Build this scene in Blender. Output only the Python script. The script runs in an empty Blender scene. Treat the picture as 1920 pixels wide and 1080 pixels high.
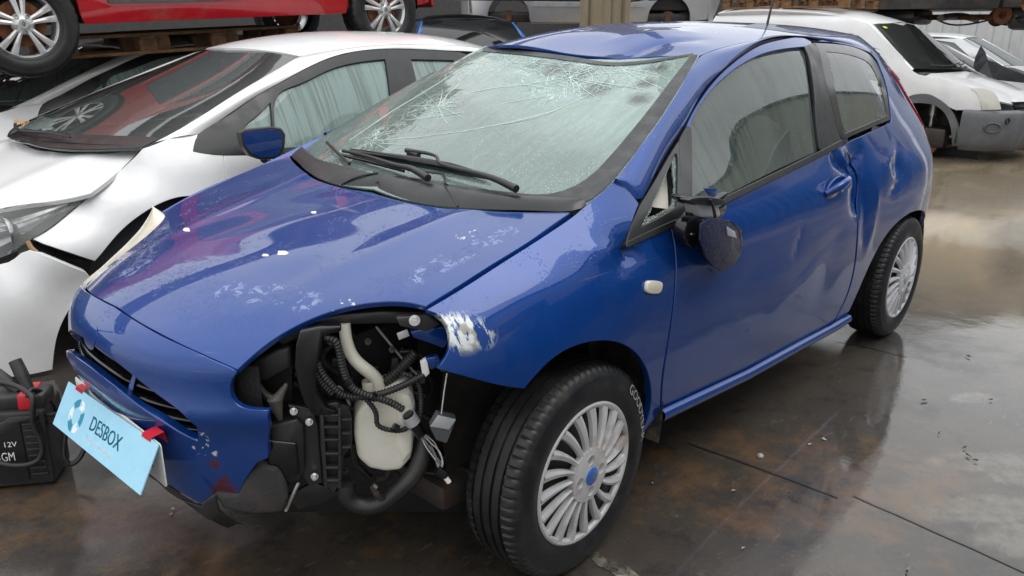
import bpy, bmesh, math, random
import numpy as np
from mathutils import Vector, Matrix
from mathutils.geometry import delaunay_2d_cdt

# ------------------------------------------------------------------ camera, sky, sun, exposure
random.seed(7); np.random.seed(7)
SC = bpy.context.scene
COL = SC.collection
CAMP = np.array([-0.556, -1.952, 1.440]); YAW, PITCH, ROLL, FPX = math.radians(43.19), math.radians(18.10), math.radians(0.52), 1474.0
def cam_rows():
    cy, sy, cp, sp = math.cos(YAW), math.sin(YAW), math.cos(PITCH), math.sin(PITCH)
    d = np.array([cy*cp, sy*cp, -sp]); r = np.array([sy, -cy, 0.]); u = np.cross(r, d)
    c, s = math.cos(ROLL), math.sin(ROLL)
    return np.array([c*r+s*u, -s*r+c*u, d])
CR = cam_rows()
cam = bpy.data.objects.new('camera', bpy.data.cameras.new('camera')); COL.objects.link(cam)
m = Matrix.Identity(4)
for i in range(3):
    m[i][0], m[i][1], m[i][2], m[i][3] = CR[0][i], CR[1][i], -CR[2][i], CAMP[i]
cam.matrix_world = m
cam.data.sensor_width = 36.0; cam.data.lens = FPX*36.0/1920.0; cam.data.clip_start = 0.05; cam.data.clip_end = 600.0
SC.camera = cam
SUN_EL, SUN_ROT = math.radians(62), math.radians(150)
w = bpy.data.worlds.new('World'); SC.world = w; w.use_nodes = True
nt = w.node_tree; bg = nt.nodes['Background']
sky = nt.nodes.new('ShaderNodeTexSky'); sky.sky_type = 'NISHITA'; sky.sun_disc = False
sky.sun_elevation = SUN_EL; sky.sun_rotation = SUN_ROT; sky.air_density = 1.0; sky.dust_density = 1.0; sky.ozone_density = 1.0
hsv = nt.nodes.new('ShaderNodeHueSaturation'); hsv.inputs['Saturation'].default_value = 0.10
cl = nt.nodes.new('ShaderNodeTexNoise'); cl.inputs['Scale'].default_value = 2.2; cl.inputs['Detail'].default_value = 5
clr = nt.nodes.new('ShaderNodeMapRange'); clr.inputs[1].default_value = .3; clr.inputs[2].default_value = .7; clr.inputs[3].default_value = .80; clr.inputs[4].default_value = 1.12
mul = nt.nodes.new('ShaderNodeMix'); mul.data_type = 'RGBA'; mul.blend_type = 'MULTIPLY'; mul.inputs[0].default_value = 1.0
tc = nt.nodes.new('ShaderNodeTexCoord')
nt.links.new(tc.outputs['Generated'], cl.inputs['Vector']); nt.links.new(cl.outputs['Fac'], clr.inputs[0])
gam = nt.nodes.new('ShaderNodeGamma'); gam.inputs['Gamma'].default_value = 0.12          # cloud deck: almost the same brightness all over
gain = nt.nodes.new('ShaderNodeMix'); gain.data_type = 'RGBA'; gain.blend_type = 'MULTIPLY'; gain.inputs[0].default_value = 1.0; gain.inputs[7].default_value = (6.3, 6.4, 6.5, 1)
nt.links.new(sky.outputs[0], hsv.inputs['Color']); nt.links.new(hsv.outputs[0], gam.inputs['Color']); nt.links.new(gam.outputs[0], gain.inputs[6]); nt.links.new(gain.outputs[2], mul.inputs[6]); nt.links.new(clr.outputs[0], mul.inputs[7])
# standard overcast sky: zenith three times as bright as the horizon
sxyz = nt.nodes.new('ShaderNodeSeparateXYZ'); nt.links.new(tc.outputs['Generated'], sxyz.inputs[0])
cie = nt.nodes.new('ShaderNodeMapRange'); cie.inputs[1].default_value = 0.0; cie.inputs[2].default_value = 1.0; cie.inputs[3].default_value = .74; cie.inputs[4].default_value = 1.36
nt.links.new(sxyz.outputs[2], cie.inputs[0])
mul2 = nt.nodes.new('ShaderNodeMix'); mul2.data_type = 'RGBA'; mul2.blend_type = 'MULTIPLY'; mul2.inputs[0].default_value = 1.0
nt.links.new(mul.outputs[2], mul2.inputs[6]); nt.links.new(cie.outputs[0], mul2.inputs[7]); nt.links.new(mul2.outputs[2], bg.inputs['Color'])
bg.inputs['Strength'].default_value = 0.13
sl = bpy.data.lights.new('sun', 'SUN'); sl.energy = 0.6; sl.angle = math.radians(35); sl.color = (1.0, .98, .95)
sun = bpy.data.objects.new('sun', sl); COL.objects.link(sun)
_d = Vector((math.sin(SUN_ROT)*math.cos(SUN_EL), math.cos(SUN_ROT)*math.cos(SUN_EL), math.sin(SUN_EL)))
sun.rotation_euler = _d.to_track_quat('Z', 'Y').to_euler()
SC.view_settings.view_transform = 'Standard'; SC.view_settings.look = 'None'; SC.view_settings.gamma = 1.0
SC.view_settings.exposure = 0.60

# ------------------------------------------------------------------ geometry library
def proj(P):
    q = (np.atleast_2d(P)-CAMP) @ CR.T
    return np.stack([960+FPX*q[:, 0]/q[:, 2], 540-FPX*q[:, 1]/q[:, 2]], 1)
def rays(px):
    px = np.atleast_2d(np.array(px, float))
    q = np.stack([(px[:, 0]-960)/FPX, -(px[:, 1]-540)/FPX, np.ones(len(px))], 1)
    return q @ CR
class Frame:
    def __init__(s, o=(0, 0, 0), yaw=0.0, pitch=0.0):
        s.o = np.array(o, float)
        c, n = math.cos(yaw), math.sin(yaw); cp, sp = math.cos(pitch), math.sin(pitch)
        Rz = np.array([[c, -n, 0], [n, c, 0], [0, 0, 1]]); Ry = np.array([[cp, 0, -sp], [0, 1, 0], [sp, 0, cp]])
        s.R = Rz @ Ry; s.rot = (0.0, -pitch, yaw)
        s.c = (CAMP-s.o) @ s.R
    def rays(s, px): return rays(px) @ s.R
    def plane(s, px, ax, val):
        d = s.rays(px); t = (val-s.c[ax])/d[:, ax]; return s.c + t[:, None]*d
    def proj(s, P): return proj(np.atleast_2d(P) @ s.R.T + s.o)
W0 = Frame()
def ncs(xs, ys):
    """natural cubic spline through (xs, ys); returns a vectorised function"""
    xs = np.array(xs, float); ys = np.array(ys, float); n = len(xs); h = np.diff(xs)
    A = np.eye(n); b = np.zeros(n)
    for i in range(1, n-1):
        A[i, i-1:i+2] = [h[i-1], 2*(h[i-1]+h[i]), h[i]]; b[i] = 6*((ys[i+1]-ys[i])/h[i]-(ys[i]-ys[i-1])/h[i-1])
    M = np.linalg.solve(A, b)
    def f(x):
        x = np.asarray(x, float); i = np.clip(np.searchsorted(xs, x)-1, 0, n-2)
        a = np.clip(xs[i+1]-x, -.0, None) if False else xs[i+1]-x; c = x-xs[i]; hh = h[i]
        v = M[i]*a**3/(6*hh)+M[i+1]*c**3/(6*hh)+(ys[i]/hh-M[i]*hh/6)*a+(ys[i+1]/hh-M[i+1]*hh/6)*c
        lo = x < xs[0]; hi = x > xs[-1]
        s0 = (ys[1]-ys[0])/h[0]-h[0]/6*(2*M[0]+M[1]); s1 = (ys[-1]-ys[-2])/h[-1]+h[-1]/6*(2*M[-1]+M[-2])
        v = np.where(lo, ys[0]+s0*(x-xs[0]), v); v = np.where(hi, ys[-1]+s1*(x-xs[-1]), v)
        return v
    return f
class Table:
    """bicubic natural spline surface from a table"""
    def __init__(s, us, vs, T):
        s.us = us; s.vs = vs; s.T = np.array(T, float)
        s.uu = np.linspace(us[0], us[-1], 160); s.vv = np.linspace(vs[0], vs[-1], 160)
        A = np.stack([ncs(us, s.T[:, j])(s.uu) for j in range(len(vs))], 1)
        s.G = np.stack([ncs(vs, A[i])(s.vv) for i in range(len(s.uu))], 0)
    def __call__(s, u, v):
        # cubic (Catmull-Rom) lookup in the dense grid, linear extrapolation outside
        n, k = s.G.shape
        fu = (np.asarray(u, float)-s.uu[0])/(s.uu[1]-s.uu[0]); fv = (np.asarray(v, float)-s.vv[0])/(s.vv[1]-s.vv[0])
        iu = np.clip(np.floor(fu).astype(int), 1, n-3); iv = np.clip(np.floor(fv).astype(int), 1, k-3)
        tu = fu-iu; tv = fv-iv
        def wts(t):
            lin = (t < -1) | (t > 2); tt = np.clip(t, -1, 2)
            w = [(-tt**3+2*tt**2-tt)/2, (3*tt**3-5*tt**2+2)/2, (-3*tt**3+4*tt**2+tt)/2, (tt**3-tt**2)/2]
            z = np.zeros_like(t)
            lo = t < 0; hi = t > 1
            wl = [z, 1-t, t, z]
            return [np.where(lo | hi, a, b) for a, b in zip(wl, w)]
        a = wts(tu); b = wts(tv); r = 0
        for i in range(4):
            for j in range(4):
                r = r + a[i]*b[j]*s.G[iu-1+i, iv-1+j]
        return r
class Surf:
    """explicit surface: axis 0: x=f(y,z)  1: y=f(x,z)  2: z=f(x,y); sgn = side the outside is on"""
    def __init__(s, ax, f, sgn, frame=W0, tmax=16.0, tmin=.4):
        s.ax, s.f, s.sgn, s.fr, s.tmax, s.tmin = ax, f, sgn, frame, tmax, tmin
        s.p = [(1, 2), (0, 2), (0, 1)][ax]
    def at(s, uv):
        uv = np.atleast_2d(uv); P = np.zeros((len(uv), 3)); P[:, s.p[0]] = uv[:, 0]; P[:, s.p[1]] = uv[:, 1]
        P[:, s.ax] = s.f(uv[:, 0], uv[:, 1]); return P
    def nrm(s, uv, e=.003):
        uv = np.atleast_2d(uv)
        fu = (s.f(uv[:, 0]+e, uv[:, 1])-s.f(uv[:, 0]-e, uv[:, 1]))/(2*e); fv = (s.f(uv[:, 0], uv[:, 1]+e)-s.f(uv[:, 0], uv[:, 1]-e))/(2*e)
        N = np.zeros((len(uv), 3)); N[:, s.ax] = 1; N[:, s.p[0]] = -fu; N[:, s.p[1]] = -fv
        N *= s.sgn; return N/np.linalg.norm(N, axis=1)[:, None]
    def hit(s, px):
        D = s.fr.rays(px); out = []
        for d in D:
            t = np.linspace(s.tmin, s.tmax, 3000); P = s.fr.c+t[:, None]*d
            g = (P[:, s.ax]-s.f(P[:, s.p[0]], P[:, s.p[1]]))*s.sgn
            k = np.where((g[:-1] > 0) & (g[1:] <= 0))[0]
            if len(k):
                a, b = t[k[0]], t[k[0]+1]
                for _ in range(24):
                    c = (a+b)/2; q = s.fr.c+c*d; gg = (q[s.ax]-s.f(np.array([q[s.p[0]]]), np.array([q[s.p[1]]]))[0])*s.sgn
                    if gg > 0: a = c
                    else: b = c
                q = s.fr.c+(a+b)/2*d
            else:
                q = P[np.argmin(np.abs(g)+.02*t)]
            out.append((q[s.p[0]], q[s.p[1]]))
        return np.array(out)
def crom(P, n=10):
    """Catmull-Rom (centripetal-ish) through points, any dimension"""
    P = np.array(P, float)
    if len(P) < 3: 
        t = np.linspace(0, 1, max(n, 2))[:, None]; return P[0]*(1-t)+P[-1]*t
    d = np.sqrt(np.maximum(np.linalg.norm(np.diff(P, axis=0), axis=1), 1e-9)); t = np.concatenate([[0], np.cumsum(d)])
    tt = np.concatenate([np.linspace(t[i], t[i+1], n, endpoint=False) for i in range(len(P)-1)]+[[t[-1]]])
    return np.stack([ncs(t, P[:, k])(tt) for k in range(P.shape[1])], 1)
def resample(P, step):
    L = np.concatenate([[0], np.cumsum(np.linalg.norm(np.diff(P, axis=0), axis=1))]); n = max(2, int(math.ceil(L[-1]/step))+1)
    s = np.linspace(0, L[-1], n); return np.stack([np.interp(s, L, P[:, k]) for k in range(P.shape[1])], 1)
def outline(surf, segs, step=.015, uv=False):
    """closed loop in surface parameters from pixel segments (smooth inside a segment, corners between)"""
    out = []
    for sg in segs:
        q = np.array(sg, float) if uv else surf.hit(sg)
        q = resample(crom(q), step) if len(q) > 1 else q
        out.append(q)
    L = np.concatenate(out)
    keep = [0]
    for i in range(1, len(L)):
        if np.linalg.norm(L[i]-L[keep[-1]]) > step*.15: keep.append(i)
    if np.linalg.norm(L[keep[-1]]-L[0]) < step*.15: keep.pop()
    return L[keep]
def pip(P, poly):
    x, y = P[:, 0], P[:, 1]; ins = np.zeros(len(P), bool); j = len(poly)-1
    for i in range(len(poly)):
        xi, yi = poly[i]; xj, yj = poly[j]
        c = ((yi > y) != (yj > y)) & (x < (xj-xi)*(y-yi)/((yj-yi) if yj != yi else 1e-12)+xi)
        ins ^= c; j = i
    return ins
def segdist(P, poly):
    d = np.full(len(P), 1e9); Q = np.roll(poly, -1, 0)
    for a, b in zip(poly, Q):
        ab = b-a; t = np.clip(((P-a)@ab)/max(ab@ab, 1e-12), 0, 1); d = np.minimum(d, np.linalg.norm(P-(a+t[:, None]*ab), axis=1))
    return d
def link(name, me, parent=None):
    o = bpy.data.objects.new(name, me); COL.objects.link(o)
    if parent is not None: o.parent = parent
    return o
def mk(name, V, F, mat, parent=None, smooth=None, normals=None):
    me = bpy.data.meshes.new(name); me.from_pydata([tuple(map(float, v)) for v in V], [], [tuple(int(i) for i in f) for f in F])
    me.update()
    if mat is not None: me.materials.append(MATS[mat] if isinstance(mat, str) else mat)
    if normals is not None:
        me.polygons.foreach_set('use_smooth', [True]*len(me.polygons)); me.normals_split_custom_set_from_vertices([tuple(map(float, n)) for n in normals])
    elif smooth is not None:
        me.polygons.foreach_set('use_smooth', [True]*len(me.polygons)); me.set_sharp_from_angle(angle=math.radians(smooth))
    return link(name, me, parent)
def tri_region(loop, holes, res):
    allp = np.concatenate([loop]+list(holes)); lo, hi = loop.min(0), loop.max(0)
    gx, gy = np.meshgrid(np.arange(lo[0]+res/2, hi[0], res), np.arange(lo[1]+res/2, hi[1], res)); G = np.stack([gx.ravel(), gy.ravel()], 1)
    if len(G):
        G = G[pip(G, loop)]
        for h in holes: G = G[~pip(G, h)]
    if len(G):
        d = segdist(G, loop)
        for h in holes: d = np.minimum(d, segdist(G, h))
        G = G[d > res*.45]
    E = []; k = 0
    for l in [loop]+list(holes):
        n = len(l); E += [(k+i, k+(i+1) % n) for i in range(n)]; k += n
    pts = np.concatenate([allp, G]) if len(G) else allp
    vo, eo, fo, ov, oe, of = delaunay_2d_cdt([Vector(p) for p in pts], E, [], 0, 1e-7)
    V = np.array([tuple(v) for v in vo]); F = np.array([tuple(f) for f in fo if len(f) == 3])
    cen = V[F].mean(1); k = pip(cen, loop)
    for h in holes: k &= ~pip(cen, h)
    return V, F[k]
def panel(name, surf, loop, mat, parent=None, res=.03, depth=.012, holes=(), off=0.0, disp=None):
    """trimmed sheet of a surface with a rolled edge going inwards; disp(P, N)->scalar moves points along the normal"""
    V, F = tri_region(loop, list(holes), res)
    def ev(uv):
        P = surf.at(uv); N = surf.nrm(uv)
        if off: P = P+N*off
        if disp is not None: P = P+N*disp(P)[:, None]
        return P, N
    P, N = ev(V)
    if disp is not None:
        e = .002; Pu, _ = ev(V+[e, 0]); Pv, _ = ev(V+[0, e]); M = np.cross(Pu-P, Pv-P); M /= np.linalg.norm(M, axis=1)[:, None]+1e-12
        M *= np.sign((M*N).sum(1))[:, None]; N = M
    a, b, c = P[F[:, 0]], P[F[:, 1]], P[F[:, 2]]
    fl = (np.cross(b-a, c-a)*N[F[:, 0]]).sum(1) < 0; F[fl] = F[fl][:, ::-1]
    ed = {}
    for f in F:
        for i in range(3):
            e = (f[i], f[(i+1) % 3]); ed[e] = 1
    bd = [e for e in ed if (e[1], e[0]) not in ed]
    VV = list(P); NN = list(N); FF = [tuple(f) for f in F]
    if depth:
        idx = {}; outn = {}
        for a_, b_ in bd:
            t = P[b_]-P[a_]; o = np.cross(t, N[a_]); o /= np.linalg.norm(o)+1e-12
            for i in (a_, b_): outn[i] = outn.get(i, 0)+o
        for i, o in outn.items():
            o = o/(np.linalg.norm(o)+1e-9); t = N[i]*.75+o*.65; t /= np.linalg.norm(t); k = len(VV)
            r_ = min(.004, depth*.3)
            VV += [P[i], P[i]+o*r_*.6-N[i]*r_, P[i]+o*r_*.4-N[i]*depth]; NN += [t, o, o]; idx[i] = k
        for a_, b_ in bd:
            for j in (0, 1): FF.append((idx[b_]+j, idx[a_]+j, idx[a_]+j+1, idx[b_]+j+1))
    return mk(name, VV, FF, mat, parent, normals=NN)
def mirror(o, name=None, parent=None):
    """copy of a mesh object reflected in its car's centre plane"""
    me = o.data; n = len(me.vertices); co = np.zeros(n*3); me.vertices.foreach_get('co', co); co = co.reshape(-1, 3)
    vn = [None]*n
    for l, cn in zip(me.loops, me.corner_normals): vn[l.vertex_index] = cn.vector
    V = co*[1, -1, 1]; F = [tuple(reversed(p.vertices)) for p in me.polygons]
    N = [(v[0], -v[1], v[2]) if v is not None else (0, 0, 1) for v in vn]
    r = mk(name or o.name.split('.')[0], V, F, me.materials[0], parent or o.parent, normals=N); return r
def strip(name, A, B, mat, parent=None, bulge=.0, out=(0, -1, .3), n=8, thick=0.0):
    """surface between two 3D polylines with the same number of points, bulging outwards"""
    A = np.array(A); B = np.array(B); k = len(A); V = []; o = np.array(out, float); o /= np.linalg.norm(o)
    for i in range(k):
        for j in range(n+1):
            t = j/n; V.append(A[i]*(1-t)+B[i]*t+o*bulge*4*t*(1-t))
    F = [(i*(n+1)+j, i*(n+1)+j+1, (i+1)*(n+1)+j+1, (i+1)*(n+1)+j) for i in range(k-1) for j in range(n)]
    P = np.array(V); f = F[len(F)//2]; 
    if np.dot(np.cross(P[f[1]]-P[f[0]], P[f[2]]-P[f[0]]), o) < 0: F = [q[::-1] for q in F]
    return mk(name, V, F, mat, parent, smooth=60)
def frames(P):
    T = np.gradient(P, axis=0); T /= np.linalg.norm(T, axis=1)[:, None]+1e-12
    u = np.cross(T[0], [0, 0, 1.]); 
    if np.linalg.norm(u) < .1: u = np.cross(T[0], [1., 0, 0])
    u /= np.linalg.norm(u); U = [u]
    for t in T[1:]:
        u = U[-1]-t*(U[-1]@t); U.append(u/(np.linalg.norm(u)+1e-12))
    U = np.array(U); return T, U, np.cross(T, U)
def tube_geo(P, r, n=10, smooth=8, ribs=0, rib=.15, cap=True, flat=1.0):
    P = np.array(P, float); P = crom(P, smooth) if smooth and len(P) > 2 else P
    if ribs:
        P = resample(P, ribs/4.0)
    r = np.interp(np.linspace(0, 1, len(P)), np.linspace(0, 1, len(r)), r) if hasattr(r, '__len__') else np.full(len(P), r)
    if ribs: r = r*(1+rib*np.where(np.arange(len(P)) % 4 < 2, 1, -1))
    T, U, B = frames(P); V = []; F = []
    for i in range(len(P)):
        for k in range(n):
            a = 2*math.pi*k/n; V.append(P[i]+r[i]*(math.cos(a)*U[i]+flat*math.sin(a)*B[i]))
    for i in range(len(P)-1):
        for k in range(n): F.append((i*n+k, i*n+(k+1) % n, (i+1)*n+(k+1) % n, (i+1)*n+k))
    if cap: F.append(tuple(range(n))[::-1]); F.append(tuple(range((len(P)-1)*n, len(P)*n)))
    return V, F
def tube(name, P, r, mat, parent=None, **k):
    V, F = tube_geo(P, r, **k); return mk(name, V, F, mat, parent, smooth=50)
def box_geo(c, s, R=None, bev=0.0):
    bm = bmesh.new(); bmesh.ops.create_cube(bm, size=1.0)
    for v in bm.verts: v.co = Vector((v.co.x*s[0], v.co.y*s[1], v.co.z*s[2]))
    if bev: bmesh.ops.bevel(bm, geom=list(bm.edges), offset=bev, segments=2, affect='EDGES', profile=.5)
    bm.verts.ensure_lookup_table(); V = np.array([tuple(v.co) for v in bm.verts]); F = [tuple(v.index for v in f.verts) for f in bm.faces]; bm.free()
    if R is not None: V = V @ np.array(R).T
    return list(V+np.array(c)), F
def merge(*gs):
    V = []; F = []
    for v, f in gs:
        k = len(V); V += list(v); F += [tuple(i+k for i in q) for q in f]
    return V, F
def box(name, c, s, mat, parent=None, R=None, bev=.004): 
    V, F = box_geo(c, s, R, bev); return mk(name, V, F, mat, parent, smooth=35)
def eul(x=0, y=0, z=0): return np.array(Matrix.Rotation(z, 3, 'Z') @ Matrix.Rotation(y, 3, 'Y') @ Matrix.Rotation(x, 3, 'X'))
def lathe_geo(prof, n=48, axis=1, a0=0, a1=2*math.pi, rmod=None):
    """prof: list of (radius, offset along axis)"""
    full = abs(a1-a0-2*math.pi) < 1e-6; m_ = n if full else n+1; V = []; F = []
    o = [(0, 2), (0, 2), (0, 1)][axis] if axis else (1, 2)
    for i in range(m_):
        a = a0+(a1-a0)*i/n
        for j, (r, h) in enumerate(prof):
            if rmod is not None: r = r+rmod(i, j)
            p = [0, 0, 0]; p[o[0]] = r*math.cos(a); p[o[1]] = r*math.sin(a); p[axis] = h; V.append(p)
    k = len(prof)
    for i in range(n):
        ii = (i+1) % m_
        for j in range(k-1): F.append((i*k+j, ii*k+j, ii*k+j+1, i*k+j+1))
    return V, F
def lathe(name, prof, mat, parent=None, n=48, axis=1, at=(0, 0, 0), R=None, smooth=40, **k):
    V, F = lathe_geo(prof, n, axis, **k); V = np.array(V)
    if R is not None: V = V @ np.array(R).T
    return mk(name, V+np.array(at), F, mat, parent, smooth=smooth)
def prism_geo(poly, h0, h1, ax=2, bev=0.0):
    """polygon (2D) extruded along an axis"""
    bm = bmesh.new(); o = [(1, 2), (0, 2), (0, 1)][ax]
    def pt(p, h):
        q = [0, 0, 0]; q[o[0]], q[o[1]], q[ax] = p[0], p[1], h; return bm.verts.new(q)
    a = [pt(p, h0) for p in poly]; b = [pt(p, h1) for p in poly]; n = len(poly)
    bm.faces.new(a[::-1]); bm.faces.new(b)
    for i in range(n): bm.faces.new((a[i], a[(i+1) % n], b[(i+1) % n], b[i]))
    bmesh.ops.recalc_face_normals(bm, faces=list(bm.faces))
    if bev: bmesh.ops.bevel(bm, geom=[e for e in bm.edges], offset=bev, segments=2, affect='EDGES', profile=.5)
    bm.verts.ensure_lookup_table(); V = [tuple(v.co) for v in bm.verts]; F = [tuple(v.index for v in f.verts) for f in bm.faces]; bm.free()
    return V, F
def prism(name, poly, h0, h1, mat, parent=None, ax=2, bev=0.0, R=None, at=(0, 0, 0)):
    V, F = prism_geo(poly, h0, h1, ax, bev); V = np.array(V)
    if R is not None: V = V @ np.array(R).T
    return mk(name, V+np.array(at), F, mat, parent, smooth=35)
def text_geo(s, size=1.0, extrude=0.0, align='CENTER'):
    cu = bpy.data.curves.new('t', 'FONT'); cu.body = s; cu.size = size; cu.extrude = extrude; cu.align_x = align; cu.align_y = 'CENTER'; cu.resolution_u = 3
    o = bpy.data.objects.new('t', cu); COL.objects.link(o)
    me = bpy.data.meshes.new_from_object(o.evaluated_get(bpy.context.evaluated_depsgraph_get()))
    V = np.array([tuple(v.co) for v in me.vertices]); F = [tuple(p.vertices) for p in me.polygons]
    bpy.data.objects.remove(o); bpy.data.curves.remove(cu); bpy.data.meshes.remove(me)
    return V, F
def empty(name, label=None, cat=None, group=None, loc=(0, 0, 0), rot=(0, 0, 0)):
    o = bpy.data.objects.new(name, None); COL.objects.link(o); o.location = loc; o.rotation_euler = rot; o.empty_display_size = .2
    tag(o, label, cat, group); return o
def tag(o, label=None, cat=None, group=None, kind=None):
    if label: o['label'] = label
    if cat: o['category'] = cat
    if group: o['group'] = group
    if kind: o['kind'] = kind
    return o
def copy_tree(o, parent=None):
    c = o.copy(); COL.objects.link(c); c.parent = parent
    for ch in list(o.children): copy_tree(ch, c)
    return c
MATS = {}
# ------------------------------------------------------------------ materials
class NT:
    """tiny node helper"""
    def __init__(s, mat): s.t = mat.node_tree; s.b = s.t.nodes['Principled BSDF']; s.out = s.t.nodes['Material Output']
    def n(s, typ, **k):
        x = s.t.nodes.new('ShaderNode'+typ)
        for a, v in k.items():
            if a.startswith('i'): 
                key = a[1:]; key = int(key) if key.isdigit() else key.replace('_', ' ')
                s.put(x.inputs[key], v)
            else: setattr(x, a, v)
        return x
    def put(s, inp, v):
        if hasattr(v, 'is_output') or hasattr(v, 'links') and hasattr(v, 'node'): s.t.links.new(v, inp)
        else: inp.default_value = v
    def coord(s, kind='Object'): return s.n('TexCoord').outputs[kind]
    def noise(s, scale, detail=4, rough=.55, vec=None, dist=0.0):
        x = s.n('TexNoise', iScale=scale, iDetail=detail, iRoughness=rough, iDistortion=dist); s.t.links.new(vec if vec is not None else s.coord(), x.inputs['Vector']); return x.outputs['Fac']
    def rng(s, v, a, b, c=0., d=1., clamp=True): return s.n('MapRange', i0=v, i1=a, i2=b, i3=c, i4=d, clamp=clamp).outputs[0]
    def mix(s, f, a, b, mode='MIX'):
        x = s.n('Mix', data_type='RGBA', blend_type=mode); s.put(x.inputs[0], f); s.put(x.inputs[6], a); s.put(x.inputs[7], b); return x.outputs[2]
    def math(s, op, a, b=0.0, c=None):
        x = s.n('Math', operation=op); s.put(x.inputs[0], a); s.put(x.inputs[1], b)
        if c is not None: s.put(x.inputs[2], c)
        return x.outputs[0]
    def bump(s, h, strength=.3, dist=.01, nrm=None):
        x = s.n('Bump', iStrength=strength, iDistance=dist, iHeight=h)
        if nrm is not None: s.t.links.new(nrm, x.inputs['Normal'])
        return x.outputs[0]
    def set(s, **k):
        for a, v in k.items(): s.put(s.b.inputs[a.replace('_', ' ')], v)
def c4(c): return (c[0], c[1], c[2], 1.0)
def new(name):
    mt = bpy.data.materials.new(name); mt.use_nodes = True; MATS[name] = mt; return NT(mt)
def basic(name, col, rough=.5, metal=0.0, coat=0.0, var=.25, scale=6.0, dirt=None, damt=.5, dscale=3.0, bump=0.0, bscale=80.0, rvar=.12, spec=.5):
    g = new(name); nz = g.noise(scale, 5, .6)
    k = g.rng(nz, .25, .75, 1-var, 1+var)
    base = g.mix(1.0, c4(col), k, 'MULTIPLY')
    if dirt is not None:
        dm = g.rng(g.noise(dscale, 8, .65), .5, .72, 0, damt); base = g.mix(dm, base, c4(dirt))
    g.set(Base_Color=base, Metallic=metal, Coat_Weight=coat, Coat_Roughness=.04, Specular_IOR_Level=spec)
    g.set(Roughness=g.rng(g.noise(scale*2.3, 4), .3, .7, max(.02, rough-rvar), min(1, rough+rvar)))
    if bump: g.set(Normal=g.bump(g.noise(bscale, 6, .6), bump, .004))
    return g
def carpaint(name, col, flake=.30, rough=.34, drops=.35, dirt=(.30, .26, .22), damt=.05, orange=.012, mscale=1.0):
    g = new(name)
    nz = g.noise(2.0, 5, .6); base = g.mix(1.0, c4(col), g.rng(nz, .3, .7, .92, 1.08), 'MULTIPLY')
    film = g.rng(g.noise(5.0, 9, .7), .52, .75, 0, damt); base = g.mix(film, base, c4(dirt))
    ms = g.n('Mapping'); ms.inputs['Scale'].default_value = (2.0, 2.0, 190.0); ms.inputs['Rotation'].default_value = (.25, .12, .1); g.t.links.new(g.coord(), ms.inputs[0])
    scr = g.math('MULTIPLY', g.rng(g.noise(1.0, 2, .5, ms.outputs[0]), .70, .74, 0, 1), g.rng(g.noise(3.0, 4, .6), .52, .62, 0, .22)); base = g.mix(scr, base, c4((.42, .44, .48)))
    g.set(Base_Color=base, Metallic=flake, Coat_Weight=1.0, Coat_IOR=1.48, Specular_IOR_Level=.12 if flake > 0 else .5)
    g.set(Roughness=rough, Coat_Roughness=g.rng(g.noise(9.0, 6, .7), .4, .7, .015, .07))
    vo = g.n('TexVoronoi', iScale=110.0*mscale, feature='F1'); g.t.links.new(g.coord(), vo.inputs['Vector'])
    dr = g.rng(vo.outputs['Distance'], .10, .34, 1, 0); gate = g.rng(g.noise(16.0, 3), .52, .62, 0, 1)
    d2 = g.math('MULTIPLY', dr, gate)
    wav = g.noise(3.2, 2, .4)
    n1 = g.bump(wav, orange*4, .02); g.set(Coat_Normal=g.bump(d2, drops, .0012, n1), Normal=n1)
    return g
BLUE = (.003, .042, .215)
carpaint('blue_paint', BLUE)
carpaint('white_paint', (.78, .78, .78), flake=0.0, rough=.45, dirt=(.45, .42, .38), damt=.22)
carpaint('red_paint', (.42, .008, .016), flake=.1, dirt=(.25, .12, .08), damt=.45)
carpaint('silver_paint', (.56, .57, .58), flake=.75, rough=.38, damt=.3)
carpaint('other_blue_paint', (.03, .14, .42), flake=.4)
carpaint('black_paint', (.012, .012, .014), flake=.2)
basic('black_plastic', (.022, .022, .023), .42, var=.3, bump=.08, bscale=260, dirt=(.10, .09, .08), damt=.25)
basic('trim_plastic', (.016, .0165, .0175), .36, var=.2, bump=.05, bscale=300)
basic('dark_plastic', (.010, .010, .011), .38, var=.4, dirt=(.07, .055, .04), damt=.3, dscale=9)
basic('gloss_black', (.006, .006, .007), .14, var=.2)
basic('grey_plastic', (.12, .125, .135), .55, var=.15, bump=.1, bscale=200, dirt=(.3, .28, .25), damt=.25)
basic('dark_grey_plastic', (.075, .078, .085), .6, var=.2, bump=.12, bscale=160, dirt=(.2, .19, .17), damt=.4)
basic('rubber', (.0085, .0085, .009), .48, var=.3, bump=.15, bscale=120, dirt=(.05, .043, .034), damt=.35, dscale=14)
basic('hubcap', (.58, .58, .58), .40, metal=.35, var=.10, dirt=(.20, .10, .055), damt=.85, dscale=8)
basic('clean_hubcap', (.64, .64, .65), .40, metal=.35, var=.08, dirt=(.3, .26, .22), damt=.3, dscale=8)
basic('steel_wheel', (.035, .034, .033), .55, metal=.3, var=.4, dirt=(.12, .06, .03), damt=.6, dscale=12)
basic('rust', (.17, .062, .026), .85, var=.5, scale=20, bump=.4, bscale=120, dirt=(.05, .025, .015), damt=.7)
basic('metal', (.45, .44, .42), .35, metal=.9, var=.25, dirt=(.16, .1, .06), damt=.4)
basic('dark_metal', (.05, .048, .046), .5, metal=.5, var=.4, dirt=(.14, .07, .04), damt=.6, dscale=7, bump=.2, bscale=60)
basic('bright_metal', (.62, .62, .61), .25, metal=1.0, var=.12)
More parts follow.
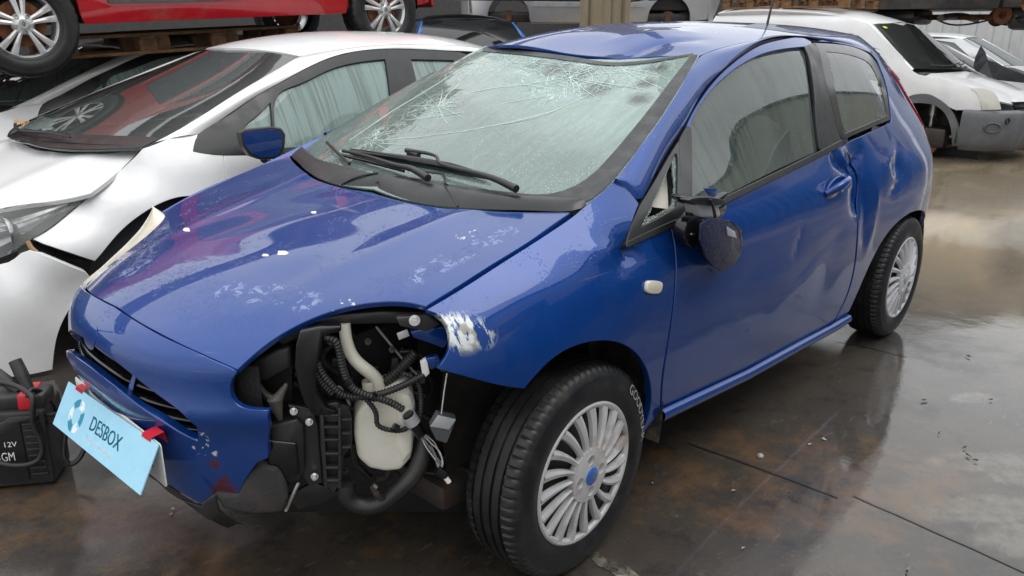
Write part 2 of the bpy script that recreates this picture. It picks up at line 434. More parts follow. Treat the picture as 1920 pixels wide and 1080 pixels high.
basic('reservoir', (.72, .70, .61), .38, var=.08, dirt=(.40, .33, .22), damt=.35, dscale=7, spec=.5)
MATS['reservoir'].node_tree.nodes['Principled BSDF'].inputs['Subsurface Weight'].default_value = .25
MATS['reservoir'].node_tree.nodes['Principled BSDF'].inputs['Subsurface Radius'].default_value = (.02, .018, .012)
basic('foam', (.030, .030, .031), .85, var=.4, bump=.5, bscale=110, dirt=(.10, .05, .03), damt=.4, dscale=10)
basic('wire_grey', (.22, .22, .23), .5)
basic('label_grey', (.42, .43, .45), .4, metal=.2)
basic('wire_white', (.6, .58, .55), .5)
basic('white_plastic', (.72, .71, .68), .4)
basic('cream_lens', (.72, .68, .55), .2, coat=.6, var=.1)
basic('red_plastic', (.55, .01, .025), .35, coat=.2)
basic('black_fabric', (.020, .020, .022), .9, var=.3, bump=.3, bscale=300)
basic('interior_plastic', (.030, .031, .034), .6, var=.2, bump=.2, bscale=300)
basic('pale_lining', (.55, .53, .46), .8, var=.12)
basic('wood', (.20, .105, .045), .7, var=.5, scale=14, bump=.4, bscale=60, dirt=(.07, .05, .035), damt=.7)
basic('paint_chip', (.66, .66, .60), .5, var=.2, scale=40, dirt=(.35, .26, .16), damt=.6, dscale=30)
basic('hazy_peel', (.22, .27, .47), .45, var=.25, scale=30)
basic('plate_white', (.75, .74, .70), .4, dirt=(.4, .36, .3), damt=.4)
basic('plate_ink', (.02, .02, .025), .5)
basic('sign_blue', (.37, .68, .86), .38, var=.05, dirt=(.26, .50, .64), damt=.5, dscale=14)
basic('sign_dark', (.035, .27, .42), .4, var=.05)
basic('sign_white', (.82, .88, .90), .4, var=.03)
basic('ink_white', (.78, .78, .78), .5, var=.05)
basic('badge_blue', (.03, .11, .40), .25, coat=.8)
basic('mirror_blue', (.006, .008, .036), .38, var=.7, scale=60, coat=.2, bump=.6, bscale=160, dirt=(.08, .085, .10), damt=.6, dscale=90)
basic('concrete_post', (.27, .225, .15), .85, var=.3, bump=.5, bscale=30, dirt=(.13, .1, .07), damt=.6)
basic('white_wall', (.72, .71, .68), .8, var=.1, dirt=(.35, .33, .28), damt=.5)
basic('beige_wall', (.50, .47, .41), .85, var=.12, bump=.3, bscale=40, dirt=(.3, .27, .22), damt=.5)
basic('window_dark', (.03, .032, .035), .15)
basic('cladding', (.58, .60, .62), .5, var=.08, dirt=(.35, .34, .32), damt=.5)
basic('container_blue', (.03, .15, .38), .5, var=.2, dirt=(.13, .08, .05), damt=.4)
basic('dark_backdrop', (.04, .04, .042), .7)  # shared by the added backdrop blocks and the building roofs
basic('red_lens', (.40, .006, .01), .12, coat=.8)
basic('orange_lens', (.8, .20, .02), .2, coat=.5)
basic('straw', (.32, .20, .10), .9, var=.4)
basic('yellow_paint', (.42, .37, .24), .6, var=.3, dirt=(.06, .055, .05), damt=.95, dscale=9)
basic('pebble', (.35, .33, .29), .7)
basic('leaf', (.045, .035, .02), .7)
def glass(name, tint, refl=1.0, haze=0.0, hazecol=(.6, .68, .65), rough=.02, bumpfn=None, ior=1.5):
    """thin sheet: tinted see-through + Fresnel mirror + a dry film"""
    g = new(name); t = g.t; t.nodes.remove(g.b)
    tr = g.n('BsdfTransparent', iColor=c4(tint)); gl = g.n('BsdfGlossy', iRoughness=rough); df = g.n('BsdfDiffuse', iColor=c4(hazecol))
    fr = g.n('Fresnel', iIOR=ior); m1 = g.n('MixShader'); m2 = g.n('MixShader')
    hz = haze
    if bumpfn is not None:
        nm, hz = bumpfn(g, haze); t.links.new(nm, gl.inputs['Normal']); t.links.new(nm, fr.inputs['Normal'])
    g.put(m1.inputs[0], hz); t.links.new(tr.outputs[0], m1.inputs[1]); t.links.new(df.outputs[0], m1.inputs[2])
    g.put(m2.inputs[0], g.math('MULTIPLY', fr.outputs[0], refl)); t.links.new(m1.outputs[0], m2.inputs[1]); t.links.new(gl.outputs[0], m2.inputs[2])
    t.links.new(m2.outputs[0], g.out.inputs['Surface']); return g
def wet_glass(g, haze):
    vo = g.n('TexVoronoi', iScale=170.0); mp = g.n('Mapping'); mp.inputs['Scale'].default_value = (1, .3, .45); g.t.links.new(g.coord(), mp.inputs[0]); g.t.links.new(mp.outputs[0], vo.inputs['Vector'])
    d = g.rng(vo.outputs['Distance'], .08, .35, 1, 0); gate = g.rng(g.noise(14.0, 4), .50, .62, 0, 1); dd = g.math('MULTIPLY', d, gate)
    mp2 = g.n('Mapping'); mp2.inputs['Scale'].default_value = (1, .03, .035); g.t.links.new(g.coord(), mp2.inputs[0])
    st = g.rng(g.noise(75.0, 2, .5, mp2.outputs[0]), .46, .62, 0, 1)
    h = g.math('ADD', g.math('MULTIPLY', st, .5), g.math('MULTIPLY', dd, .35))
    hz = g.math('MULTIPLY', g.rng(h, 0, 1, 1.0, .28), haze)
    return g.bump(dd, .12, .002), hz
glass('side_glass', (.60, .70, .66), 1.3, .15, (.38, .50, .45), .012, wet_glass)
glass('fogged_glass', (.30, .38, .36), 1.2, .70, (.30, .41, .38), .02, wet_glass)
glass('dark_glass', (.10, .12, .12), 1.4, .06, (.25, .28, .28), .02)
glass('clear_glass', (.55, .64, .62), 1.4, .10, (.45, .52, .5), .03)
glass('lamp_glass', (.90, .91, .90), 1.5, .05, (.62, .62, .58), .02)
def crumbled(g, haze):
    v = g.n('TexVoronoi', iScale=120.0, feature='DISTANCE_TO_EDGE'); g.t.links.new(g.coord(), v.inputs['Vector']); e = g.rng(v.outputs['Distance'], 0, .12, 1, 0)
    return g.bump(e, .6, .004), g.math('ADD', g.math('MULTIPLY', e, .5), haze)
glass('crumbled_glass', (.45, .6, .55), 1.4, .15, (.5, .62, .58), .05, crumbled)

def zone(g, pts, r0, r1, sq=1.0):
    """soft mask around a few object-space points"""
    c = g.coord(); out = None
    for p in pts:
        s = g.n('VectorMath', operation='DISTANCE'); g.t.links.new(c, s.inputs[0]); s.inputs[1].default_value = p[:3]
        k = p[3] if len(p) > 3 else 1.0
        v = g.rng(s.outputs['Value'], r0*k, r1*k, 1, 0); out = v if out is None else g.math('MAXIMUM', out, v)
    return out
def worn_paint(name, peel=(), crinkle=(), rust=(), chips=(), bare=()):
    g = carpaint(name, BLUE); b = g.b
    base = b.inputs['Base Color'].links[0].from_socket; nrm = b.inputs['Coat Normal'].links[0].from_socket
    cw = 1.0
    if peel or crinkle:
        wn = g.noise(46.0, 3, .55, dist=.6); rg = g.rng(wn, .50, .515, 0, 1); rg2 = g.rng(wn, .62, .635, 1, 0); isl = g.math('MULTIPLY', rg, rg2)
        zp = zone(g, peel, .018, .05) if peel else 0.0
        big = g.rng(g.noise(17.0, 2, .5), .46, .54, 0, 1)
        mp = g.math('MULTIPLY', g.math('MULTIPLY', isl, g.rng(zp, .1, .6, 0, 1)), big)
        base = g.mix(g.math('MULTIPLY', mp, .8), base, c4((.24, .29, .46)))
        zc = zone(g, crinkle, .03, .11) if crinkle else 0.0
        hh = g.math('MULTIPLY', isl, g.math('MAXIMUM', g.rng(zc, .1, .7, 0, .7), g.math('MULTIPLY', zp, .8)))
        nrm = g.bump(hh, .5, .0016, nrm)
        cw = g.rng(mp, 0, 1, 1.0, .15)
    if rust:
        zr = zone(g, rust, .0, .05); rn = g.math('MULTIPLY', zr, g.rng(g.noise(38.0, 6, .7), .40, .62, 0, 1)); rm_ = g.rng(rn, .12, .35, 0, .9)
        base = g.mix(rm_, base, g.mix(g.noise(70.0, 3), c4((.16, .035, .018)), c4((.05, .02, .015)))); cw = g.math('MULTIPLY', cw, g.rng(rm_, 0, 1, 1, .1))
    if chips:
        zr = zone(g, chips, .0, .04); ch = g.math('MULTIPLY', g.rng(zr, .05, .2, 0, 1), g.rng(g.noise(60.0, 4, .6), .60, .63, 0, 1)); base = g.mix(ch, base, c4((.55, .55, .52)))
    if bare:
        mp_ = g.n('Mapping'); mp_.inputs['Scale'].default_value = (34, 10, 10); mp_.inputs['Rotation'].default_value = (0, .5, 0); g.t.links.new(g.coord(), mp_.inputs[0])
        zb = zone(g, bare, .02, .06); ch = g.math('MULTIPLY', g.rng(zb, .05, .5, 0, 1), g.rng(g.noise(1.0, 5, .7, mp_.outputs[0]), .46, .50, 0, 1))
        base = g.mix(ch, base, g.mix(g.rng(g.noise(30.0, 4), .52, .62, 0, .8), c4((.56, .60, .58)), c4((.24, .21, .17)))); cw = g.math('MULTIPLY', cw, g.rng(ch, 0, 1, 1, .1)); nrm = g.bump(ch, -.5, .001, nrm)
    g.set(Base_Color=base, Coat_Normal=nrm, Coat_Weight=cw)
    return g
basic('radiator', (.012, .012, .013), .5, var=.4, bump=.6, bscale=220)
basic('horn_grey', (.085, .078, .068), .6, var=.3, dirt=(.16, .12, .08), damt=.5, dscale=20)
basic('loom', (.016, .016, .017), .45, var=.3, dirt=(.08, .07, .06), damt=.4, dscale=20)
basic('rubber_hose', (.014, .014, .015), .45, var=.3, dirt=(.07, .06, .05), damt=.3, dscale=12)
basic('muddy_liner', (.020, .019, .018), .8, var=.4, bump=.4, bscale=70, dirt=(.13, .085, .05), damt=.9, dscale=16)
basic('tyre_letter', (.30, .30, .30), .7, var=.25, scale=40)
basic('ceramic_band', (.022, .023, .025), .4, var=.25, bump=.15, bscale=140, dirt=(.12, .12, .12), damt=.4, dscale=16)
basic('seat_fabric', (.075, .08, .085), .9, var=.2, bump=.2, bscale=250)
def _hp(px):
    out = []
    for p in px:
        P = W0.plane([p[:2]], 2, .80+.19*np.clip((p[0]-200)/800.0, 0, 1))[0]
        # walk the ray onto a plane that follows the bonnet
        for _ in range(6):
            z = float(np.interp(P[0], [0, .146, .4, .6, .8, 1.0], [.74, .79, .855, .895, .94, .985])); P = W0.plane([p[:2]], 2, z)[0]
        out.append((P[0], P[1], P[2])+((p[2],) if len(p) > 2 else ()))
    return out

worn_paint('hood_paint', peel=_hp([(540, 548), (570, 556), (505, 545), (470, 552), (430, 548), (780, 512), (820, 494), (850, 480), (875, 468), (905, 452), (930, 440), (945, 434), (245, 510), (260, 500)]),
           crinkle=_hp([(240, 480), (280, 500), (330, 520), (270, 450), (380, 570), (430, 590), (500, 580), (740, 535), (720, 550)]), chips=_hp([(880, 440), (640, 560)]))
worn_paint('bumper_paint', rust=[(.135, -.37, .485, .6), (.15, -.385, .43, .9), (.14, -.37, .415, .7)], chips=[(.12, -.36, .53, .9), (.12, -.355, .57, .6)])
worn_paint('fender_paint', bare=[(.575, -.735, .785, 1.0), (.615, -.745, .775, .9), (.545, -.72, .80, .8)])
basic('alloy', (.60, .60, .60), .35, metal=.6, var=.10, dirt=(.32, .26, .18), damt=.4, dscale=9)
basic('mirror', (.85, .86, .88), .02, metal=1.0, var=.02, rvar=.01)
basic('lamp_solid', (.62, .61, .54), .12, coat=1.0, var=.15)
basic('lamp_inner', (.42, .43, .45), .3, metal=.7, var=.3, scale=12)
basic('rack_steel', (.085, .016, .022), .55, var=.4, dirt=(.05, .03, .02), damt=.5)
basic('crack_white', (.62, .74, .70), .4, var=.2)
glass('grey_glass', (.25, .29, .29), 1.4, .35, (.36, .42, .42), .03)
basic('lime', (.45, .62, .03), .5)
# ------------------------------------------------------------------ the wrecked blue hatchback
punto = empty('wrecked_hatchback', 'wrecked metallic blue hatchback with caved windscreen, missing headlamp and hanging mirror', 'car')
_zs = [.25, .36, .50, .65, .78, .88, .96, 1.03, 1.12, 1.22, 1.31, 1.38, 1.44]
_xs = [.30, .50, .80, 1.05, 1.30, 1.60, 1.90, 2.30, 2.90, 3.40, 3.70, 3.92, 4.03]
_WT = [[.60, .625, .645, .650, .600, .500, .40, .30, .20, .10, .0, -.05, -.1],
       [.70, .725, .755, .765, .735, .640, .55, .46, .36, .26, .16, .08, .0],
       [.80, .815, .835, .842, .822, .768, .67, .59, .50, .40, .30, .22, .14],
       [.79, .812, .835, .845, .838, .805, .75, .68, .595, .49, .39, .31, .23],
       [.785, .81, .832, .843, .838, .818, .785, .728, .640, .535, .44, .36, .28],
       [.785, .81, .831, .842, .838, .822, .79, .747, .680, .602, .515, .435, .35],
       [.785, .81, .831, .842, .838, .822, .792, .758, .712, .656, .590, .522, .43],
       [.785, .81, .831, .842, .838, .822, .794, .768, .732, .690, .640, .588, .515],
       [.785, .81, .831, .842, .838, .822, .794, .768, .732, .690, .640, .588, .515],
       [.780, .805, .829, .842, .838, .819, .788, .757, .712, .658, .595, .538, .462],
       [.735, .765, .800, .815, .811, .788, .750, .712, .650, .578, .505, .445, .37],
       [.60, .64, .69, .715, .71, .684, .638, .59, .515, .43, .345, .285, .21],
       [.46, .51, .57, .60, .60, .565, .50, .44, .35, .25, .17, .11, .05]]
WT = Table(_xs, _zs, _WT)
def gau(d, r): return np.exp(-(d/r)**2)
def side_dents(x, z):
    # crumpled door rear edge / quarter panel and softer waves in the door skin
    d = 0
    def rot(cx, cz, a, u, v):
        c, s_ = math.cos(a), math.sin(a); p = (x-cx)*c+(z-cz)*s_; q_ = -(x-cx)*s_+(z-cz)*c; return p/u, q_/v
    def fold(cx, cz, a, half, depth, sharp, side=.10):
        """V-shaped crease of a given half length along direction a: sharp on the line, fading over 'side'"""
        p, q_ = rot(cx, cz, a, 1, 1); return depth*np.exp(-(p/half)**4)*np.exp(-np.sqrt(q_*q_+sharp*sharp)/side)
    d = d + .024*gau(np.hypot((x-2.70)/1.0, (z-.88)/1.3), .11)
    d = d + fold(2.66, .86, math.radians(108), .11, .034, .003, .026)
    d = d - fold(2.60, .92, math.radians(125), .10, .026, .003, .022)
    d = d + fold(2.53, .955, math.radians(150), .08, .021, .003, .020)
    d = d + fold(2.72, .955, math.radians(35), .07, .016, .003, .020)
    d = d - fold(2.745, .93, math.radians(75), .07, .010, .005, .025)
    d = d + fold(2.77, .71, math.radians(97), .12, .014, .006, .035)
    d = d - fold(2.86, .70, math.radians(80), .13, .007, .008, .03)
    d = d + .013*gau(np.hypot((x-3.12), (z-.885)/.7), .06) - fold(3.03, .93, math.radians(20), .10, .008, .005, .025)
    d = d + fold(3.14, .82, math.radians(15), .12, .008, .005, .025)
    d = d + fold(2.35, .66, math.radians(14), .26, .007, .02, .05) - fold(2.2, .58, math.radians(20), .25, .005, .02, .05)
    d = d + fold(1.95, .70, math.radians(4), .30, .005, .03, .07) + fold(2.12, .74, math.radians(60), .06, .004, .005, .02)
    d = d + .005*gau(np.hypot((x-2.42)/1.0, (z-.52)/1.2), .12)
    d = d + .016*gau(np.hypot((x-1.12)/.8, (z-.885)/.6), .065) - .010*gau(np.hypot((x-1.02)/.8, (z-.905)/.5), .055) + .007*gau(np.hypot((x-1.00), (z-.80)), .09)
    d = d + fold(1.10, .87, math.radians(35), .09, .010, .006, .03) - fold(1.06, .825, math.radians(15), .10, .007, .008, .03)
    return d
def Wf(x, z): return WT(x, z)-side_dents(x, z)
SIDE = Surf(1, lambda x, z: -Wf(x, z), -1)
SIDE0 = Surf(1, lambda x, z: -WT(x, z), -1)
hc = ncs([-.05, .075, .146, .25, .40, .60, .80, .88, .97, 1.2], [.715, .772, .800, .832, .867, .908, .948, .963, .978, 1.008])
hd = ncs([.0, .185, .35, .53, .80, 1.03, 1.2], [.11, .080, .058, .040, .015, -.004, -.01])
he = ncs([.0, .185, .53, 1.03], [.40, .435, .67, .71])
HOOD = Surf(2, lambda x, y: hc(x)-hd(x)*np.minimum(np.abs(y)/he(np.clip(x, 0, 1.03)), 1.25)**2.3, 1)
bc = ncs([.2, .30, .41, .50, .555, .59, .615, .64, .67, .70, .74, .77, .80], [.12, .085, .055, .044, .038, .026, .018, .022, .027, .028, .036, .066, .12])
def bplan(y, z):
    a = np.abs(y)/.435; p = 3.1-.7*np.clip((z-.60)/.12, 0, 1); return np.where(a < 1, .15*np.minimum(a, 1)**p, .15+.40*(a-1)+.12*(a-1)**2)
BUMP = Surf(0, lambda y, z: bc(z)+bplan(y, z), -1)
wc = ncs([.90, 1.0, 1.12, 1.24, 1.371, 1.45], [.735, .95, 1.205, 1.470, 1.79, 2.0])
def sag(y, z):
    # laminated glass caved in under the roof's front edge
    s = .055*gau(np.hypot((y+.22)/1.5, (z-1.32)/.6), .16) + .030*gau(np.hypot((y-.25)/1.2, (z-1.27)/.7), .18)
    s = s+.016*gau(np.hypot((y+.05)/2.0, (z-1.17)/.35), .14)
    q = (z-1.22)-.16*(y-.1)
    return s + .017*np.tanh(q/.010)*gau(q, .09)*gau(y, .45)
WIND = Surf(0, lambda y, z: wc(z)+(.273+.12*(z-1.0))*y*y+sag(y, z), -1)
rc = ncs([1.5, 1.78, 1.9, 2.05, 2.3, 2.9, 3.4, 3.7, 3.85], [1.31, 1.405, 1.432, 1.455, 1.478, 1.488, 1.478, 1.445, 1.41])
def roof_f(x, y):
    z = rc(x)-.062*(np.abs(y)/.53)**2.3
    z = z-.050*gau(np.hypot((x-1.80)/.9, (y+.12)/1.6), .20)          # pushed-in front edge
    z = z+.012*gau(np.hypot((x-1.98)/.6, (y+.34)/.9), .12)
    def fl(cx, cy, a, half, dp, sh, w_):
        c, s_ = math.cos(a), math.sin(a); p = (x-cx)*c+(y-cy)*s_; q_ = -(x-cx)*s_+(y-cy)*c; return dp*np.exp(-(p/half)**4)*np.exp(-np.sqrt(q_*q_+sh*sh)/w_)
    z = z-fl(1.93, -.32, math.radians(-38), .16, .020, .006, .045)+fl(2.02, -.22, math.radians(-50), .16, .012, .008, .05)-fl(2.15, -.05, math.radians(-62), .22, .010, .015, .07)
    return z
ROOF = Surf(2, roof_f, 1)

# --- pixel tracings of the shut lines (photo pixels)
HOOD_FRONT = [(215, 572), (262, 603), (330, 640), (390, 668), (445, 692)]
HOOD_LAMP = [(445, 692), (490, 652), (540, 618), (600, 590), (660, 573), (720, 565), (765, 566), (798, 573)]
HOOD_SIDE = [(798, 573), (860, 535), (930, 490), (1000, 445), (1068, 399)]
HOOD_REAR = [(1068, 399), (1000, 399), (935, 397), (847, 392), (752, 378), (690, 359)]
def half(surf, segs, c0=True, c1=True):
    """left half outline in parameters (pixel segments), closed by its mirror image; y is the mirrored parameter"""
    yi = surf.p.index(1); out = []
    for sg in segs: out.append(surf.hit(sg))
    if c0: out[0][0, yi] = 0.0
    if c1: out[-1][-1, yi] = 0.0
    left = [resample(crom(q), .012) for q in out]
    L = np.concatenate(left); R_ = L[::-1].copy(); R_[:, yi] *= -1
    A = np.concatenate([L, R_]); k = [0]
    for i in range(1, len(A)):
        if np.linalg.norm(A[i]-A[k[-1]]) > .002: k.append(i)
    if np.linalg.norm(A[k[-1]]-A[0]) < .002: k.pop()
    return A[k]
hood_loop = half(HOOD, [HOOD_FRONT, HOOD_LAMP, HOOD_SIDE, HOOD_REAR])
def hood_disp(P):
    x, y = P[:, 0], P[:, 1]
    d = .004*gau(np.abs(y)-.33-.10*(x-.2), .05)*np.clip((x-.2)/.3, 0, 1) - .006*gau(np.hypot(x-.42, (y+.30)/1.2), .10)
    return d + .0012*np.sin(x*17+y*5)*np.sin(y*13-x*3)
hood = panel('hood', HOOD, hood_loop, 'hood_paint', punto, res=.022, depth=.014, disp=hood_disp)

# bumper
lampL = [(447, 695), (432, 718), (433, 744), (452, 764), (503, 770)]
torn = [(503, 770), (505, 800), (500, 830), (503, 858), (482, 866), (466, 888), (455, 906), (447, 928), (404, 925)]
botm = [(404, 925), (376, 944), (310, 903), (262, 866), (222, 832)]
q = [BUMP.hit([(x-1, y+4) for x, y in HOOD_FRONT]), BUMP.hit(lampL), BUMP.hit(torn), BUMP.hit(botm)]
q[0][0, 0] = 0; q[3][-1, 0] = 0
zlow = q[3][-1, 1]
L_ = [resample(crom(q[0]), .012), resample(crom(q[1]), .012), resample(q[2], .012), resample(q[3], .012)]
rm = lambda a: (a*[-1, 1])[::-1]
right_side = np.array([[.30, zlow], [.50, zlow+.01], [.70, zlow+.03], [.76, .45], [.76, .60], [.70, .70]])
R_ = [resample(right_side, .02), rm(L_[1])[:-1] if False else np.array([[.62, .70]]), resample(rm(np.array([q[1][1], q[1][0]])), .012), rm(L_[0])]
lp = np.concatenate(L_+R_); k = [0]
for i in range(1, len(lp)):
    if np.linalg.norm(lp[i]-lp[k[-1]]) > .003: k.append(i)
if np.linalg.norm(lp[k[-1]]-lp[0]) < .003: k.pop()
bump_loop = lp[k]
GR_T = [(176, 645), (215, 676), (260, 712), (310, 750), (345, 778), (369, 800)]
GR_B = [(371, 828), (330, 808), (290, 783), (240, 745), (205, 717), (190, 704)]
g1 = BUMP.hit(GR_T); g2 = BUMP.hit(GR_B); g1[0, 0] = 0; g2[-1, 0] = 0
gl_ = np.concatenate([resample(crom(g1), .012), resample(np.array([g1[-1], g2[0]]), .012)[1:-1], resample(crom(g2), .012)])
grille_loop = np.concatenate([gl_, (gl_[::-1]*[-1, 1])[1:-1]])
bumper = panel('front_bumper', BUMP, bump_loop, 'bumper_paint', punto, res=.02, depth=.02, holes=[grille_loop])

# fender
FEND = [[(801, 581), (862, 545), (932, 500), (1003, 455), (1072, 409), (1094, 391)], [(1094, 391), (1126, 364), (1152, 341)], [(1152, 341), (1176, 356), (1197, 382)],
        [(1197, 382), (1182, 425), (1171, 462)], [(1171, 466), (1212, 446), (1254, 421)], [(1254, 421), (1264, 480), (1263, 550), (1251, 640), (1240, 710), (1237, 765)],
        [(1237, 765), (1224, 790), (1204, 812)], [(1204, 812), (1219, 770), (1221, 722), (1206, 677), (1172, 646), (1122, 638), (1062, 655), (1016, 690), (983, 728)],
        [(983, 728), (940, 722), (880, 707), (822, 690)], [(822, 690), (838, 668), (845, 640), (838, 607), (822, 589), (801, 581)]]
fend_loop = outline(SIDE, FEND)
fender = panel('front_fender', SIDE, fend_loop, 'fender_paint', punto, res=.022, depth=.02)
fender_r = mirror(fender)
# door skin
DOOR = [[(1258, 421), (1268, 480), (1267, 550), (1255, 640), (1244, 710), (1241, 763)], [(1241, 763), (1400, 690), (1500, 638), (1562, 603)],
        [(1562, 603), (1586, 555), (1602, 490), (1607, 420), (1606, 350), (1592, 300), (1577, 274)], [(1577, 274), (1450, 337), (1300, 407), (1258, 421)]]
door = empty('door'); door.parent = punto
panel('door_skin', SIDE, outline(SIDE, DOOR), 'blue_paint', door, res=.02, depth=.02)
WFR = [[(1279, 264), (1295, 220), (1330, 165), (1380, 115), (1430, 84), (1475, 73), (1506, 71), (1520, 78)], [(1520, 78), (1524, 88), (1507, 87)],
       [(1507, 87), (1440, 97), (1380, 127), (1330, 173), (1303, 213), (1292, 242)], [(1292, 242), (1291, 262), (1279, 264)]]
panel('window_frame', SIDE0, outline(SIDE0, WFR), 'blue_paint', door, res=.03, depth=.03)
panel('window_seal', SIDE0, outline(SIDE0, [[(1274, 262), (1293, 236), (1297, 300), (1298, 375), (1303, 404)], [(1303, 404), (1279, 412), (1276, 340), (1274, 262)]]), 'trim_plastic', door, res=.03, depth=.03, off=.002)
BEL = [[(1172, 456), (1230, 428), (1300, 398), (1400, 350), (1500, 302), (1576, 263)], [(1576, 263), (1578, 272)], [(1578, 272), (1500, 312), (1400, 361), (1300, 409), (1230, 439), (1172, 465)]]
panel('belt_moulding', SIDE0, outline(SIDE0, BEL), 'trim_plastic', door, res=.03, depth=.025, off=.008)
panel('pillar_trim', SIDE0, outline(SIDE0, [[(1508, 87), (1527, 80)], [(1527, 80), (1544, 138), (1559, 200), (1576, 263)], [(1575, 263), (1538, 282)], [(1538, 282), (1530, 210), (1508, 87)]]), 'trim_plastic', door, res=.03, depth=.02, off=.001)
GLS = [[(1296, 398), (1294, 300), (1293, 240)], [(1293, 240), (1303, 212), (1331, 171), (1381, 125), (1440, 95), (1507, 85)], [(1507, 85), (1522, 160), (1537, 282)], [(1537, 282), (1450, 322), (1370, 362), (1296, 398)]]
panel('window_glass', SIDE0, outline(SIDE0, GLS), 'side_glass', door, res=.05, depth=0, off=-.012)
# quarter window + black border
QW = [[(1528, 81), (1575, 84), (1612, 93), (1642, 117), (1659, 160), (1669, 224)], [(1669, 224), (1620, 244), (1577, 263)], [(1577, 263), (1560, 200), (1545, 140), (1528, 81)]]
QWI = [[(1548, 97), (1585, 101), (1610, 108), (1634, 125), (1652, 165), (1663, 217)], [(1663, 217), (1620, 236), (1584, 251)], [(1584, 251), (1570, 190), (1548, 97)]]
qw_loop = outline(SIDE0, QW); qwi_loop = outline(SIDE0, QWI)
qwin = panel('quarter_window', SIDE0, qw_loop, 'gloss_black', punto, res=.04, depth=.01, holes=[qwi_loop], off=.001)
panel('glass', SIDE0, qwi_loop, 'side_glass', qwin, res=.05, depth=0, off=-.001)
# triangular vent window in front of the door, broken
TRI = [[(1172, 462), (1184, 424), (1200, 385)], [(1200, 385), (1240, 318), (1273, 264)], [(1273, 264), (1276, 340), (1279, 412)], [(1279, 412), (1230, 436), (1172, 462)]]
TRIH = [[(1200, 428), (1212, 400), (1234, 355)], [(1234, 355), (1258, 300), (1268, 288), (1270, 340), (1268, 390)], [(1268, 390), (1240, 407), (1200, 428)]]
tri_loop = outline(SIDE0, TRI); trih = outline(SIDE0, TRIH)
tri = panel('vent_window', SIDE0, tri_loop, 'trim_plastic', punto, res=.02, depth=.03, holes=[trih], off=.003)
_sh = SIDE0.hit([(1198, 430), (1240, 409), (1272, 391), (1272, 290), (1262, 285), (1262, 320), (1266, 345), (1262, 384), (1232, 402), (1212, 408), (1206, 420)])
panel('glass_shards', SIDE0, resample(np.concatenate([_sh, _sh[:1]]), .02)[:-1], 'crumbled_glass', tri, res=.02, depth=.004, off=-.004)
_sh = SIDE0.hit([(1200, 428), (1234, 355), (1262, 286), (1264, 296), (1252, 322), (1248, 338), (1236, 362), (1226, 378), (1222, 396), (1208, 416)])
panel('glass_shards', SIDE0, resample(np.concatenate([_sh, _sh[:1]]), .02)[:-1], 'crumbled_glass', tri, res=.02, depth=.004, off=-.004)
mirror(tri)
# A pillar + roof rail
eA = np.concatenate([WIND.at(resample(crom(WIND.hit([(1152, 336),  (1190, 289), (1235, 227), (1275, 164), (1309, 106)])), .05))[:-1],
                     ROOF.at(resample(crom(np.array([(1.905, -.514), (2.1, -.525), (2.35, -.526), (2.7, -.521), (3.1, -.500), (3.40, -.456), (3.66, -.375)])), .05))])
_bB = np.concatenate([SIDE0.hit([(1152, 342), (1176, 356), (1199, 380), (1240, 304), (1279, 240), (1310, 183), (1350, 134), (1400, 94), (1450, 71)]), [(2.58, 1.428), (2.78, 1.418), (3.1, 1.392), (3.35, 1.345), (3.6, 1.28), (3.75, 1.22)]])
def evenly(P, n):
    L = np.concatenate([[0], np.cumsum(np.linalg.norm(np.diff(P, axis=0), axis=1))]); s = np.linspace(0, L[-1], n); return np.stack([np.interp(s, L, P[:, k]) for k in range(P.shape[1])], 1)
eA3 = evenly(crom(eA, 3), 90)
eB3 = SIDE0.at(evenly(np.concatenate([crom(_bB[:3], 6)[:-1], crom(_bB[2:], 6)]), 90))
# pair points of the two edges by x so that the rail does not shear
def rail(name, A, B, mat, parent, n=10, bulge=.012):
    V = []; k = len(A)
    for i in range(k):
        for j in range(n+1):
            t = j/n; p = A[i]*(1-t)+B[i]*t; o = np.array([-.05, -1, .55]); o /= np.linalg.norm(o); V.append(p+o*bulge*4*t*(1-t))
    F = [(i*(n+1)+j, (i+1)*(n+1)+j, (i+1)*(n+1)+j+1, i*(n+1)+j+1) for i in range(k-1) for j in range(n)]
    return mk(name, V, F, mat, parent, smooth=180)
_sl = tube('seam_backing', eB3[8:]+np.array([0, .022, -.012]), .017, 'rubber_hose', punto, smooth=0, n=8); mirror(_sl)  # black strip added behind the seam so no light shows through the gap
pil = rail('roof_rail', eA3, eB3, 'blue_paint', punto)
mirror(pil)
# roof skin
rf = [ROOF.hit([(905, 88)]), ]
roof_edge = np.array([[1.795, 0.0], [1.80, -.15], [1.815, -.30], [1.845, -.42], [1.885, -.508]])
roof_side = np.array([[1.885, -.508], [2.1, -.522], [2.35, -.523], [2.7, -.518], [3.1, -.497], [3.40, -.453], [3.66, -.372]])
roof_rear = np.array([[3.66, -.372], [3.74, -.20], [3.77, 0.0]])
L = np.concatenate([resample(crom(roof_edge), .02), resample(crom(roof_side), .02), resample(crom(roof_rear), .02)]); A = np.concatenate([L, (L[::-1]*[1, -1])]); k = [0]
for i in range(1, len(A)):
    if np.linalg.norm(A[i]-A[k[-1]]) > .003: k.append(i)
if np.linalg.norm(A[k[-1]]-A[0]) < .003: k.pop()
roof = panel('roof', ROOF, A[k], 'blue_paint', punto, res=.03, depth=.012)
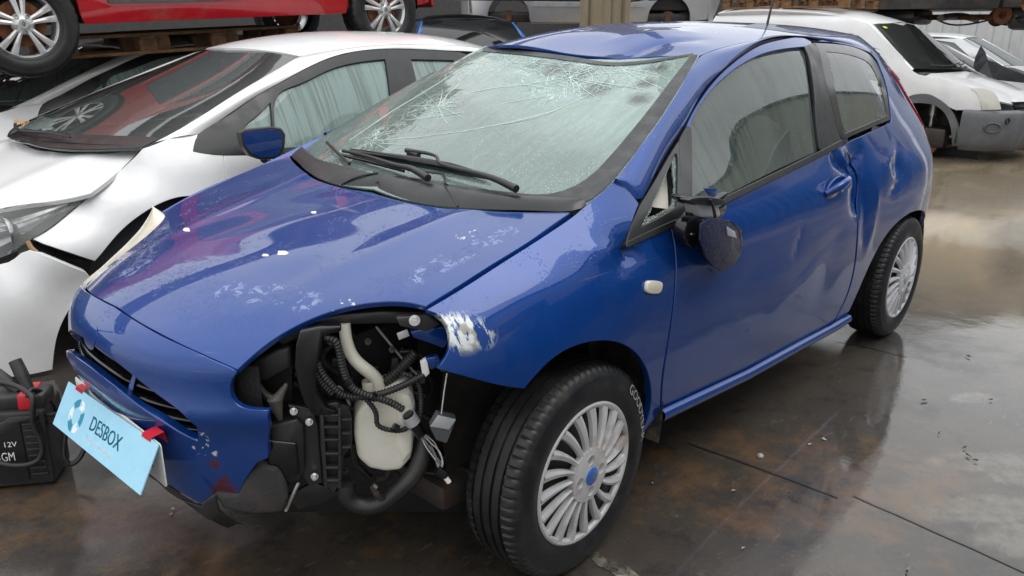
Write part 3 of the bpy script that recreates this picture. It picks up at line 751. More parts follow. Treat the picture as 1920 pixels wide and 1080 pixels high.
# windscreen (left half traced, mirrored)
WL = [[(690, 352), (760, 374), (850, 388), (930, 391), (1098, 385)], [(1098, 385), (1150, 340), (1190, 290), (1235, 228), (1275, 165), (1310, 104)]]
qa = WIND.hit(WL[0]); qa[0, 0] = 0; qb = WIND.hit(WL[1])
top = np.array([[qb[-1, 0], qb[-1, 1]], [-.40, 1.362], [-.25, 1.347], [-.12, 1.346], [0, 1.352]])
L = np.concatenate([resample(crom(qa), .015), resample(crom(qb), .015), resample(top, .015)]); R2 = (L[::-1]*[-1, 1]); R2[:, 1] = np.where(R2[:, 1] > 1.33, R2[:, 1]+.012*np.clip(R2[:, 0], 0, .3)/.3, R2[:, 1])
A = np.concatenate([L, R2]); k = [0]
for i in range(1, len(A)):
    if np.linalg.norm(A[i]-A[k[-1]]) > .003: k.append(i)
if np.linalg.norm(A[k[-1]]-A[0]) < .003: k.pop()
ws_loop = A[k]
# black ceramic border = ring, clear field inside
cen = np.array([0, ws_loop[:, 1].mean()])
def inset(loop, d):
    n = len(loop); T = np.roll(loop, -3, 0)-np.roll(loop, 3, 0); N = np.stack([-T[:, 1], T[:, 0]], 1); N /= np.linalg.norm(N, axis=1)[:, None]
    a = .5*np.sum(loop[:, 0]*np.roll(loop[:, 1], -1)-np.roll(loop[:, 0], -1)*loop[:, 1]); N *= 1 if a > 0 else -1
    return loop+N*d
# --- rear quarter, sill, tail
qp = [SIDE.hit([(1578, 277), (1625, 252), (1671, 230)]), SIDE0.hit([(1672, 224), (1663, 160), (1645, 114), (1614, 90), (1576, 80), (1534, 77)]),
      np.array([[2.78, 1.414], [3.1, 1.389], [3.35, 1.343], [3.6, 1.278], [3.75, 1.218]]),
      np.array([[3.75, 1.218], [3.87, 1.08], [3.94, .95], [3.97, .78], [3.97, .60], [3.95, .40]]), np.array([[3.95, .40], [3.82, .36]]),
      np.concatenate([[[3.82, .36], [3.79, .46], [3.70, .57]], SIDE.hit([(1722, 394), (1690, 410), (1652, 455), (1620, 520), (1592, 583)])]),
      SIDE.hit([(1592, 583), (1578, 594), (1565, 603)]),
      SIDE.hit([(1565, 603), (1589, 555), (1605, 490), (1610, 420), (1609, 350), (1595, 300), (1578, 277)])]
L = np.concatenate([resample(crom(a), .015) for a in qp]); k = [0]
for i in range(1, len(L)):
    if np.linalg.norm(L[i]-L[k[-1]]) > .004: k.append(i)
if np.linalg.norm(L[k[-1]]-L[0]) < .004: k.pop()
quarter = panel('rear_quarter', SIDE, L[k], 'blue_paint', punto, res=.018, depth=.02)
for o in (quarter, qwin): mirror(o)
# right-hand door, one skin with its glass
dr = empty('door'); dr.parent = punto
for o in list(door.children):
    mirror(o, parent=dr)
st = SIDE0.at(SIDE0.hit([(1238, 769), (1320, 731), (1400, 694), (1500, 640), (1562, 607), (1590, 590)])); st = evenly(st, 40)
def sweep(name, path, prof, mat, parent, smooth=40):
    V = []; F = []; k = len(prof)
    for p in path:
        for dy, dz in prof: V.append(p+np.array([0, -dy, dz]))
    for i in range(len(path)-1):
        for j in range(k-1): F.append((i*k+j, (i+1)*k+j, (i+1)*k+j+1, i*k+j+1))
    return mk(name, V, F, mat, parent, smooth=smooth)
sill = sweep('sill', st, [(-.01, .004), (.012, .0), (.019, -.008), (.020, -.020), (.013, -.034), (.0, -.046), (-.03, -.062), (-.10, -.068)], 'blue_paint', punto)
mirror(sill)
# hatch and tail lamp
hx = ncs([.40, .75, 1.0, 1.22, 1.40], [4.03, 4.02, 3.98, 3.86, 3.74])
HAT = Surf(0, lambda y, z: hx(z)-.10*(np.abs(y)/.5)**2.5, 1)
hl_ = np.array([[-.62, .42], [-.60, .8], [-.53, 1.0], [-.42, 1.18], [-.34, 1.34], [0, 1.41], [.34, 1.34], [.42, 1.18], [.53, 1.0], [.60, .8], [.62, .42], [0, .40]])
panel('tailgate', HAT, resample(np.concatenate([hl_, hl_[:1]]), .03)[:-1], 'blue_paint', punto, res=.06, depth=.02)
tl = [np.array([[3.55, 1.290], [3.66, 1.24], [3.76, 1.15], [3.85, 1.03], [3.88, .99]]), np.array([[3.88, .99], [3.80, 1.0], [3.73, 1.07], [3.65, 1.17], [3.55, 1.275]])]
tloop = np.concatenate([resample(crom(a), .015)[:-1] for a in tl]); tail = panel('tail_lamp', SIDE0, tloop, 'red_lens', punto, res=.03, depth=.02, off=.006); mirror(tail)
# aerial
b0 = np.array([3.40, 0, 1.474]); tube('aerial', [b0, b0+[.03, 0, .10], b0+[.17, 0, .42]], [.007, .005, .0025], 'trim_plastic', punto, smooth=0, n=8)

# --- cowl and wipers
cA = HOOD.at(HOOD.hit([(1094, 389)]+HOOD_REAR)); cA = crom(cA, 6); cA[-1, 1] = 0; cA = cA+[.012, 0, .004]
cB = WIND.at(WIND.hit([(1097, 379), (1010, 375), (922, 369), (837, 355), (760, 342), (695, 323)])); cB = crom(cB, 6); cB[-1, 1] = 0; cB = cB+[-.012, 0, .012]
cA = evenly(cA, 30); cB = evenly(cB, 30)
A_ = np.concatenate([cA, (cA*[1, -1, 1])[::-1][1:]]); B_ = np.concatenate([cB, (cB*[1, -1, 1])[::-1][1:]])
cowl = strip('cowl_panel', A_, B_, 'trim_plastic', punto, bulge=.006, out=(-.3, 0, 1), n=8)
for px in [(712, 331), (836, 358)]:
    p = WIND.at(WIND.hit([px]))[0]; j = np.argmin(np.linalg.norm(B_-p, axis=1)); tube('joint_rib', [A_[j]+[0, 0, .003], (A_[j]+B_[j])/2+[-.003, 0, .010], B_[j]+[0, 0, .002]], .003, 'trim_plastic', cowl, n=6)
def wpt(px): return tuple(WIND.at(WIND.hit([px]))[0])
def cracked(g, haze):
    c = g.coord(); ad = g.n('VectorMath', operation='ADD'); sc = g.n('VectorMath', operation='SCALE'); nz = g.n('TexNoise', iScale=7.0, iDetail=4.0); g.t.links.new(c, nz.inputs['Vector'])
    g.t.links.new(nz.outputs['Color'], sc.inputs[0]); sc.inputs['Scale'].default_value = .12; g.t.links.new(c, ad.inputs[0]); g.t.links.new(sc.outputs[0], ad.inputs[1])
    def web(scale, a, b):
        v = g.n('TexVoronoi', iScale=scale, feature='DISTANCE_TO_EDGE'); g.t.links.new(ad.outputs[0], v.inputs['Vector']); return g.rng(v.outputs['Distance'], a, b, 1, 0)
    crz = zone(g, [wpt((1065, 150))+(1.0,), wpt((1150, 140))+(.8,), wpt((940, 112))+(.8,), wpt((820, 200))+(.6,), wpt((1000, 125))+(.9,), wpt((720, 250))+(.5,), wpt((880, 130))+(.6,)], .03, .26)
    hole = zone(g, [wpt((1040, 130))+(1.0,), wpt((1080, 140))+(1.1,), wpt((1120, 165))+(.9,), wpt((1000, 122))+(.7,), wpt((1225, 128))+(.6,), wpt((1212, 155))+(.6,), wpt((1200, 185))+(.6,)], .0, .12)  # broken area, plus a dark tree reflection painted in by thinning the haze
    hole = g.rng(g.math('ADD', hole, g.math('MULTIPLY', g.math('SUBTRACT', g.noise(14.0, 6, .65), .5), 1.1)), .28, .85, 0, 1)
    fine = g.math('MULTIPLY', web(30.0, 0, .05), g.rng(crz, .3, .85, 0, 1)); mid = g.math('MULTIPLY', web(11.0, 0, .016), g.rng(crz, .05, .5, 0, .9)); big = g.math('MULTIPLY', web(4.2, 0, .005), g.rng(crz, .0, .3, .15, .6))
    spark = g.math('MULTIPLY', g.rng(g.noise(240.0, 2, .6), .62, .70, 0, 1), g.rng(g.noise(6.0, 4), .40, .62, .08, .7))
    cr = g.math('MINIMUM', g.math('ADD', g.math('ADD', fine, mid), g.math('ADD', big, spark)), 1.0)
    mpx = g.n('Mapping'); mpx.inputs['Rotation'].default_value = (0, 0, .5); mpx.inputs['Scale'].default_value = (3.0, 20.0, 3.0); g.t.links.new(c, mpx.inputs[0])
    sep = g.n('SeparateXYZ', i0=c); up = g.rng(g.math('SUBTRACT', sep.outputs[2], g.math('MULTIPLY', sep.outputs[1], .16)), 1.17, 1.25, .74, 1.15)
    dust = g.math('MULTIPLY', up, g.rng(g.noise(2.0, 7, .75, mpx.outputs[0]), .3, .7, .80, 1.2)); dust = g.math('MULTIPLY', dust, g.rng(hole, 0, 1, 1, .18))
    sm = g.rng(g.noise(55.0, 4, .7), .56, .70, 0, .25); dust = g.math('ADD', dust, sm)
    hz = g.math('MINIMUM', g.math('ADD', g.math('MULTIPLY', dust, haze), g.math('MULTIPLY', cr, .7)), .96)
    vn = g.n('TexVoronoi', iScale=20.0); g.t.links.new(ad.outputs[0], vn.inputs['Vector']); tilt = g.math('MULTIPLY', vn.outputs['Color'], g.rng(crz, .1, .7, 0, 1))
    h = g.math('ADD', g.math('MULTIPLY', cr, -.4), g.math('ADD', g.math('MULTIPLY', tilt, .55), g.math('MULTIPLY', g.noise(5.0, 3, .5), .6)))
    return g.bump(h, .5, .006), hz
glass('cracked_glass', (.48, .64, .58), 1.4, .36, (.50, .68, .615), .035, cracked)
wscreen = panel('windscreen', WIND, ws_loop, 'cracked_glass', punto, res=.016, depth=.006)
# black ceramic band round the glass (left edge and top visible), a hair above the glass
def band(px_out, px_in, name='edge_band'):
    a = WIND.at(resample(crom(WIND.hit(px_out)), .02)); b = WIND.at(resample(crom(WIND.hit(px_in)), .02)); n = max(len(a), len(b)); a = evenly(a, n); b = evenly(b, n)
    N = np.array([-.45, 0, .9]); return strip(name, a+N*.003, b+N*.003, 'ceramic_band', wscreen, out=(-.4, 0, .9), n=6)
band([(1060, 384), (1098, 382), (1150, 338), (1190, 288), (1235, 226), (1275, 163), (1309, 104)], [(1000, 366), (1052, 361), (1105, 334), (1155, 282), (1212, 213), (1262, 148), (1296, 104)])
band([(700, 330), (760, 347), (837, 360), (922, 374), (1060, 384)], [(700, 322), (760, 332), (837, 346), (922, 358), (1000, 366)])
band([(907, 90), (1000, 98), (1090, 110), (1150, 118), (1230, 112), (1300, 101)], [(905, 97), (1000, 106), (1090, 118), (1150, 124), (1230, 117), (1300, 104)])
def crack_lines():
    rs = np.random.RandomState(4); lines = []
    def star(c, nr, rmax, sy, rings, thick):
        rays_ = []
        for a in np.linspace(0, 2*math.pi, nr, endpoint=False)+rs.uniform(0, .3, nr):
            L_ = rmax*rs.uniform(.35, 1.0); P = [c]; a_ = a
            for k in range(1, 7): a_ += rs.normal(0, .10); P.append((P[-1][0]+L_/6*math.cos(a_), P[-1][1]+L_/6*sy*math.sin(a_)))
            rays_.append(P); lines.append((P, thick*rs.uniform(.5, 1.1)))
        for r in rings:
            for i in range(nr):
                if rs.rand() < .75:
                    def at(P, r):
                        d = [math.hypot(p[0]-c[0], (p[1]-c[1])/sy) for p in P]; return (np.interp(r, d, [p[0] for p in P]), np.interp(r, d, [p[1] for p in P])) if d[-1] > r else None
                    a, b = at(rays_[i], r*rs.uniform(.9, 1.1)), at(rays_[(i+1) % nr], r*rs.uniform(.9, 1.1))
                    if a and b: lines.append(([a, ((a[0]+b[0])/2+rs.normal(0, 2), (a[1]+b[1])/2+rs.normal(0, 1.5)), b], thick*rs.uniform(.5, 1.0)))
    star((1068, 146), 19, 150, .42, (14, 26, 42, 62, 88), .0013); star((822, 199), 12, 95, .5, (12, 26), .0011); star((1165, 128), 11, 120, .6, (16, 34, 60), .0012)
    star((945, 104), 14, 80, .45, (10, 22, 38, 55), .0012); star((700, 268), 8, 70, .4, (20,), .0008); star((1000, 118), 9, 60, .5, (12, 28), .0012)
    for P in ([(705, 262), (780, 258), (870, 247), (960, 232), (1040, 208), (1100, 182), (1140, 150), (1158, 122)], [(915, 98), (960, 112), (1010, 108), (1060, 120), (1110, 128), (1160, 124)], [(640, 262), (720, 205), (800, 152), (880, 108)], [(655, 262), (735, 210), (815, 158), (890, 112)], [(850, 176), (920, 166), (980, 160), (1040, 168)], [(760, 225), (860, 210), (960, 190), (1060, 176)]):
        lines.append(([(p[0]+rs.normal(0, 2), p[1]+rs.normal(0, 1.5)) for p in P], .0012))
    G = []
    for P, t in lines:
        P = np.array(P); rl_ = np.interp(P[:, 0], [640, 700, 800, 870, 905, 1000, 1100, 1155, 1230, 1300], [268, 216, 152, 112, 100, 108, 120, 127, 119, 110]); lo_ = np.interp(P[:, 0], [640, 760, 900, 1000, 1100, 1200, 1290], [285, 315, 345, 352, 325, 225, 118])
        bad = np.where((P[:, 1] < rl_) | (P[:, 1] > lo_) | (P[:, 0] < 645) | (P[:, 0] > 1285))[0]
        if len(bad): P = P[:bad[0]]
        if len(P) < 2: continue
        q = WIND.hit(P); D = WIND.at(q)+WIND.nrm(q)*.0015
        if np.linalg.norm(np.diff(D, axis=0), axis=1).max() > .35: continue
        G.append(tube_geo(D, [t*.6, t, t*.4], n=3, smooth=0, cap=False))
    V, F = merge(*G); o = mk('cracks', V, F, 'crack_white', wscreen); o['kind'] = 'stuff'
crack_lines()
def onw(px, h=.012): 
    q = WIND.hit(px); return WIND.at(q)+WIND.nrm(q)*h
wp = empty('wiper'); wp.parent = punto
tube('blade', onw([(660, 290), (760, 306), (850, 322), (916, 339)], .012), [.006, .009, .009, .004], 'gloss_black', wp, n=8, flat=1.8)
tube('arm', onw([(972, 371), (935, 353), (880, 336), (830, 321), (824, 309), (790, 300), (768, 297)], .03), [.012, .010, .007, .006, .005, .006, .008], 'trim_plastic', wp, n=8)
box('adapter', onw([(780, 301)], .022)[0], (.02, .06, .016), 'trim_plastic', wp, R=eul(0, 0, -.15))
wp2 = empty('wiper'); wp2.parent = punto
tube('blade', onw([(640, 296), (700, 310), (760, 327)], .012), [.005, .008, .005], 'gloss_black', wp2, n=8)
tube('arm', onw([(808, 349), (775, 330), (752, 325), (700, 308), (650, 296)], .028), [.012, .010, .008, .006, .006], 'trim_plastic', wp2, n=8)
tube('linkage', onw([(768, 327), (815, 332), (832, 335), (838, 354)], .016), .004, 'trim_plastic', wp2, n=6)
tube('stub', onw([(618, 276), (636, 294), (660, 317)], .02), .006, 'trim_plastic', wp2, n=6)

# --- headlamp on the far side, repeater, door handle, badge recess
hlr = SIDE0.at(resample(crom(SIDE0.hit([(801, 579), (822, 588), (838, 607), (845, 640), (838, 668), (822, 690)])), .02))
hlh = HOOD.at(resample(crom(HOOD.hit(HOOD_LAMP)), .02))
hlb = BUMP.at(resample(crom(BUMP.hit(lampL[:-1])), .02))
e1 = evenly(np.concatenate([hlh[::-1], hlb]), 40)*[1, -1, 1]; e2 = evenly(np.concatenate([SIDE0.at(SIDE0.hit([(800, 580)])), SIDE0.at(SIDE0.hit([(830, 600), (838, 640), (822, 690)])), [[.33, -.62, .63]], [[.20, -.50, .62]]]), 40)*[1, -1, 1]
strip('headlamp', e1+[0, .004, -.004], e2, 'cream_lens', punto, bulge=.048, out=(-.45, 1, .62), n=10)
q = SIDE.hit([(1224, 538)])[0]; pc = SIDE.at([q])[0]
ang = -.12; rep = [( .042*math.cos(a)*(1-.0*math.sin(a)), .017*math.sin(a)) for a in np.linspace(0, 2*math.pi, 24, endpoint=False)]
rep = [(math.copysign(abs(math.cos(a))**.6, math.cos(a))*.040, math.copysign(abs(math.sin(a))**.6, math.sin(a))*.018) for a in np.linspace(0, 2*math.pi, 24, endpoint=False)]
prism('side_repeater', rep, -.006, .010, 'cream_lens', punto, ax=1, bev=.003, R=eul(0, .25, 0), at=pc+[0, -.002, 0])
q = SIDE.hit([(1563, 350)])[0]; pc = SIDE.at([q])[0]
hd_ = [(math.cos(a)*.085, math.sin(a)*.036) for a in np.linspace(0, 2*math.pi, 32, endpoint=False)]
hnd = prism('door_handle', hd_, -.006, .004, 'blue_paint', door, ax=1, bev=.003, R=eul(0, -.22, 0), at=pc+[0, -.004, 0])
V, F = tube_geo([(-.085, 0, -.004), (-.045, -.028, .010), (0, -.036, .014), (.045, -.030, .010), (.085, -.004, -.004)], [.010, .013, .014, .013, .010], n=10, flat=1.25)
V = np.array(V) @ eul(0, -.22, 0).T+pc+np.array([0, -.006, .006]); mk('pull', V, F, 'blue_paint', hnd, smooth=60)
lathe('lock', [(.0, -.012), (.008, -.012), (.009, -.006), (.0095, 0)], 'bright_metal', hnd, n=16, at=pc+[.05, -.006, -.018])
q = BUMP.hit([(165, 622)])[0]; q[0] = -.005
for r_, o_ in ((.036, .0012),):
    panel('badge_recess', BUMP, np.array([(q[0]+r_*math.cos(t), q[1]-.01+r_*.8*math.sin(t)) for t in np.linspace(0, 2*math.pi, 36, endpoint=False)]), 'blue_paint', bumper, res=.01, depth=.0012, off=.0006)

# --- grille: slats, bracket, dark radiator behind
grl = empty('grille'); grl.parent = punto
def bumpline(z, y0, y1, back): 
    ys = np.linspace(y0, y1, 24); return np.stack([BUMP.f(ys, np.full(24, z))+back, ys, np.full(24, z)], 1)
GV = []
for z, bk, r in ((.700, .05, .010), (.672, .045, .008), (.645, .040, .009), (.618, .04, .008), (.592, .035, .010), (.568, .03, .008)):
    tube('slat', bumpline(z-.0, -.38, .38, bk), r, 'gloss_black', grl, n=6, smooth=0, flat=.6)
P_ = bumpline(.64, -.42, .42, .085)
mk('radiator_core', np.concatenate([P_+[0, 0, -.16], P_+[0, 0, .075]]), [(i, i+1, 24+i+1, 24+i) for i in range(23)], 'radiator', grl)
q0 = BUMP.at([[-.155, .70]])[0]; q1 = BUMP.at([[-.155, .60]])[0]
tube('bracket', [q0+[.03, 0, .0], q0+[.03, 0, -.03], q1+[.030, 0, .04], q1+[.022, 0, 0.015]], [.006, .007, .010, .011], 'blue_paint', grl, n=6, flat=.6)
# lower lip and torn liner under the bumper
lipA = BUMP.at(BUMP.hit([(404, 940), (376, 948), (310, 907), (262, 870), (222, 836)])); lipA[-1, 1] = 0
lipA = evenly(np.concatenate([lipA, [[lipA[-1][0], .2, lipA[-1][2]], [.22, .5, lipA[-1][2]]]]), 30); lipB = lipA+np.array([.07, 0, -.10]); lipB[:, 2] = np.maximum(lipB[:, 2]+.01*np.sin(np.arange(30)*1.9), .10)
strip('undertray_lip', lipA, lipB, 'dark_plastic', punto, out=(-1, 0, -.3), n=4, bulge=.01)

# --- number plate (part of the car) and the sign clipped over it
SA = .485; SO = np.array([.030, -.071, .559]); SW, SH = .262, .117
plate = empty('number_plate'); plate.parent = punto
prism('plate_board', [(-.26+.006, -.055), (.26-.006, -.055), (.26, -.049), (.26, .049), (.26-.006, .055), (-.26+.006, .055), (-.26, .049), (-.26, -.049)], -.0012, .0012, 'plate_white', plate, ax=0, bev=.0005, at=(.040, -.071, .508))
V, F = text_geo('P', .092); V = np.array(V); mk('character', np.stack([np.full(len(V), .0382), -V[:, 0]*.8-.071-.205, V[:, 1]+.508], 1), F, 'plate_ink', plate)
sign = empty('dealer_sign', 'pale blue plastic DESBOX sign clipped over the number plate with red clips', 'sign', loc=tuple(SO))
_u = np.array([-math.sin(-.022), -math.cos(.022), .027]); _u = np.array([math.sin(.022), -1, .027]); _u /= np.linalg.norm(_u)
_dn = np.array([-math.sin(SA), 0, -math.cos(SA)]); _nn = np.cross(_dn, _u); _nn /= np.linalg.norm(_nn)
if _nn[0] > 0: _nn = -_nn
def on_sign(P2, h=.0): 
    P2 = np.atleast_2d(P2); return np.array([_u*p[0]+_dn*p[1]+_nn*h for p in P2])
def sign_poly(name, pts, mat, h0=.0014, h1=.0017, parent=None):
    a = on_sign(pts, h1); n = len(pts); return mk(name, a, [tuple(range(n))], mat, parent or sign)
pts = [(-SW, 0), (SW, 0), (SW, SH), (-SW, SH)]
a = on_sign(pts, -.0014); b = on_sign(pts, .0014); mk('board', np.concatenate([a, b]), [(0, 1, 2, 3), (7, 6, 5, 4)]+[(i, 4+i, 4+(i+1) % 4, (i+1) % 4) for i in range(4)], 'sign_blue', sign)
def sign_text(s, size, cx, cy, mat, stretch=1.0, name='lettering', bold=0.0):
    V, F = text_geo(s, size); V = np.array(V); mk(name, on_sign(np.stack([V[:, 0]*stretch+cx, -V[:, 1]+cy], 1), .0018), F, mat, sign)
sign_text('DESBOX', .050, .020, .054, 'sign_dark', .92)
for d in (.0011, -.0011, .0005, -.0005): sign_text('DESBOX', .050, .020+d, .054, 'sign_dark', .92)
sign_text('Desguace de vehículos', .0175, .013, .089, 'sign_white', 1.0)
sign_text('Desguace de vehículos', .0175, .0135, .0893, 'sign_white', 1.0)
def arc_piece(a0, a1, r0, r1, c=(-.152, .062)):
    A = np.linspace(math.radians(a0), math.radians(a1), 7)
    return [(c[0]+r1*math.cos(t), c[1]-r1*math.sin(t)*1.05) for t in A]+[(c[0]+r0*math.cos(t), c[1]-r0*math.sin(t)*1.05) for t in A[::-1]]
for a0 in (95, 335, 215):
    sign_poly('logo_segment', arc_piece(a0, a0+52, .022, .041), 'sign_dark')
for a0 in (38, 158, 278):
    A = arc_piece(a0, a0+50, .020, .042); cx, cy = -.152, .062
    am = math.radians(a0+50); 
    # spanner: a stem with an open jaw
    pc = [(cx+r*math.cos(math.radians(t)), cy-r*1.05*math.sin(math.radians(t))) for r, t in ((.040, a0), (.043, a0+24), (.041, a0+46), (.036, a0+50), (.034, a0+36), (.029, a0+34), (.026, a0+44), (.021, a0+52), (.019, a0+36), (.022, a0+16), (.024, a0))]
    sign_poly('logo_spanner', pc, 'sign_white')
for u0 in (-.185, .205):
    q = [on_sign([(u0-.022, -.002)], .002)[0], on_sign([(u0+.022, -.002)], .002)[0]]
    A_ = np.array([on_sign([(u0+x, .006)], .003)[0] for x in (-.022, .022)]); B_ = np.array([on_sign([(u0+x, -.003)], .003)[0] for x in (-.022, .022)]); C_ = B_+np.array([.030, 0, .004]); D_ = C_+np.array([.004, 0, -.03])
    V = np.concatenate([A_, B_, C_, D_]); mk('clip', V, [(0, 1, 3, 2), (2, 3, 5, 4), (4, 5, 7, 6)], 'red_plastic', sign)

# --- engine bay seen through the empty headlamp opening
_A = np.array([.185, -.435]); _t = np.array([.345, -.245]); _t /= np.linalg.norm(_t); _n = np.array([-_t[1], _t[0]]); _n = _n if _n[1] > 0 else -_n
def bay(px, d):
    D = rays(px); d = np.broadcast_to(d, len(D)); o = CAMP[:2]-_A; out = []
    for r, dd in zip(D, d):
        t = (dd-o@_n)/(r[:2]@_n); out.append(CAMP+t*r)
    return np.array(out)
def slab(name, px, d, thick, mat, parent, bev=.004, seg=False):
    """traced outline at depth d behind the lamp opening, with real thickness going back"""
    P = bay(px, d); b3 = np.array([_n[0], _n[1], 0]); n = len(P); bm = bmesh.new()
    a = [bm.verts.new(p) for p in P]; b = [bm.verts.new(p+b3*thick) for p in P]
    bm.faces.new(a); bm.faces.new(b[::-1])
    for i in range(n): bm.faces.new((a[i], b[i], b[(i+1) % n], a[(i+1) % n]))
    bmesh.ops.recalc_face_normals(bm, faces=list(bm.faces))
    if bev: bmesh.ops.bevel(bm, geom=list(bm.edges), offset=bev, segments=3, affect='EDGES', profile=.5, clamp_overlap=True)
    bm.verts.ensure_lookup_table(); V = [tuple(v.co) for v in bm.verts]; F = [tuple(v.index for v in f.verts) for f in bm.faces]; bm.free()
    return mk(name, V, F, mat, parent, smooth=40)
bayroot = empty('engine_bay'); bayroot.parent = punto
def bolt(px, d, r=.0075, flange=.011, mat='bright_metal'):
    p = bay([px], d)[0]; ax = np.array([-_n[0], -_n[1], 0.12]); T, U, B = frames(np.array([p, p+ax]))
    V, F = merge(tube_geo([p, p+ax*.005], flange, n=16, smooth=0), tube_geo([p+ax*.005, p+ax*.016], r, n=6, smooth=0), tube_geo([p+ax*.016, p+ax*.020], r*.45, n=8, smooth=0))
    mk('bolt', V, F, mat, bayroot, smooth=30)
# back wall and inner wing
V = bay([(380, 540), (860, 540), (900, 760), (860, 960), (500, 960), (380, 800)], [.30, .34, .36, .36, .34, .30]); mk('bulkhead', V, [(0, 1, 2, 3, 4, 5)], 'dark_plastic', bayroot)
V = np.array([(.66, -.62, .84), (1.25, -.62, .97), (1.25, -.56, .20), (.72, -.52, .22), (.66, -.55, .50)]); mk('inner_wing', V, [(0, 1, 2, 3, 4)], 'dark_metal', bayroot)
slab('slam_panel', [(500, 632), (560, 602), (640, 588), (720, 582), (780, 584), (830, 602), (838, 622), (790, 612), (742, 608), (650, 610), (600, 616), (530, 650)], .10, .07, 'dark_plastic', bayroot, .008)
slab('slam_panel_bracket', [(742, 596), (800, 590), (826, 608), (800, 622), (750, 612)], .03, .03, 'black_plastic', bayroot, .004)
bolt((777, 600), .022, .009, .013)
slab('wing_bracket', [(768, 622), (800, 612), (838, 616), (843, 640), (832, 655), (800, 642), (775, 634)], .055, .03, 'blue_paint', bayroot, .005)
slab('wing_bracket_tab', [(744, 626), (764, 618), (768, 630), (748, 638)], .05, .006, 'label_grey', bayroot, .001)
slab('lamp_strap', [(562, 622), (600, 614), (640, 612), (640, 622), (606, 630), (600, 662), (592, 700), (594, 735), (612, 765), (632, 772), (620, 782), (588, 780), (572, 760), (560, 728), (552, 690), (554, 650)], .035, .025, 'gloss_black', bayroot, .004)
slab('radiator_side', [(432, 712), (500, 660), (548, 640), (548, 800), (500, 790), (450, 765)], .16, .02, 'radiator', bayroot, .002)
slab('fan_shroud', [(455, 690), (520, 655), (545, 650), (545, 690), (500, 716), (470, 712)], .10, .05, 'black_plastic', bayroot, .008)
tube('air_horn', bay([(486, 722), (500, 742), (516, 750)], .075), [.006, .010, .012], 'dark_metal', bayroot, n=12)
lathe('horn_mouth', [(.004, .05), (.010, .02), (.016, .0), (.018, -.002), (.014, .0)], 'horn_grey', bayroot, n=20, axis=2, at=bay([(518, 752)], .06)[0], R=eul(.3, .5, 0))
tube('horn_mouth', bay([(516, 748), (520, 768), (527, 790)], .058), [.018, .013, .005], 'horn_grey', bayroot, n=16)
slab('support_box', [(506, 800), (556, 786), (570, 800), (572, 880), (560, 905), (528, 908), (506, 880)], .035, .07, 'dark_plastic', bayroot, .006)
slab('support_box_lid', [(504, 826), (556, 832), (562, 892), (530, 898), (502, 880)], .028, .012, 'gloss_black', bayroot, .004)
slab('support_plate', [(540, 760), (586, 766), (596, 800), (604, 905), (580, 912), (560, 880), (556, 800)], .055, .012, 'black_plastic', bayroot, .002)
for b in ((551, 770), (580, 790), (590, 892)): bolt(b, .048, .006, .009)
# ribbed crash-box bracket
lad = [(598, 762), (630, 754), (652, 762), (660, 790), (660, 836), (645, 856), (640, 906), (626, 924), (610, 910), (600, 850)]
slab('crash_bracket', lad, .060, .02, 'black_plastic', bayroot, .003)
for y0, y1 in ((778, 782), (800, 804), (824, 828), (850, 854), (876, 880), (900, 904)):
    slab('rib', [(608, y0), (640, y0), (640, y1), (608, y1)], .035, .026, 'black_plastic', bayroot, .001)
for x0, x1, xa, xb in ((600, 606, 608, 614), (634, 639, 634, 640)):
    slab('rib', [(x0, 766), (x1, 766), (xb, 915), (xa, 915)], .035, .026, 'black_plastic', bayroot, .001)
for y0 in (786, 812, 838): slab('rib', [(640, y0), (658, y0), (658, y0+4), (640, y0+4)], .04, .02, 'black_plastic', bayroot, .001)
# washer bottle: rounded body, shoulder, filler neck
wb = empty('washer_bottle'); wb.parent = punto
slab('tank', [(676, 766), (694, 748), (724, 734), (752, 722), (770, 730), (780, 758), (777, 820), (772, 860), (752, 884), (722, 886), (692, 880), (670, 860), (663, 815), (665, 785)], .075, .11, 'reservoir', wb, .022)
slab('tank_side', [(740, 742), (768, 736), (778, 764), (774, 850), (754, 874), (744, 840)], .068, .03, 'reservoir', wb, .012)
tube('filler_neck', bay([(646, 606), (650, 640), (664, 672), (690, 696), (708, 716), (712, 738), (722, 752)], [.10, .10, .10, .10, .105, .11, .12]), [.014, .0145, .015, .016, .016, .017, .018], 'reservoir', wb, n=16)
lathe('pump_port', [(.0, -.008), (.012, -.008), (.014, 0), (.014, .02)], 'reservoir', wb, n=18, axis=2, at=bay([(690, 728)], .10)[0])
# wiring looms in corrugated sleeve
for pth, d, r in (([(608, 632), (628, 640), (638, 668), (646, 700), (662, 728), (692, 742), (726, 752), (756, 768)], .045, .0085),
                  ([(594, 676), (604, 700), (622, 722), (640, 738), (668, 744), (706, 740), (748, 726), (796, 702)], .055, .0085),
                  ([(684, 746), (698, 762), (706, 780), (708, 796), (730, 806), (756, 806), (772, 796)], .05, .006),
                  ([(752, 700), (772, 706), (786, 724), (790, 752), (788, 780), (784, 800)], .06, .0055),
                  ([(586, 690), (600, 716), (622, 738)], .09, .010), ([(716, 720), (752, 690), (780, 660)], .11, .013)):
    tube('wiring_loom', bay(pth, d), r, 'loom', bayroot, ribs=.008, rib=.10, n=10)
for k in range(5):
    tube('wire', bay([(624, 722), (640+k*3, 728+k*5), (648+k*2, 744+k*4), (655, 756+k)], .06+.004*k), .0018, 'wire_grey', bayroot, n=5)
tube('cable', bay([(705, 612), (740, 655), (780, 700), (795, 710)], .13), .003, 'wire_grey', bayroot, n=6)
cb = bay([(764, 776), (775, 792), (790, 816)], .045)
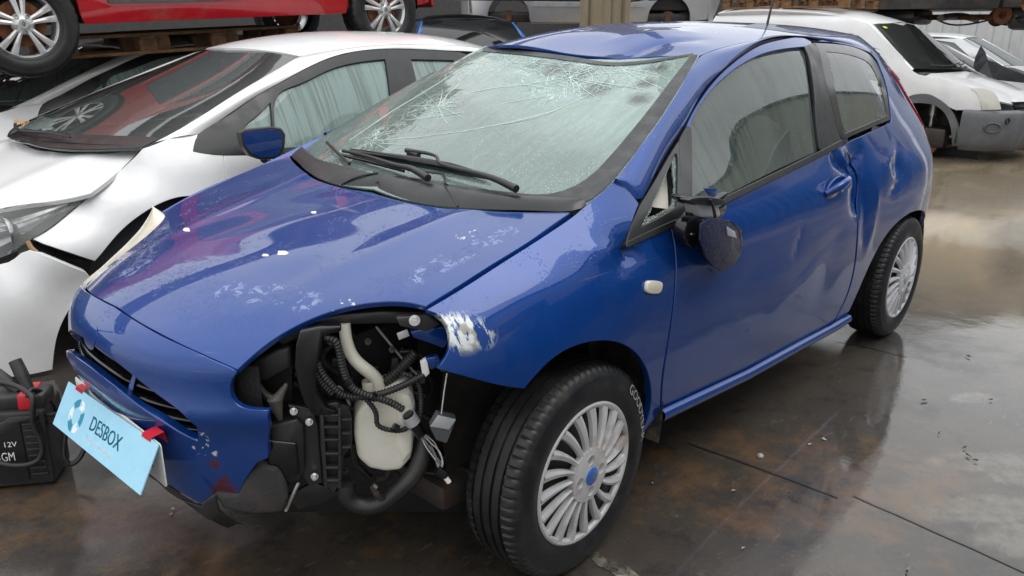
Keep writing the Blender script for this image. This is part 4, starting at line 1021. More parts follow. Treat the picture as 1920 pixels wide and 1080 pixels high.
V, F = merge(tube_geo(cb[:2], [.014, .017], n=14, smooth=0), tube_geo([cb[1], cb[2]], [.016, .012], n=14, smooth=0)); mk('connector', V, F, 'gloss_black', bayroot, smooth=40)
tube('connector_tape', bay([(766, 780), (776, 794)], .045), .0182, 'label_grey', bayroot, smooth=0, n=14)
for k in range(6):
    j = np.array([random.uniform(-6, 6) for _ in range(6)])
    tube('wire', bay([(788+k, 812), (798+j[0]+k*3, 832+j[1]), (812+j[2]+k*2, 852+j[3]), (818+k*3+j[4]*.5, 868+j[5]*.5), (826, 884)], .04+.003*k), .0016, 'wire_white' if k % 2 else 'wire_grey', bayroot, n=5)
hb = bay([(818, 880), (832, 890), (842, 903)], .04)
V, F = merge(tube_geo(hb[:2], [.012, .013], n=12, smooth=0), tube_geo([hb[1], hb[2]], [.008, .006], n=12, smooth=0)); mk('bulb_holder', V, F, 'gloss_black', bayroot, smooth=40)
tube('bulb_tip', bay([(836, 896), (842, 904)], .035), .0065, 'white_plastic', bayroot, smooth=0, n=10)
slab('control_unit', [(806, 802), (820, 778), (856, 786), (846, 812), (838, 832), (818, 826)], .02, .03, 'dark_grey_plastic', bayroot, .003)
slab('unit_label', [(807, 800), (822, 779), (855, 787), (842, 806)], .015, .004, 'label_grey', bayroot, .001)
tube('wire', bay([(838, 700), (832, 740), (827, 782)], .03), .0016, 'wire_white', bayroot, n=5)
slab('relay_socket', [(788, 680), (800, 672), (806, 700), (794, 712)], .05, .015, 'white_plastic', bayroot, .002)
slab('relay', [(798, 672), (822, 668), (830, 684), (808, 694)], .045, .02, 'blue_paint', bayroot, .003)
tube('coolant_hose', bay([(648, 905), (655, 935), (680, 948), (712, 944), (745, 920), (776, 888), (792, 850), (795, 815)], [.08, .08, .075, .07, .07, .075, .09, .11]), .0225, 'rubber_hose', bayroot, n=16)
tube('hose_clip', bay([(697, 912), (706, 926), (716, 938)], .045), [.006, .009, .006], 'dark_metal', bayroot, n=8)
tube('clip_screw', bay([(700, 908), (706, 914)], .03), .005, 'bright_metal', bayroot, n=8, smooth=0)
slab('bumper_foam', [(400, 928), (446, 928), (452, 906), (466, 886), (484, 874), (520, 880), (534, 902), (540, 935), (532, 962), (480, 966), (420, 958)], .015, .10, 'foam', bayroot, .010)
slab('liner_flap', [(376, 950), (404, 930), (412, 962), (392, 976), (340, 938)], .01, .008, 'dark_plastic', bayroot, .001)
tube('stay_rod', bay([(560, 905), (548, 930), (536, 958)], .03), .004, 'metal', bayroot, n=6)
slab('liner_scrap', [(536, 930), (590, 905), (640, 925), (600, 945), (560, 955)], .07, .01, 'dark_plastic', bayroot, .001)
# clutter further back: hoses, brackets, clips
_rs = np.random.RandomState(11)
for k in range(16):
    x0, y0 = _rs.uniform(560, 800), _rs.uniform(610, 840); P = [(x0, y0)]
    for _ in range(4): P.append((P[-1][0]+_rs.uniform(-45, 45), P[-1][1]+_rs.uniform(-10, 45)))
    tube('cable', bay(P, _rs.uniform(.15, .24)), _rs.choice([.003, .004, .006, .009]), ['loom', 'rubber_hose', 'dark_metal'][k % 3], bayroot, n=7)
for k in range(12):
    x0, y0 = _rs.uniform(450, 800), _rs.uniform(620, 900); w_, h_ = _rs.uniform(8, 30), _rs.uniform(6, 22)
    slab('bracket', [(x0, y0), (x0+w_, y0+_rs.uniform(-6, 6)), (x0+w_+_rs.uniform(-5, 5), y0+h_), (x0+_rs.uniform(-4, 4), y0+h_)], _rs.uniform(.13, .22), .02, ['dark_metal', 'black_plastic', 'gloss_black', 'horn_grey'][k % 4], bayroot, .002)
for px_ in ((620, 640), (690, 640), (735, 655), (560, 700), (830, 690), (786, 745), (648, 880), (742, 800)): bolt(px_, .12, .005, .008, 'dark_metal')
for px_, d_ in (((741, 800), .045), ((652, 712), .04), ((700, 742), .045)): tube('cable_clip', bay([(px_[0]-4, px_[1]), (px_[0]+5, px_[1]+5)], d_), .011, 'gloss_black', bayroot, n=8, smooth=0)
slab('tank_label', [(752, 770), (766, 766), (768, 800), (754, 806)], .066, .002, 'plate_white', bayroot, 0)
box('subframe', (.80, -.30, .24), (.30, .55, .08), 'dark_metal', bayroot, bev=.02)
box('engine_block', (.62, .0, .52), (.42, .62, .46), 'dark_metal', bayroot, bev=.05)
box('battery_tray', (.60, -.32, .62), (.22, .20, .20), 'black_plastic', bayroot, bev=.01)
lathe('strut', [(.0, .48), (.035, .48), (.04, .2), (.055, .2), (.055, .19), (.03, .18), (.028, .0)], 'dark_metal', bayroot, n=16, axis=2, at=(.97, -.60, .30))
# dark wheel-arch liner behind the front wheel
al = [(.945+.385*math.cos(t), .335+.385*math.sin(t)) for t in np.linspace(math.radians(-14), math.radians(118), 28)]
V = []; 
for x, z in al: V += [(x, -.815, z), (x, -.60, z)]
liner = mk('arch_liner', V, [(2*i, 2*i+1, 2*i+3, 2*i+2) for i in range(len(al)-1)], 'muddy_liner', punto, smooth=60); mirror(liner)
al = [(3.455+.40*math.cos(t), .335+.385*math.sin(t)) for t in np.linspace(math.radians(0), math.radians(165), 28)]
V = []
for x, z in al: V += [(x, -.78, z), (x, -.56, z)]
liner = mk('arch_liner', V, [(2*i, 2*i+1, 2*i+3, 2*i+2) for i in range(len(al)-1)], 'muddy_liner', punto, smooth=60); mirror(liner)

# --- hanging door mirror
mr = empty('door_mirror'); mr.parent = punto
def door_pt(px, h): 
    q = SIDE0.hit([px]); return (SIDE0.at(q)+SIDE0.nrm(q)*h)[0]
def mslab(name, px, h0, thick, mat, bev=.003, parent=mr, hs=None):
    q = SIDE0.hit(px); yy = SIDE0.at(SIDE0.hit([(1340, 430)]))[0][1]
    P = np.array([W0.plane([p], 1, yy-(h0 if hs is None else hs[i]))[0] for i, p in enumerate(px)]); n = len(P); bm = bmesh.new()
    a = [bm.verts.new(p) for p in P]; b = [bm.verts.new(p+np.array([0, thick, 0])) for p in P]; bm.faces.new(a); bm.faces.new(b[::-1])
    for i in range(n): bm.faces.new((a[i], b[i], b[(i+1) % n], a[(i+1) % n]))
    bmesh.ops.recalc_face_normals(bm, faces=list(bm.faces))
    if bev: bmesh.ops.bevel(bm, geom=list(bm.edges), offset=bev, segments=2, affect='EDGES', profile=.5, clamp_overlap=True)
    bm.verts.ensure_lookup_table(); V = [tuple(v.co) for v in bm.verts]; F = [tuple(v.index for v in f.verts) for f in bm.faces]; bm.free()
    return mk(name, V, F, mat, parent, smooth=40)
def ell(c, a, b, rot=0, n=22, sq=1.0):
    out = []
    for t in np.linspace(0, 2*math.pi, n, endpoint=False):
        x, y = a*math.copysign(abs(math.cos(t))**sq, math.cos(t)), b*math.copysign(abs(math.sin(t))**sq, math.sin(t)); out.append((c[0]+x*math.cos(rot)-y*math.sin(rot), c[1]+x*math.sin(rot)+y*math.cos(rot)))
    return out
mslab('mount', [(1298, 400), (1315, 392), (1345, 388), (1362, 380), (1364, 392), (1356, 404), (1350, 410), (1318, 408), (1300, 425), (1308, 455), (1296, 460), (1286, 440), (1288, 415)], .03, .03, 'gloss_black')
mslab('base_collar', ell((1328, 378), 36, 8, .05), .07, .03, 'trim_plastic')
mslab('base_plate', [(1290, 372), (1300, 368), (1316, 376), (1340, 378), (1358, 366), (1366, 360), (1362, 374), (1348, 386), (1322, 390), (1302, 384)], .05, .06, 'gloss_black')
mslab('hinge_post', [(1308, 382), (1348, 382), (1352, 404), (1346, 410), (1316, 408)], .055, .05, 'label_grey', .006)
mslab('painted_shard', [(1320, 353), (1343, 353), (1348, 362), (1340, 370), (1330, 366)], .085, .004, 'blue_paint', .001)
_yy = SIDE0.at(SIDE0.hit([(1340, 430)]))[0][1]
tube('torn_cable', [W0.plane([p], 1, _yy-.075)[0] for p in ((1332, 374), (1337, 388), (1341, 407))], [.003, .004, .005], 'rubber_hose', mr, n=8)
mslab('housing', ell((1358, 458), 35, 46, .15), .060, .022, 'gloss_black', .003)
mslab('torn_rim', [(1378, 424), (1392, 432), (1390, 446), (1392, 462), (1384, 480), (1378, 478), (1384, 452)], .075, .012, 'trim_plastic', .001)
mslab('snapped_clip', [(1330, 504), (1344, 507), (1338, 512)], .08, .008, 'trim_plastic', .001)
mslab('backing_plate', ell((1306, 436), 22, 30, .1), .05, .04, 'gloss_black', .006)
mslab('mirror_glass', [(1315, 420), (1328, 411), (1350, 409), (1368, 415), (1382, 430), (1388, 452), (1385, 480), (1374, 501), (1354, 508), (1338, 500), (1323, 480), (1313, 450)], .085, .006, 'mirror_blue', .0010)
mslab('glass_remnant', [(1363, 424), (1378, 434), (1382, 447), (1365, 442)], .087, .003, 'label_grey', .0005)
mslab('motor_bolt', ell((1300, 440), 3, 3), .055, .006, 'bright_metal', .0005)

# --- loose chips on the bonnet
for cx_, cy_, rx_c, ry_c in ((351, 432, 6, 4), (529, 474, 10, 5), (497, 478, 6, 3), (589, 399, 5, 3)):
    h_ = HOOD.hit([(cx_+rx_c*(1+.25*math.sin(3*t+cx_))*math.cos(t), cy_+ry_c*(1+.25*math.cos(2*t))*math.sin(t)) for t in np.linspace(0, 2*math.pi, 14, endpoint=False)])
    panel('paint_chip', HOOD, h_, 'paint_chip', hood, res=.02, depth=.0008, off=.0008, disp=hood_disp)
# --- interior
panel('b_pillar', SIDE0, outline(SIDE0, [[(1500, 80), (1560, 84)], [(1560, 84), (1600, 262)], [(1600, 262), (1534, 290)], [(1534, 290), (1500, 80)]]), 'trim_plastic', punto, res=.05, depth=.02, off=-.022)
cab = empty('cabin'); cab.parent = punto
dsh = ncs([-.62, 0, .62], [1.0, 1.02, 1.0])
V, F = box_geo((1.42, 0, .86), (.62, 1.28, .20), None, .06); mk('dashboard', V, F, 'interior_plastic', cab, smooth=40)
V, F = box_geo((1.50, .0, .70), (.5, 1.3, .25), None, .04); mk('lower_dashboard', V, F, 'interior_plastic', cab, smooth=40)
V, F = lathe_geo([(.175+.014*math.cos(t), .014*math.sin(t)) for t in np.linspace(0, 2*math.pi, 10)], n=36, axis=0)
V = np.array(V) @ eul(0, -.35, 0).T+[1.82, -.36, .90]; mk('steering_wheel', V, F, 'interior_plastic', cab, smooth=60)
V, F = merge(box_geo((1.81, -.36, .90), (.05, .14, .14), eul(0, -.35, 0), .02), box_geo((1.81, -.36, .88), (.03, .34, .04), eul(0, -.35, 0), .01)); mk('steering_hub', V, F, 'interior_plastic', cab, smooth=40)
def seat(x, y):
    s_ = empty('seat'); s_.parent = punto
    V, F = box_geo((x, y, .50), (.50, .48, .16), eul(0, -.1, 0), .06); mk('cushion', V, F, 'seat_fabric', s_, smooth=60)
    V, F = box_geo((x+.33, y, .84), (.15, .46, .60), eul(0, .28, 0), .06); mk('backrest', V, F, 'seat_fabric', s_, smooth=60)
    V, F = box_geo((x+.44, y, 1.22), (.09, .26, .17), eul(0, .2, 0), .04); mk('headrest', V, F, 'seat_fabric', s_, smooth=60)
seat(2.0, -.36); seat(2.0, .36)
V, F = merge(box_geo((3.0, 0, .55), (.45, 1.2, .16), None, .05), box_geo((3.3, 0, .85), (.14, 1.2, .55), eul(0, .3, 0), .05)); mk('rear_bench', V, F, 'seat_fabric', cab, smooth=60)
box('floor_pan', (2.2, 0, .26), (2.9, 1.40, .06), 'dark_plastic', cab, bev=.01)
for s in (-1, 1): mk('door_card', [(1.30, s*.745, .28), (2.66, s*.745, .28), (2.66, s*.735, 1.02), (1.30, s*.735, .90)], [(0, 1, 2, 3)], 'pale_lining' if s > 0 else 'interior_plastic', cab)
mk('firewall', [(1.15, -.70, .2), (1.15, .70, .2), (1.10, .66, .96), (1.10, -.66, .96)], [(0, 1, 2, 3)], 'dark_plastic', cab)
xs_ = np.linspace(1.95, 3.65, 12); ys_ = np.linspace(-.50, .50, 9); V = [(x, y, float(roof_f(np.array([x]), np.array([y]))[0])-.035) for x in xs_ for y in ys_]
mk('headliner', V, [(i*9+j, i*9+j+1, (i+1)*9+j+1, (i+1)*9+j) for i in range(11) for j in range(8)], 'pale_lining', cab, smooth=60)
box('rear_shelf', (3.45, 0, .98), (.45, 1.25, .03), 'interior_plastic', cab)
lc = np.array(door_pt((1240, 380), -.10)); 
V = [door_pt((1245, 372), -.05), door_pt((1268, 384), -.03), door_pt((1270, 300), -.05), door_pt((1258, 302), -.06)]; mk('pillar_lining', V, [(0, 1, 2, 3)], 'pale_lining', cab)

# --- wheels
def tyre_geo(R=.304, W=.095, n=360, rb=.200):
    prof = [(rb, W*.80), (rb+.012, W*.95), (rb+.045, W), (rb+.075, W*.97), (R-.014, W*.86), (R-.006, W*.78)]
    gro = (.046, .016, -.016, -.046); ys = []
    tr = [(R-.003, W*.70)]
    for gy in gro: tr += [(R, gy*W/.095+.005), (R-.007, gy*W/.095+.0042), (R-.007, gy*W/.095-.0042), (R, gy*W/.095-.005)]
    tr += [(R-.003, -W*.70)]
    o = [(R-.006, -W*.78), (R-.014, -W*.86), (R-.026, -W*.925), (R-.030, -W*.945), (R-.034, -W*.945), (rb+.055, -W*.985), (rb+.040, -W), (rb+.018, -W*.97), (rb+.012, -W*.93), (rb+.006, -W*.92), (rb, -W*.84), (rb-.012, -W*.76)]
    P = prof+tr+o; sh = [j for j, (r, y) in enumerate(P) if r > R-.02 and abs(y) > W*.5]
    shs = set(sh)
    def rmod(i, j):
        if j in shs and i % 5 == 0: return -.0045
        return 0.0
    return lathe_geo(P, n, 1, rmod=rmod)
TV, TF = tyre_geo(); TV = np.array(TV)
def hubcap_geo(broken=True):
    out = []
    NS = 19
    # outer ring
    ring = [(.1985, -.070), (.2045, -.080), (.2040, -.086), (.199, -.0895), (.192, -.088), (.186, -.082), (.186, -.074)]
    out.append(lathe_geo(ring, 88, 1))
    # swirling blades
    rs = np.linspace(.066, .191, 9)
    for k in range(NS):
        a = 2*math.pi*k/NS; V = []; F = []
        for i, r in enumerate(rs):
            t = i/8; sw = a+(.15*(t-.1)**1.5 if t > .1 else 0); wd = (.0052+.0098*t)/r; yv = -.097+.010*t*t
            for da, dy in ((-wd, .014), (-wd*.9, .001), (-wd*.2, -.0028), (wd*.8, .002), (wd, .014)):
                V.append((r*math.cos(sw+da), yv+dy, r*math.sin(sw+da)))
        for i in range(8):
            for j in range(4): F.append((i*5+j, (i+1)*5+j, (i+1)*5+j+1, i*5+j+1))
        if broken and k in (19,): 
            V = V[:30]; F = [f for f in F if max(f) < 30]
        out.append((V, F))
    # centre disc with four bolt recesses
    c = np.array([(.0765*math.cos(t), .0765*math.sin(t)) for t in np.linspace(0, 2*math.pi, 66, endpoint=False)]); c *= (1+.03*np.where(np.arange(66) % 3 == 0, 1, -.3))[:, None]
    hs = [np.array([(.047*math.cos(b)+.0155*math.cos(t), .047*math.sin(b)+.0155*math.sin(t)) for t in np.linspace(0, 2*math.pi, 20, endpoint=False)]) for b in np.radians([20, 110, 200, 290])]
    V, F = tri_region(c, hs, .012); V3 = np.array([(p[0], -.100-.006*(1-(np.hypot(*p)/.0765)**2), p[1]) for p in V]); 
    F = [tuple(f) if np.cross(V3[f[1]]-V3[f[0]], V3[f[2]]-V3[f[0]])[1] < 0 else tuple(f[::-1]) for f in F]; out.append((V3, F))
    out.append(([(p[0], -.0995, p[1]) for p in c]+[(p[0]*.98, -.080, p[1]*.98) for p in c], [(i, (i+1) % 66, 66+(i+1) % 66, 66+i) for i in range(66)]))
    for h in hs:
        m0 = h.mean(0); n = len(h); out.append(([(p[0], -.1035, p[1]) for p in h]+[(m0[0]+(p[0]-m0[0])*.8, -.082, m0[1]+(p[1]-m0[1])*.8) for p in h], [(i, (i+1) % n, n+(i+1) % n, n+i) for i in range(n)]))
    return merge(*out), hs
(HV, HF), HSL = hubcap_geo(True); (HV2, HF2), _ = hubcap_geo(False)
def wheel(loc, steer=0.0, side=-1, cap='hubcap', geo=(HV, HF), spin=0.0, text=True):
    w_ = empty('wheel', loc=loc, rot=(0, 0, steer)); w_.parent = punto
    Rs = eul(0, 0, 0) if side < 0 else eul(0, 0, math.pi); Ry = eul(0, spin, 0)
    ty = mk('tyre', TV @ Rs.T, TF, 'rubber', w_, smooth=35)
    rim = lathe_geo([(.190, .08), (.180, .07), (.172, .03), (.172, -.05), (.185, -.066), (.200, -.072), (.203, -.082), (.198, -.083)], 64, 1)
    disc = lathe_geo([(.02, -.060), (.08, -.066), (.11, -.060), (.14, -.052), (.172, -.045)], 64, 1)
    V, F = merge(rim, disc); mk('steel_rim', np.array(V) @ Rs.T, F, 'steel_wheel', w_, smooth=40)
    hubc = mk('hubcap', np.array(geo[0]) @ Ry.T @ Rs.T, geo[1], cap, w_, smooth=32)
    for h in HSL:
        m0 = h.mean(0); n = len(h); V = np.array([(m0[0]+(p[0]-m0[0])*.84, -.0845, m0[1]+(p[1]-m0[1])*.84) for p in h]); mk('bolt_recess', V @ Ry.T @ Rs.T, [tuple(range(n))], 'rust' if cap == 'hubcap' else 'dark_metal', hubc)
    if text:
        V, F = lathe_geo([(.0, -.1105), (.022, -.1095), (.0255, -.1075), (.0258, -.104)], 32, 1); mk('centre_badge', np.array(V), F, 'badge_blue', hubc, smooth=40)
        V, F = text_geo('FIAT', .017); V = np.array(V) @ np.array(Matrix.Rotation(-.25, 3, 'Z')).T; mk('badge_lettering', np.stack([V[:, 0], np.full(len(V), -.1112), V[:, 1]*1.25], 1), F, 'bright_metal', hubc)
        V, F = text_geo('GOODYEAR', .038, align='LEFT'); V = np.array(V); r0 = .266; a0 = math.radians(47)
        ang = a0-V[:, 0]*1.06/r0; rr = r0+V[:, 1]*1.05
        yy = -np.interp(rr, [.21, .218, .24, .255, .270, .274, .278, .290], np.array([.93, .97, 1.0, .985, .947, .945, .925, .86])*.095)-.0030
        mk('lettering', np.stack([rr*np.cos(ang), yy, rr*np.sin(ang)], 1), F, 'tyre_letter', ty)
    else:
        V, F = lathe_geo([(.0, -.1105), (.022, -.1095), (.0255, -.1075), (.0258, -.104)], 32, 1); mk('centre_badge', np.array(V) @ Rs.T, F, 'label_grey', hubc, smooth=40)
    return w_
wheel((.945, -.736, .302), math.radians(1.4), -1, 'hubcap', (HV, HF), spin=.3)
wheel((3.455, -.733, .302), 0, -1, 'clean_hubcap', (HV2, HF2), spin=.7, text=False)
wheel((.945, .736, .302), 0, 1, 'hubcap', (HV2, HF2), text=False)
wheel((3.455, .733, .302), 0, 1, 'clean_hubcap', (HV2, HF2), text=False)
# ------------------------------------------------------------------ other vehicles
def dedupe(L, tol=.004):
    k = [0]
    for i in range(1, len(L)):
        if np.linalg.norm(L[i]-L[k[-1]]) > tol: k.append(i)
    if np.linalg.norm(L[k[-1]]-L[0]) < tol: k.pop()
    return L[k]
def loop_uv(*segs, step=.03): return dedupe(np.concatenate([resample(crom(np.array(s, float)), step) for s in segs]))
def poly_uv(pts, step=.03): 
    P = np.array(list(pts)+[pts[0]], float); return dedupe(resample_keep(P, step))
def resample_keep(P, step):
    out = []
    for a, b in zip(P[:-1], P[1:]):
        n = max(1, int(np.linalg.norm(b-a)/step)); out += [a+(b-a)*i/n for i in range(n)]
    return np.array(out)
def sym(L, yi=1):
    R_ = np.array(L)[::-1].copy(); R_[:, yi] *= -1; return dedupe(np.concatenate([np.array(L), R_]))

# ---- alloy wheel with five split spokes
def alloy_geo(r=.215):
    out = [lathe_geo([(r-.02, .07), (r-.028, .0), (r-.022, -.055), (r+.002, -.075), (r+.008, -.085), (r, -.088), (r-.012, -.082), (r-.022, -.066)], 60, 1)]
    for k in range(5):
        a = 2*math.pi*k/5+math.pi/2
        for s in (-1, 1):
            V = []; n = 7
            for i in range(n):
                t = i/(n-1); rr = .035+(r-.05)*t; off = s*(.010+.018*t+.012*t*t); wd = .010+.012*t**1.5; yv = -.088+.010*t
                for w_, dy in ((-wd, .03), (-wd, .002), (0, -.003), (wd, .002), (wd, .03)):
                    u = off+w_; V.append((rr*math.cos(a)-u*math.sin(a), yv+dy, rr*math.sin(a)+u*math.cos(a)))
            F = [(i*5+j, (i+1)*5+j, (i+1)*5+j+1, i*5+j+1) for i in range(n-1) for j in range(4)]; out.append((V, F))
    out.append(lathe_geo([(.0, -.098), (.028, -.097), (.034, -.092), (.060, -.088), (.068, -.07)], 40, 1))
    return merge(*out)
AV, AF = alloy_geo()
TV2, TF2 = tyre_geo(.325, .11, 180, .212)
TV3, TF3 = tyre_geo(.30, .09, 90, .20)
def alloy_wheel(parent, at, side=-1, spin=0.0):
    w_ = empty('wheel', loc=at); w_.parent = parent; Rs = eul(0, 0, 0) if side < 0 else eul(0, 0, math.pi); Ry = eul(0, spin, 0)
    mk('tyre', np.array(TV2) @ Rs.T, TF2, 'rubber', w_, smooth=35)
    al = mk('alloy_rim', np.array(AV) @ Ry.T @ Rs.T, AF, 'alloy', w_, smooth=35)
    for k in range(5):
        b = 2*math.pi*(k+.5)/5+math.pi/2; V, F = lathe_geo([(.0, -.078), (.008, -.078), (.0105, -.0935)], 12, 1); mk('wheel_bolt', (np.array(V)+[.050*math.cos(b), -.0045, .050*math.sin(b)]) @ Ry.T @ Rs.T, F, 'dark_metal', al)
    mk('brake_disc', np.array(lathe_geo([(.05, -.03), (.14, -.03), (.14, -.01)], 40, 1)[0]) @ Rs.T, lathe_geo([(.05, -.03), (.14, -.03), (.14, -.01)], 40, 1)[1], 'rust', w_, smooth=30)
    D = [(0, .017), (.011, 0), (0, -.017), (-.011, 0)]; V = np.array([(x, -.1000, z) for x, z in D]+[(x*.55, -.1000, z*.55) for x, z in D]); mk('emblem', V @ Ry.T @ Rs.T, [(i, (i+1) % 4, 4+(i+1) % 4, 4+i) for i in range(4)], 'dark_metal', al)
    return w_
def steel_wheel(parent, at, side=-1):
    w_ = empty('wheel', loc=at); w_.parent = parent; Rs = eul(0, 0, 0) if side < 0 else eul(0, 0, math.pi)
    mk('tyre', np.array(TV3) @ Rs.T, TF3, 'rubber', w_, smooth=35)
    V, F = merge(lathe_geo([(.19, .06), (.172, .0), (.172, -.05), (.2, -.072), (.203, -.08)], 40, 1), lathe_geo([(.0, -.075), (.06, -.072), (.08, -.06), (.12, -.055), (.172, -.045)], 40, 1)); mk('steel_rim', np.array(V) @ Rs.T, F, 'clean_hubcap', w_, smooth=40)
    return w_

# ---- generic car made of trimmed panels (local x rearwards from the nose, y to its right)
def generic_car(name, label, frame, paint, L=4.1, W=1.70, H=1.50, wb=2.55, fo=.82, belt=.95, hoodz=.80, cowlx=.95, cowlz=1.0, wtx=1.75, wheels='none', wheelz=.30, glassm='dark_glass', group=None, lamp=True, gz=0.0, roofpaint=None, boot=False, res=.07, cladding=None, cat='car'):
    root = empty(name, label, cat, group, loc=tuple(frame.o), rot=frame.rot); h = W/2
    tx = ncs([0, .12, .35, .8, L*.5, L-.6, L-.2, L], [.62, .78, .92, .99, 1.0, .985, .92, .80])
    pz = ncs([.15, .30, .55, .75, belt, belt+.15, H-.18, H-.06, H+.02], [.93, .97, 1.0, .99, .935, .87, .70, .60, .50])
    S = Surf(1, lambda x, z: -h*tx(x)*pz(z), -1, frame)
    rw = wtx; rx = L-.55
    arch = lambda cx: [(cx+.34*math.cos(t), .30+.34*math.sin(t)) for t in np.linspace(math.pi*1.02, -.02*math.pi, 15)]
    fx_, rx_ = fo, fo+wb
    low = loop_uv([(.30, .24), (fx_-.36, .24)], arch(fx_), [(fx_+.36, .22), (rx_-.36, .22)], arch(rx_), [(rx_+.36, .26), (L-.12, .30)], [(L-.12, .30), (L-.02, .6), (L-.06, belt-.05)], [(L-.06, belt-.05), (L*.7, belt+.03), (cowlx+.25, belt-.02)], [(cowlx+.25, belt-.02), (cowlx, cowlz-.03), (.5, hoodz+.01), (.22, hoodz-.10)], [(.22, hoodz-.10), (.18, .5), (.30, .24)], step=.05)
    o = panel('body_side', S, low, paint, root, res=res, depth=.03); mirror(o)
    # glasshouse: painted frame with glazed openings
    gh = loop_uv([(cowlx+.10, cowlz-.02), (wtx-.02, H-.11)], [(wtx-.02, H-.11), (wtx+.5, H-.035), (rx-.3, H-.04), (rx+.05, H-.12)], [(rx+.05, H-.12), (L-.15, belt+.10), (L-.06, belt-.04)], [(L-.06, belt-.04), (L*.7, belt+.035), (cowlx+.25, belt-.015), (cowlx+.10, cowlz-.02)], step=.05)
    bx = (wtx+rx)/2
    w1 = poly_uv([(cowlx+.42, belt+.03), (wtx+.12, H-.16), (wtx+.45, H-.115), (bx-.05, H-.11), (bx-.05, belt+.05)], .06)
    w2 = poly_uv([(bx+.05, belt+.05), (bx+.05, H-.11), (rx-.25, H-.12), (rx-.02, H-.20), (L-.36, belt+.13), (L-.45, belt+.07)], .06)
    o = panel('cabin_frame', S, gh, paint, root, res=res, depth=.03, holes=[w1, w2]); mirror(o)
    for w_ in (w1, w2):
        o = panel('side_window', S, w_, glassm, root, res=.12, depth=0, off=-.008); mirror(o)
    hcz = ncs([0, .12, .4, cowlx, cowlx+.3], [hoodz-.22, hoodz-.10, hoodz+.02, cowlz, cowlz+.08])
    HS = Surf(2, lambda x, y: hcz(x)-.05*(np.abs(y)/(h*.85))**2.4, 1, frame)
    hp = sym(loop_uv([(.13, 0), (.16, -h*.45), (.24, -h*.66)], [(.24, -h*.66), (.6, -h*.83), (cowlx+.1, -h*.86)], [(cowlx+.1, -h*.86), (cowlx-.02, -h*.4), (cowlx-.05, 0)], step=.05))
    panel('hood', HS, hp, paint, root, res=res, depth=.02)
    wcx = ncs([cowlz-.1, cowlz, H-.10, H], [cowlx-.25, cowlx-.02, wtx-.08, wtx+.14])
    WS = Surf(0, lambda y, z: wcx(z)+.14*(np.abs(y)/(h*.8))**2, -1, frame)
    wl = sym(loop_uv([(0, cowlz-.01), (-h*.84, cowlz-.01)], [(-h*.84, cowlz-.01), (-h*.63, H-.10)], [(-h*.63, H-.10), (0, H-.055)], step=.06), 0)
    panel('windscreen', WS, wl, glassm, root, res=.1, depth=.01)
    for s in (-1, 1):
        A_ = [WS.at([[s*h*(.84-.21*t), cowlz-.01+(H-.09-cowlz)*t]])[0] for t in np.linspace(0, 1, 10)]; B_ = [np.array([cowlx+.10+(wtx-.12-cowlx)*t, s*h*float(tx(cowlx+.1+(wtx-.12-cowlx)*t))*float(pz(cowlz-.02+(H-.09-cowlz)*t)), cowlz-.02+(H-.09-cowlz)*t]) for t in np.linspace(0, 1, 10)]
        strip('windscreen_pillar', A_, B_, paint, root, bulge=.015, out=(-.4, s, .4), n=5)
    rcz = ncs([wtx-.3, wtx, wtx+.45, (wtx+rx)/2, rx, rx+.3], [H-.16, H-.055, H-.005, H, H-.07, H-.17])
    RS = Surf(2, lambda x, y: rcz(x)-.055*(np.abs(y)/(h*.62))**2.3, 1, frame)
    rl = sym(loop_uv([(wtx-.05, 0), (wtx+.03, -h*.63)], [(wtx+.03, -h*.63), (bx, -h*.645), (rx+.02, -h*.60)], [(rx+.02, -h*.60), (rx+.06, 0)], step=.06))
    panel('roof', RS, rl, roofpaint or paint, root, res=res*1.3, depth=.02)
    # ends
    for nm, x0, sg in (('front_bumper', .0, -1), ('rear_bumper', L, 1)):
        E = Surf(0, lambda y, z, x0=x0, sg=sg: x0-sg*(.02+.22*(np.abs(y)/h)**3+.10*np.clip((z-.62)/.3, 0, 1)**2), sg, frame)
        t_ = hoodz-.08 if sg < 0 else belt-.03
        panel(nm, E, poly_uv([(-h*.93, .24), (h*.93, .24), (h*.90, t_), (-h*.90, t_)], .06), paint, root, res=res*1.2, depth=.02)
    if lamp:
        lo = loop_uv([(.16, hoodz-.20), (.20, hoodz-.08), (.52, hoodz+.0)], [(.52, hoodz+.0), (.46, hoodz-.10), (.30, hoodz-.22), (.16, hoodz-.20)], step=.04); o = panel('headlamp', S, lo, 'lamp_solid', root, res=.06, depth=.02, off=.004); mirror(o)
    TG = Surf(0, lambda y, z: L-.04-.42*np.clip((z-belt)/(H-belt), 0, 1.2)**1.2-.10*(np.abs(y)/h)**3, 1, frame)
    panel('tailgate', TG, poly_uv([(-h*.86, belt-.05), (h*.86, belt-.05), (h*.60, H-.07), (-h*.60, H-.07)], .08), paint, root, res=.1, depth=.02)
    panel('rear_window', TG, poly_uv([(-h*.70, belt+.06), (h*.70, belt+.06), (h*.56, H-.13), (-h*.56, H-.13)], .08), glassm, root, res=.1, depth=.01, off=.004)
    box('chassis', (L*.5, 0, .30), (L-.7, W-.28, .16), 'dark_metal', root, bev=.04)
    box('cabin_shell', (bx-.1, 0, .66), (rx-cowlx-.3, W-.26, .5), 'interior_plastic', root, bev=.06)
